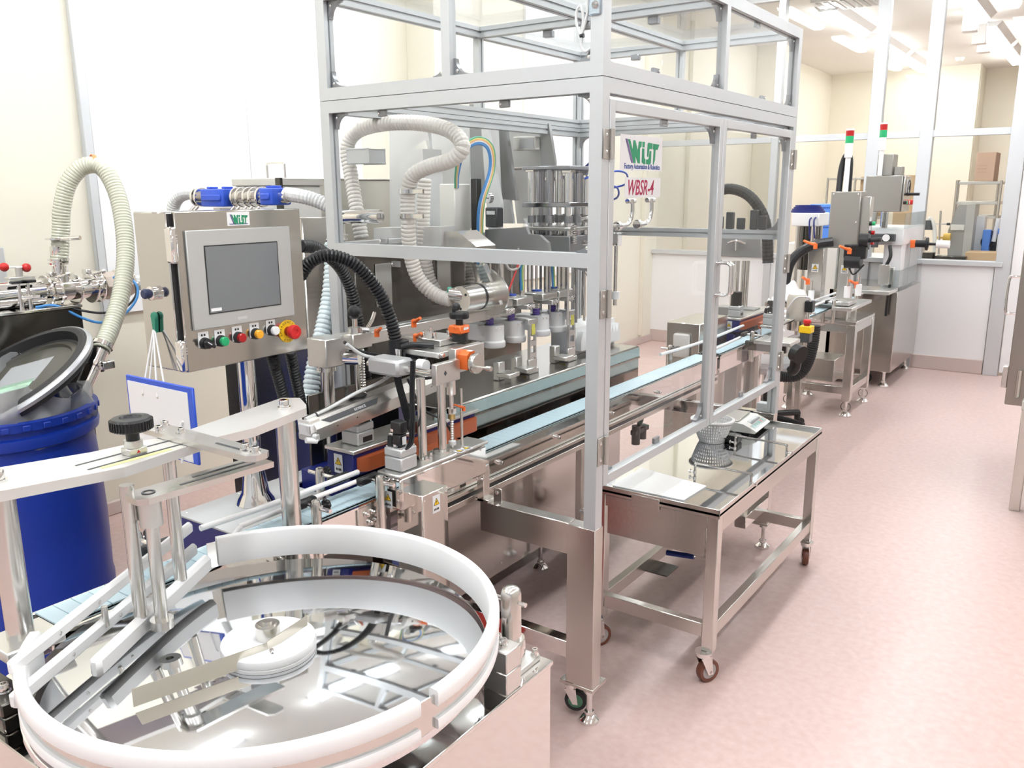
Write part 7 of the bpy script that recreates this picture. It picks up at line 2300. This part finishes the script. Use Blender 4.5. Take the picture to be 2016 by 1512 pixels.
# lab stand and goose-neck lamp
q = (-1.3729, 9.2000, 1.1310)
t = thing('lab_stand', (q[0], 9.2, .99), 'thin lab stand with cross clamp on the bench behind the partition', 'stand')
a = (-1.3945, 9.2000, 1.4451)
m = MB(); m.cyl((q[0], 9.2, .99), (a[0], 9.2, a[2]), .010, seg=10); m.box(q[0] - .1, q[0] + .1, 9.12, 9.28, .99, 1.005, .003)
m.build('rod', STEELH, t)
m = MB(); b_ = (-1.3292, 9.2000, 1.3209); c_ = (-1.4538, 9.2000, 1.3188); m.cyl(b_, c_, .007, seg=10); m.m(1).cyl(b_, (b_[0] + .03, b_[1], b_[2]), .012, seg=10)
m.build('cross_clamp', [CHROME, BLACK], t)
t = thing('gooseneck_lamp', ((-1.3977, 9.1000, 1.0870)[0], 9.1, .99), 'pale goose-neck lamp with dark head on the bench behind the partition', 'lamp')
m = MB(); a0 = (-1.4023, 9.1000, 1.1353); m.tube([(a0[0], 9.1, .99), a0, (-1.4138, 9.1000, 1.2556), (-1.4403, 9.1000, 1.3464), (-1.4698, 9.1000, 1.3748), (-1.4849, 9.1000, 1.3457)], .018, seg=10)
m.build('neck', OFFWHITE, t)
q = (-1.4768, 9.1000, 1.3073); m = MB(); m.cyl((q[0], 9.1, q[2] - .04), (q[0], 9.1, q[2] + .05), .045, r2=.03, seg=16)
m.build('lamp_head', DARK, t)
m = MB(); m.box(a0[0] - .12, a0[0] + .1, 9.0, 9.2, .99, 1.03, .01)
m.build('lamp_base', OFFWHITE, t)
m = MB(); q = (-1.4011, 9.0000, 1.0589); m.cyl((q[0] - .04, 9.0, .992), (q[0] - .04, 9.0, 1.06), .07, seg=20); m.box(q[0] + .03, q[0] + .3, 8.95, 9.1, .991, 1.03, .005)
tag(m.build('small_instrument', DARKSTEEL), 'small dark instrument at the foot of the goose-neck lamp', 'instrument')
# steel rack with boxes on the right
t = thing('steel_rack', ((-1.0597, 10.6000, 0.8487)[0], 10.8, 0), 'steel wire rack with a brown carton on top behind the partition', 'rack')
for px in ((-1.0290, 10.4000, 1.7353), (-1.1066, 10.9000, 1.7289), (-1.4444, 10.4000, 1.7401), (-1.4985, 10.9000, 1.7442)):
    m = MB(); m.cyl((px[0], px[1], 0), (px[0], px[1], px[2]), .014, seg=10)
    m.build('post', STEELH, t)
xl_, xr2 = (-1.4444, 10.4000, 1.7401)[0], (-1.0290, 10.4000, 1.7353)[0]
for z in ((-1.1782, 10.4000, 1.7266)[2], (-1.1562, 10.4000, 1.5169)[2], (-1.1407, 10.4000, 1.3691)[2], 1.0, .4):
    m = MB(); m.box(xl_, xr2, 10.4, 10.9, z - .03, z, .003)
    m.build('shelf', mat('rack_shelf', (0.62, 0.61, 0.57), 0.4, .4), t)


def carton(a, b, c, y, d, lab, mt_=CARD, tape=True):
    t_ = thing('cardboard_box', ((a[0] + b[0]) / 2, y + d / 2, c[2]), lab, 'cardboard box')
    mm = MB(); mm.box(a[0], b[0], y, y + d, c[2] + .001, a[2], .003)
    bb_ = mm.build('carton', mt_, t_)
    if tape:
        xm = (a[0] + b[0]) / 2
        mm = MB(); mm.box(a[0] + (b[0] - a[0]) * .1, a[0] + (b[0] - a[0]) * .6, y - .001, y - .0002, c[2] + (a[2] - c[2]) * .32, c[2] + (a[2] - c[2]) * .335); mm.box(a[0] + (b[0] - a[0]) * .1, a[0] + (b[0] - a[0]) * .6, y - .001, y - .0002, c[2] + (a[2] - c[2]) * .42, c[2] + (a[2] - c[2]) * .435); mm.box(a[0] + (b[0] - a[0]) * .1, a[0] + (b[0] - a[0]) * .6, y - .001, y - .0002, c[2] + (a[2] - c[2]) * .54, c[2] + (a[2] - c[2]) * .55)
        mm.build('printed_lines', mat('brown_print', (0.42, 0.28, 0.2), 0.8), bb_)
    return t_


a, b_ = (-1.2914, 10.4500, 2.0267), (-1.1113, 10.4500, 2.0215)
carton(a, b_, (0, 0, (-1.1782, 10.4000, 1.7266)[2]), 10.45, .4, 'brown carton standing on top of the steel rack', CARDP)
carton((-1.9604, 9.9000, 1.7947), (-1.7280, 9.9000, 1.7913), (0, 0, 1.15), 9.9, .12, 'large flat brown carton standing behind the capping machine', CARD, False)
m = MB(); m.box((-1.9604, 9.9000, 1.7947)[0] - .05, (-1.7280, 9.9000, 1.7913)[0] + .05, 9.85, 10.3, 0, 1.148, .004)
tag(m.build('low_cabinet', OFFWHITE), 'pale low cabinet under the large flat carton', 'cabinet')
carton((-2.3883, 10.2000, 1.7879), (-2.2229, 10.2000, 1.7911), (0, 0, 1.35), 10.2, .4, 'small brown carton on the rack left of the capping machine', CARD, False)
t = thing('wire_rack', ((-2.5290, 10.2000, 1.4992)[0], 10.4, 0), 'pale wire rack with cartons left of the capping machine', 'rack')
for px in ((-2.7327, 10.1500, 1.7809), (-2.4351, 10.1500, 1.7771), (-2.1843, 10.1500, 1.7738)):
    m = MB(); m.cyl((px[0], 10.15, 0), (px[0], 10.15, px[2]), .014, seg=10)
    m.build('post', STEELH, t)
for z in ((-2.4568, 10.1500, 1.7773)[2], 1.347, .8):
    m = MB(); m.box((-2.7439, 10.1500, 1.7811)[0], (-2.1738, 10.1500, 1.7737)[0], 10.14, 10.7, z - .02, z, .002)
    m.build('shelf', mat('rack_shelf', (0.62, 0.61, 0.57), 0.4, .4), t)
carton((-2.4368, 10.2500, 1.6389), (-2.3932, 10.2500, 1.6387), (0, 0, 1.35), 10.25, .3, 'narrow dark carton beside the small brown carton on the wire rack', CARDP, False)
# boxes on the bench
m = MB(); a, b_, c_ = (-1.1427, 9.5000, 1.3922), (-1.0420, 9.5000, 1.3934), (-1.1201, 9.5000, 1.1723); m.box(a[0], b_[0], 9.5, 9.7, .991, a[2], .004)
tag(m.build('white_case', PW), 'white case on the bench right of the slanted instrument hood', 'case')
m = MB(); a, b_ = (-1.0359, 9.4500, 1.2643), (-0.9710, 9.4500, 1.2657); m.box(a[0], b_[0], 9.4, 9.5, .991, a[2], .004)
tag(m.build('glove_box', BLUEL), 'small blue box beside the white case on the bench', 'box')
t = thing('paper_pack', ((-0.8686, 9.4500, 1.2294)[0], 9.45, .99), 'white pack with blue band at the right end of the bench', 'pack')
m = MB(); a, b_ = (-0.9078, 9.4500, 1.2766), (-0.8525, 9.4500, 1.2777); m.box(a[0], b_[0], 9.4, 9.55, .991, a[2], .004)
m.build('pack', PAPER, t)
m = MB(); m.box(a[0] - .001, b_[0] + .001, 9.399, 9.551, a[2] - .05, a[2] + .001)
m.build('blue_band', BLUEL, t)
t = thing('barcode_reader', ((-0.9412, 9.4500, 1.2277)[0], 9.45, .99), 'dark stand with white handset and coiled cable on the bench', 'handset')
m = MB(); a = (-0.9437, 9.4500, 1.2518); m.box(a[0] - .06, a[0] + .03, 9.52, 9.6, .991, a[2], .006)
m.build('stand', DARK, t)
m = MB(); m.cyl((a[0], 9.46, a[2] - .1), (a[0] + .02, 9.46, a[2] + .12), .02, seg=14)
m.build('handset', WHITE, t)
m = MB(); m.tube([(a[0], 9.44, a[2] - .1), (a[0] - .06, 9.44, a[2] - .18), (a[0] - .1, 9.43, a[2] - .1), (a[0] - .05, 9.43, a[2] - .02)], .008, seg=8)
m.build('cable', BLACK, t)
m = MB(); m.box((-1.1241, 9.2000, 1.0664)[0], (-0.7866, 9.2000, 1.0782)[0], 9.05, 9.35, .991, 1.07, .004)
tag(m.build('cardboard_sheet_stack', CARD), 'flat stack of brown cardboard along the bench sill', 'cardboard')
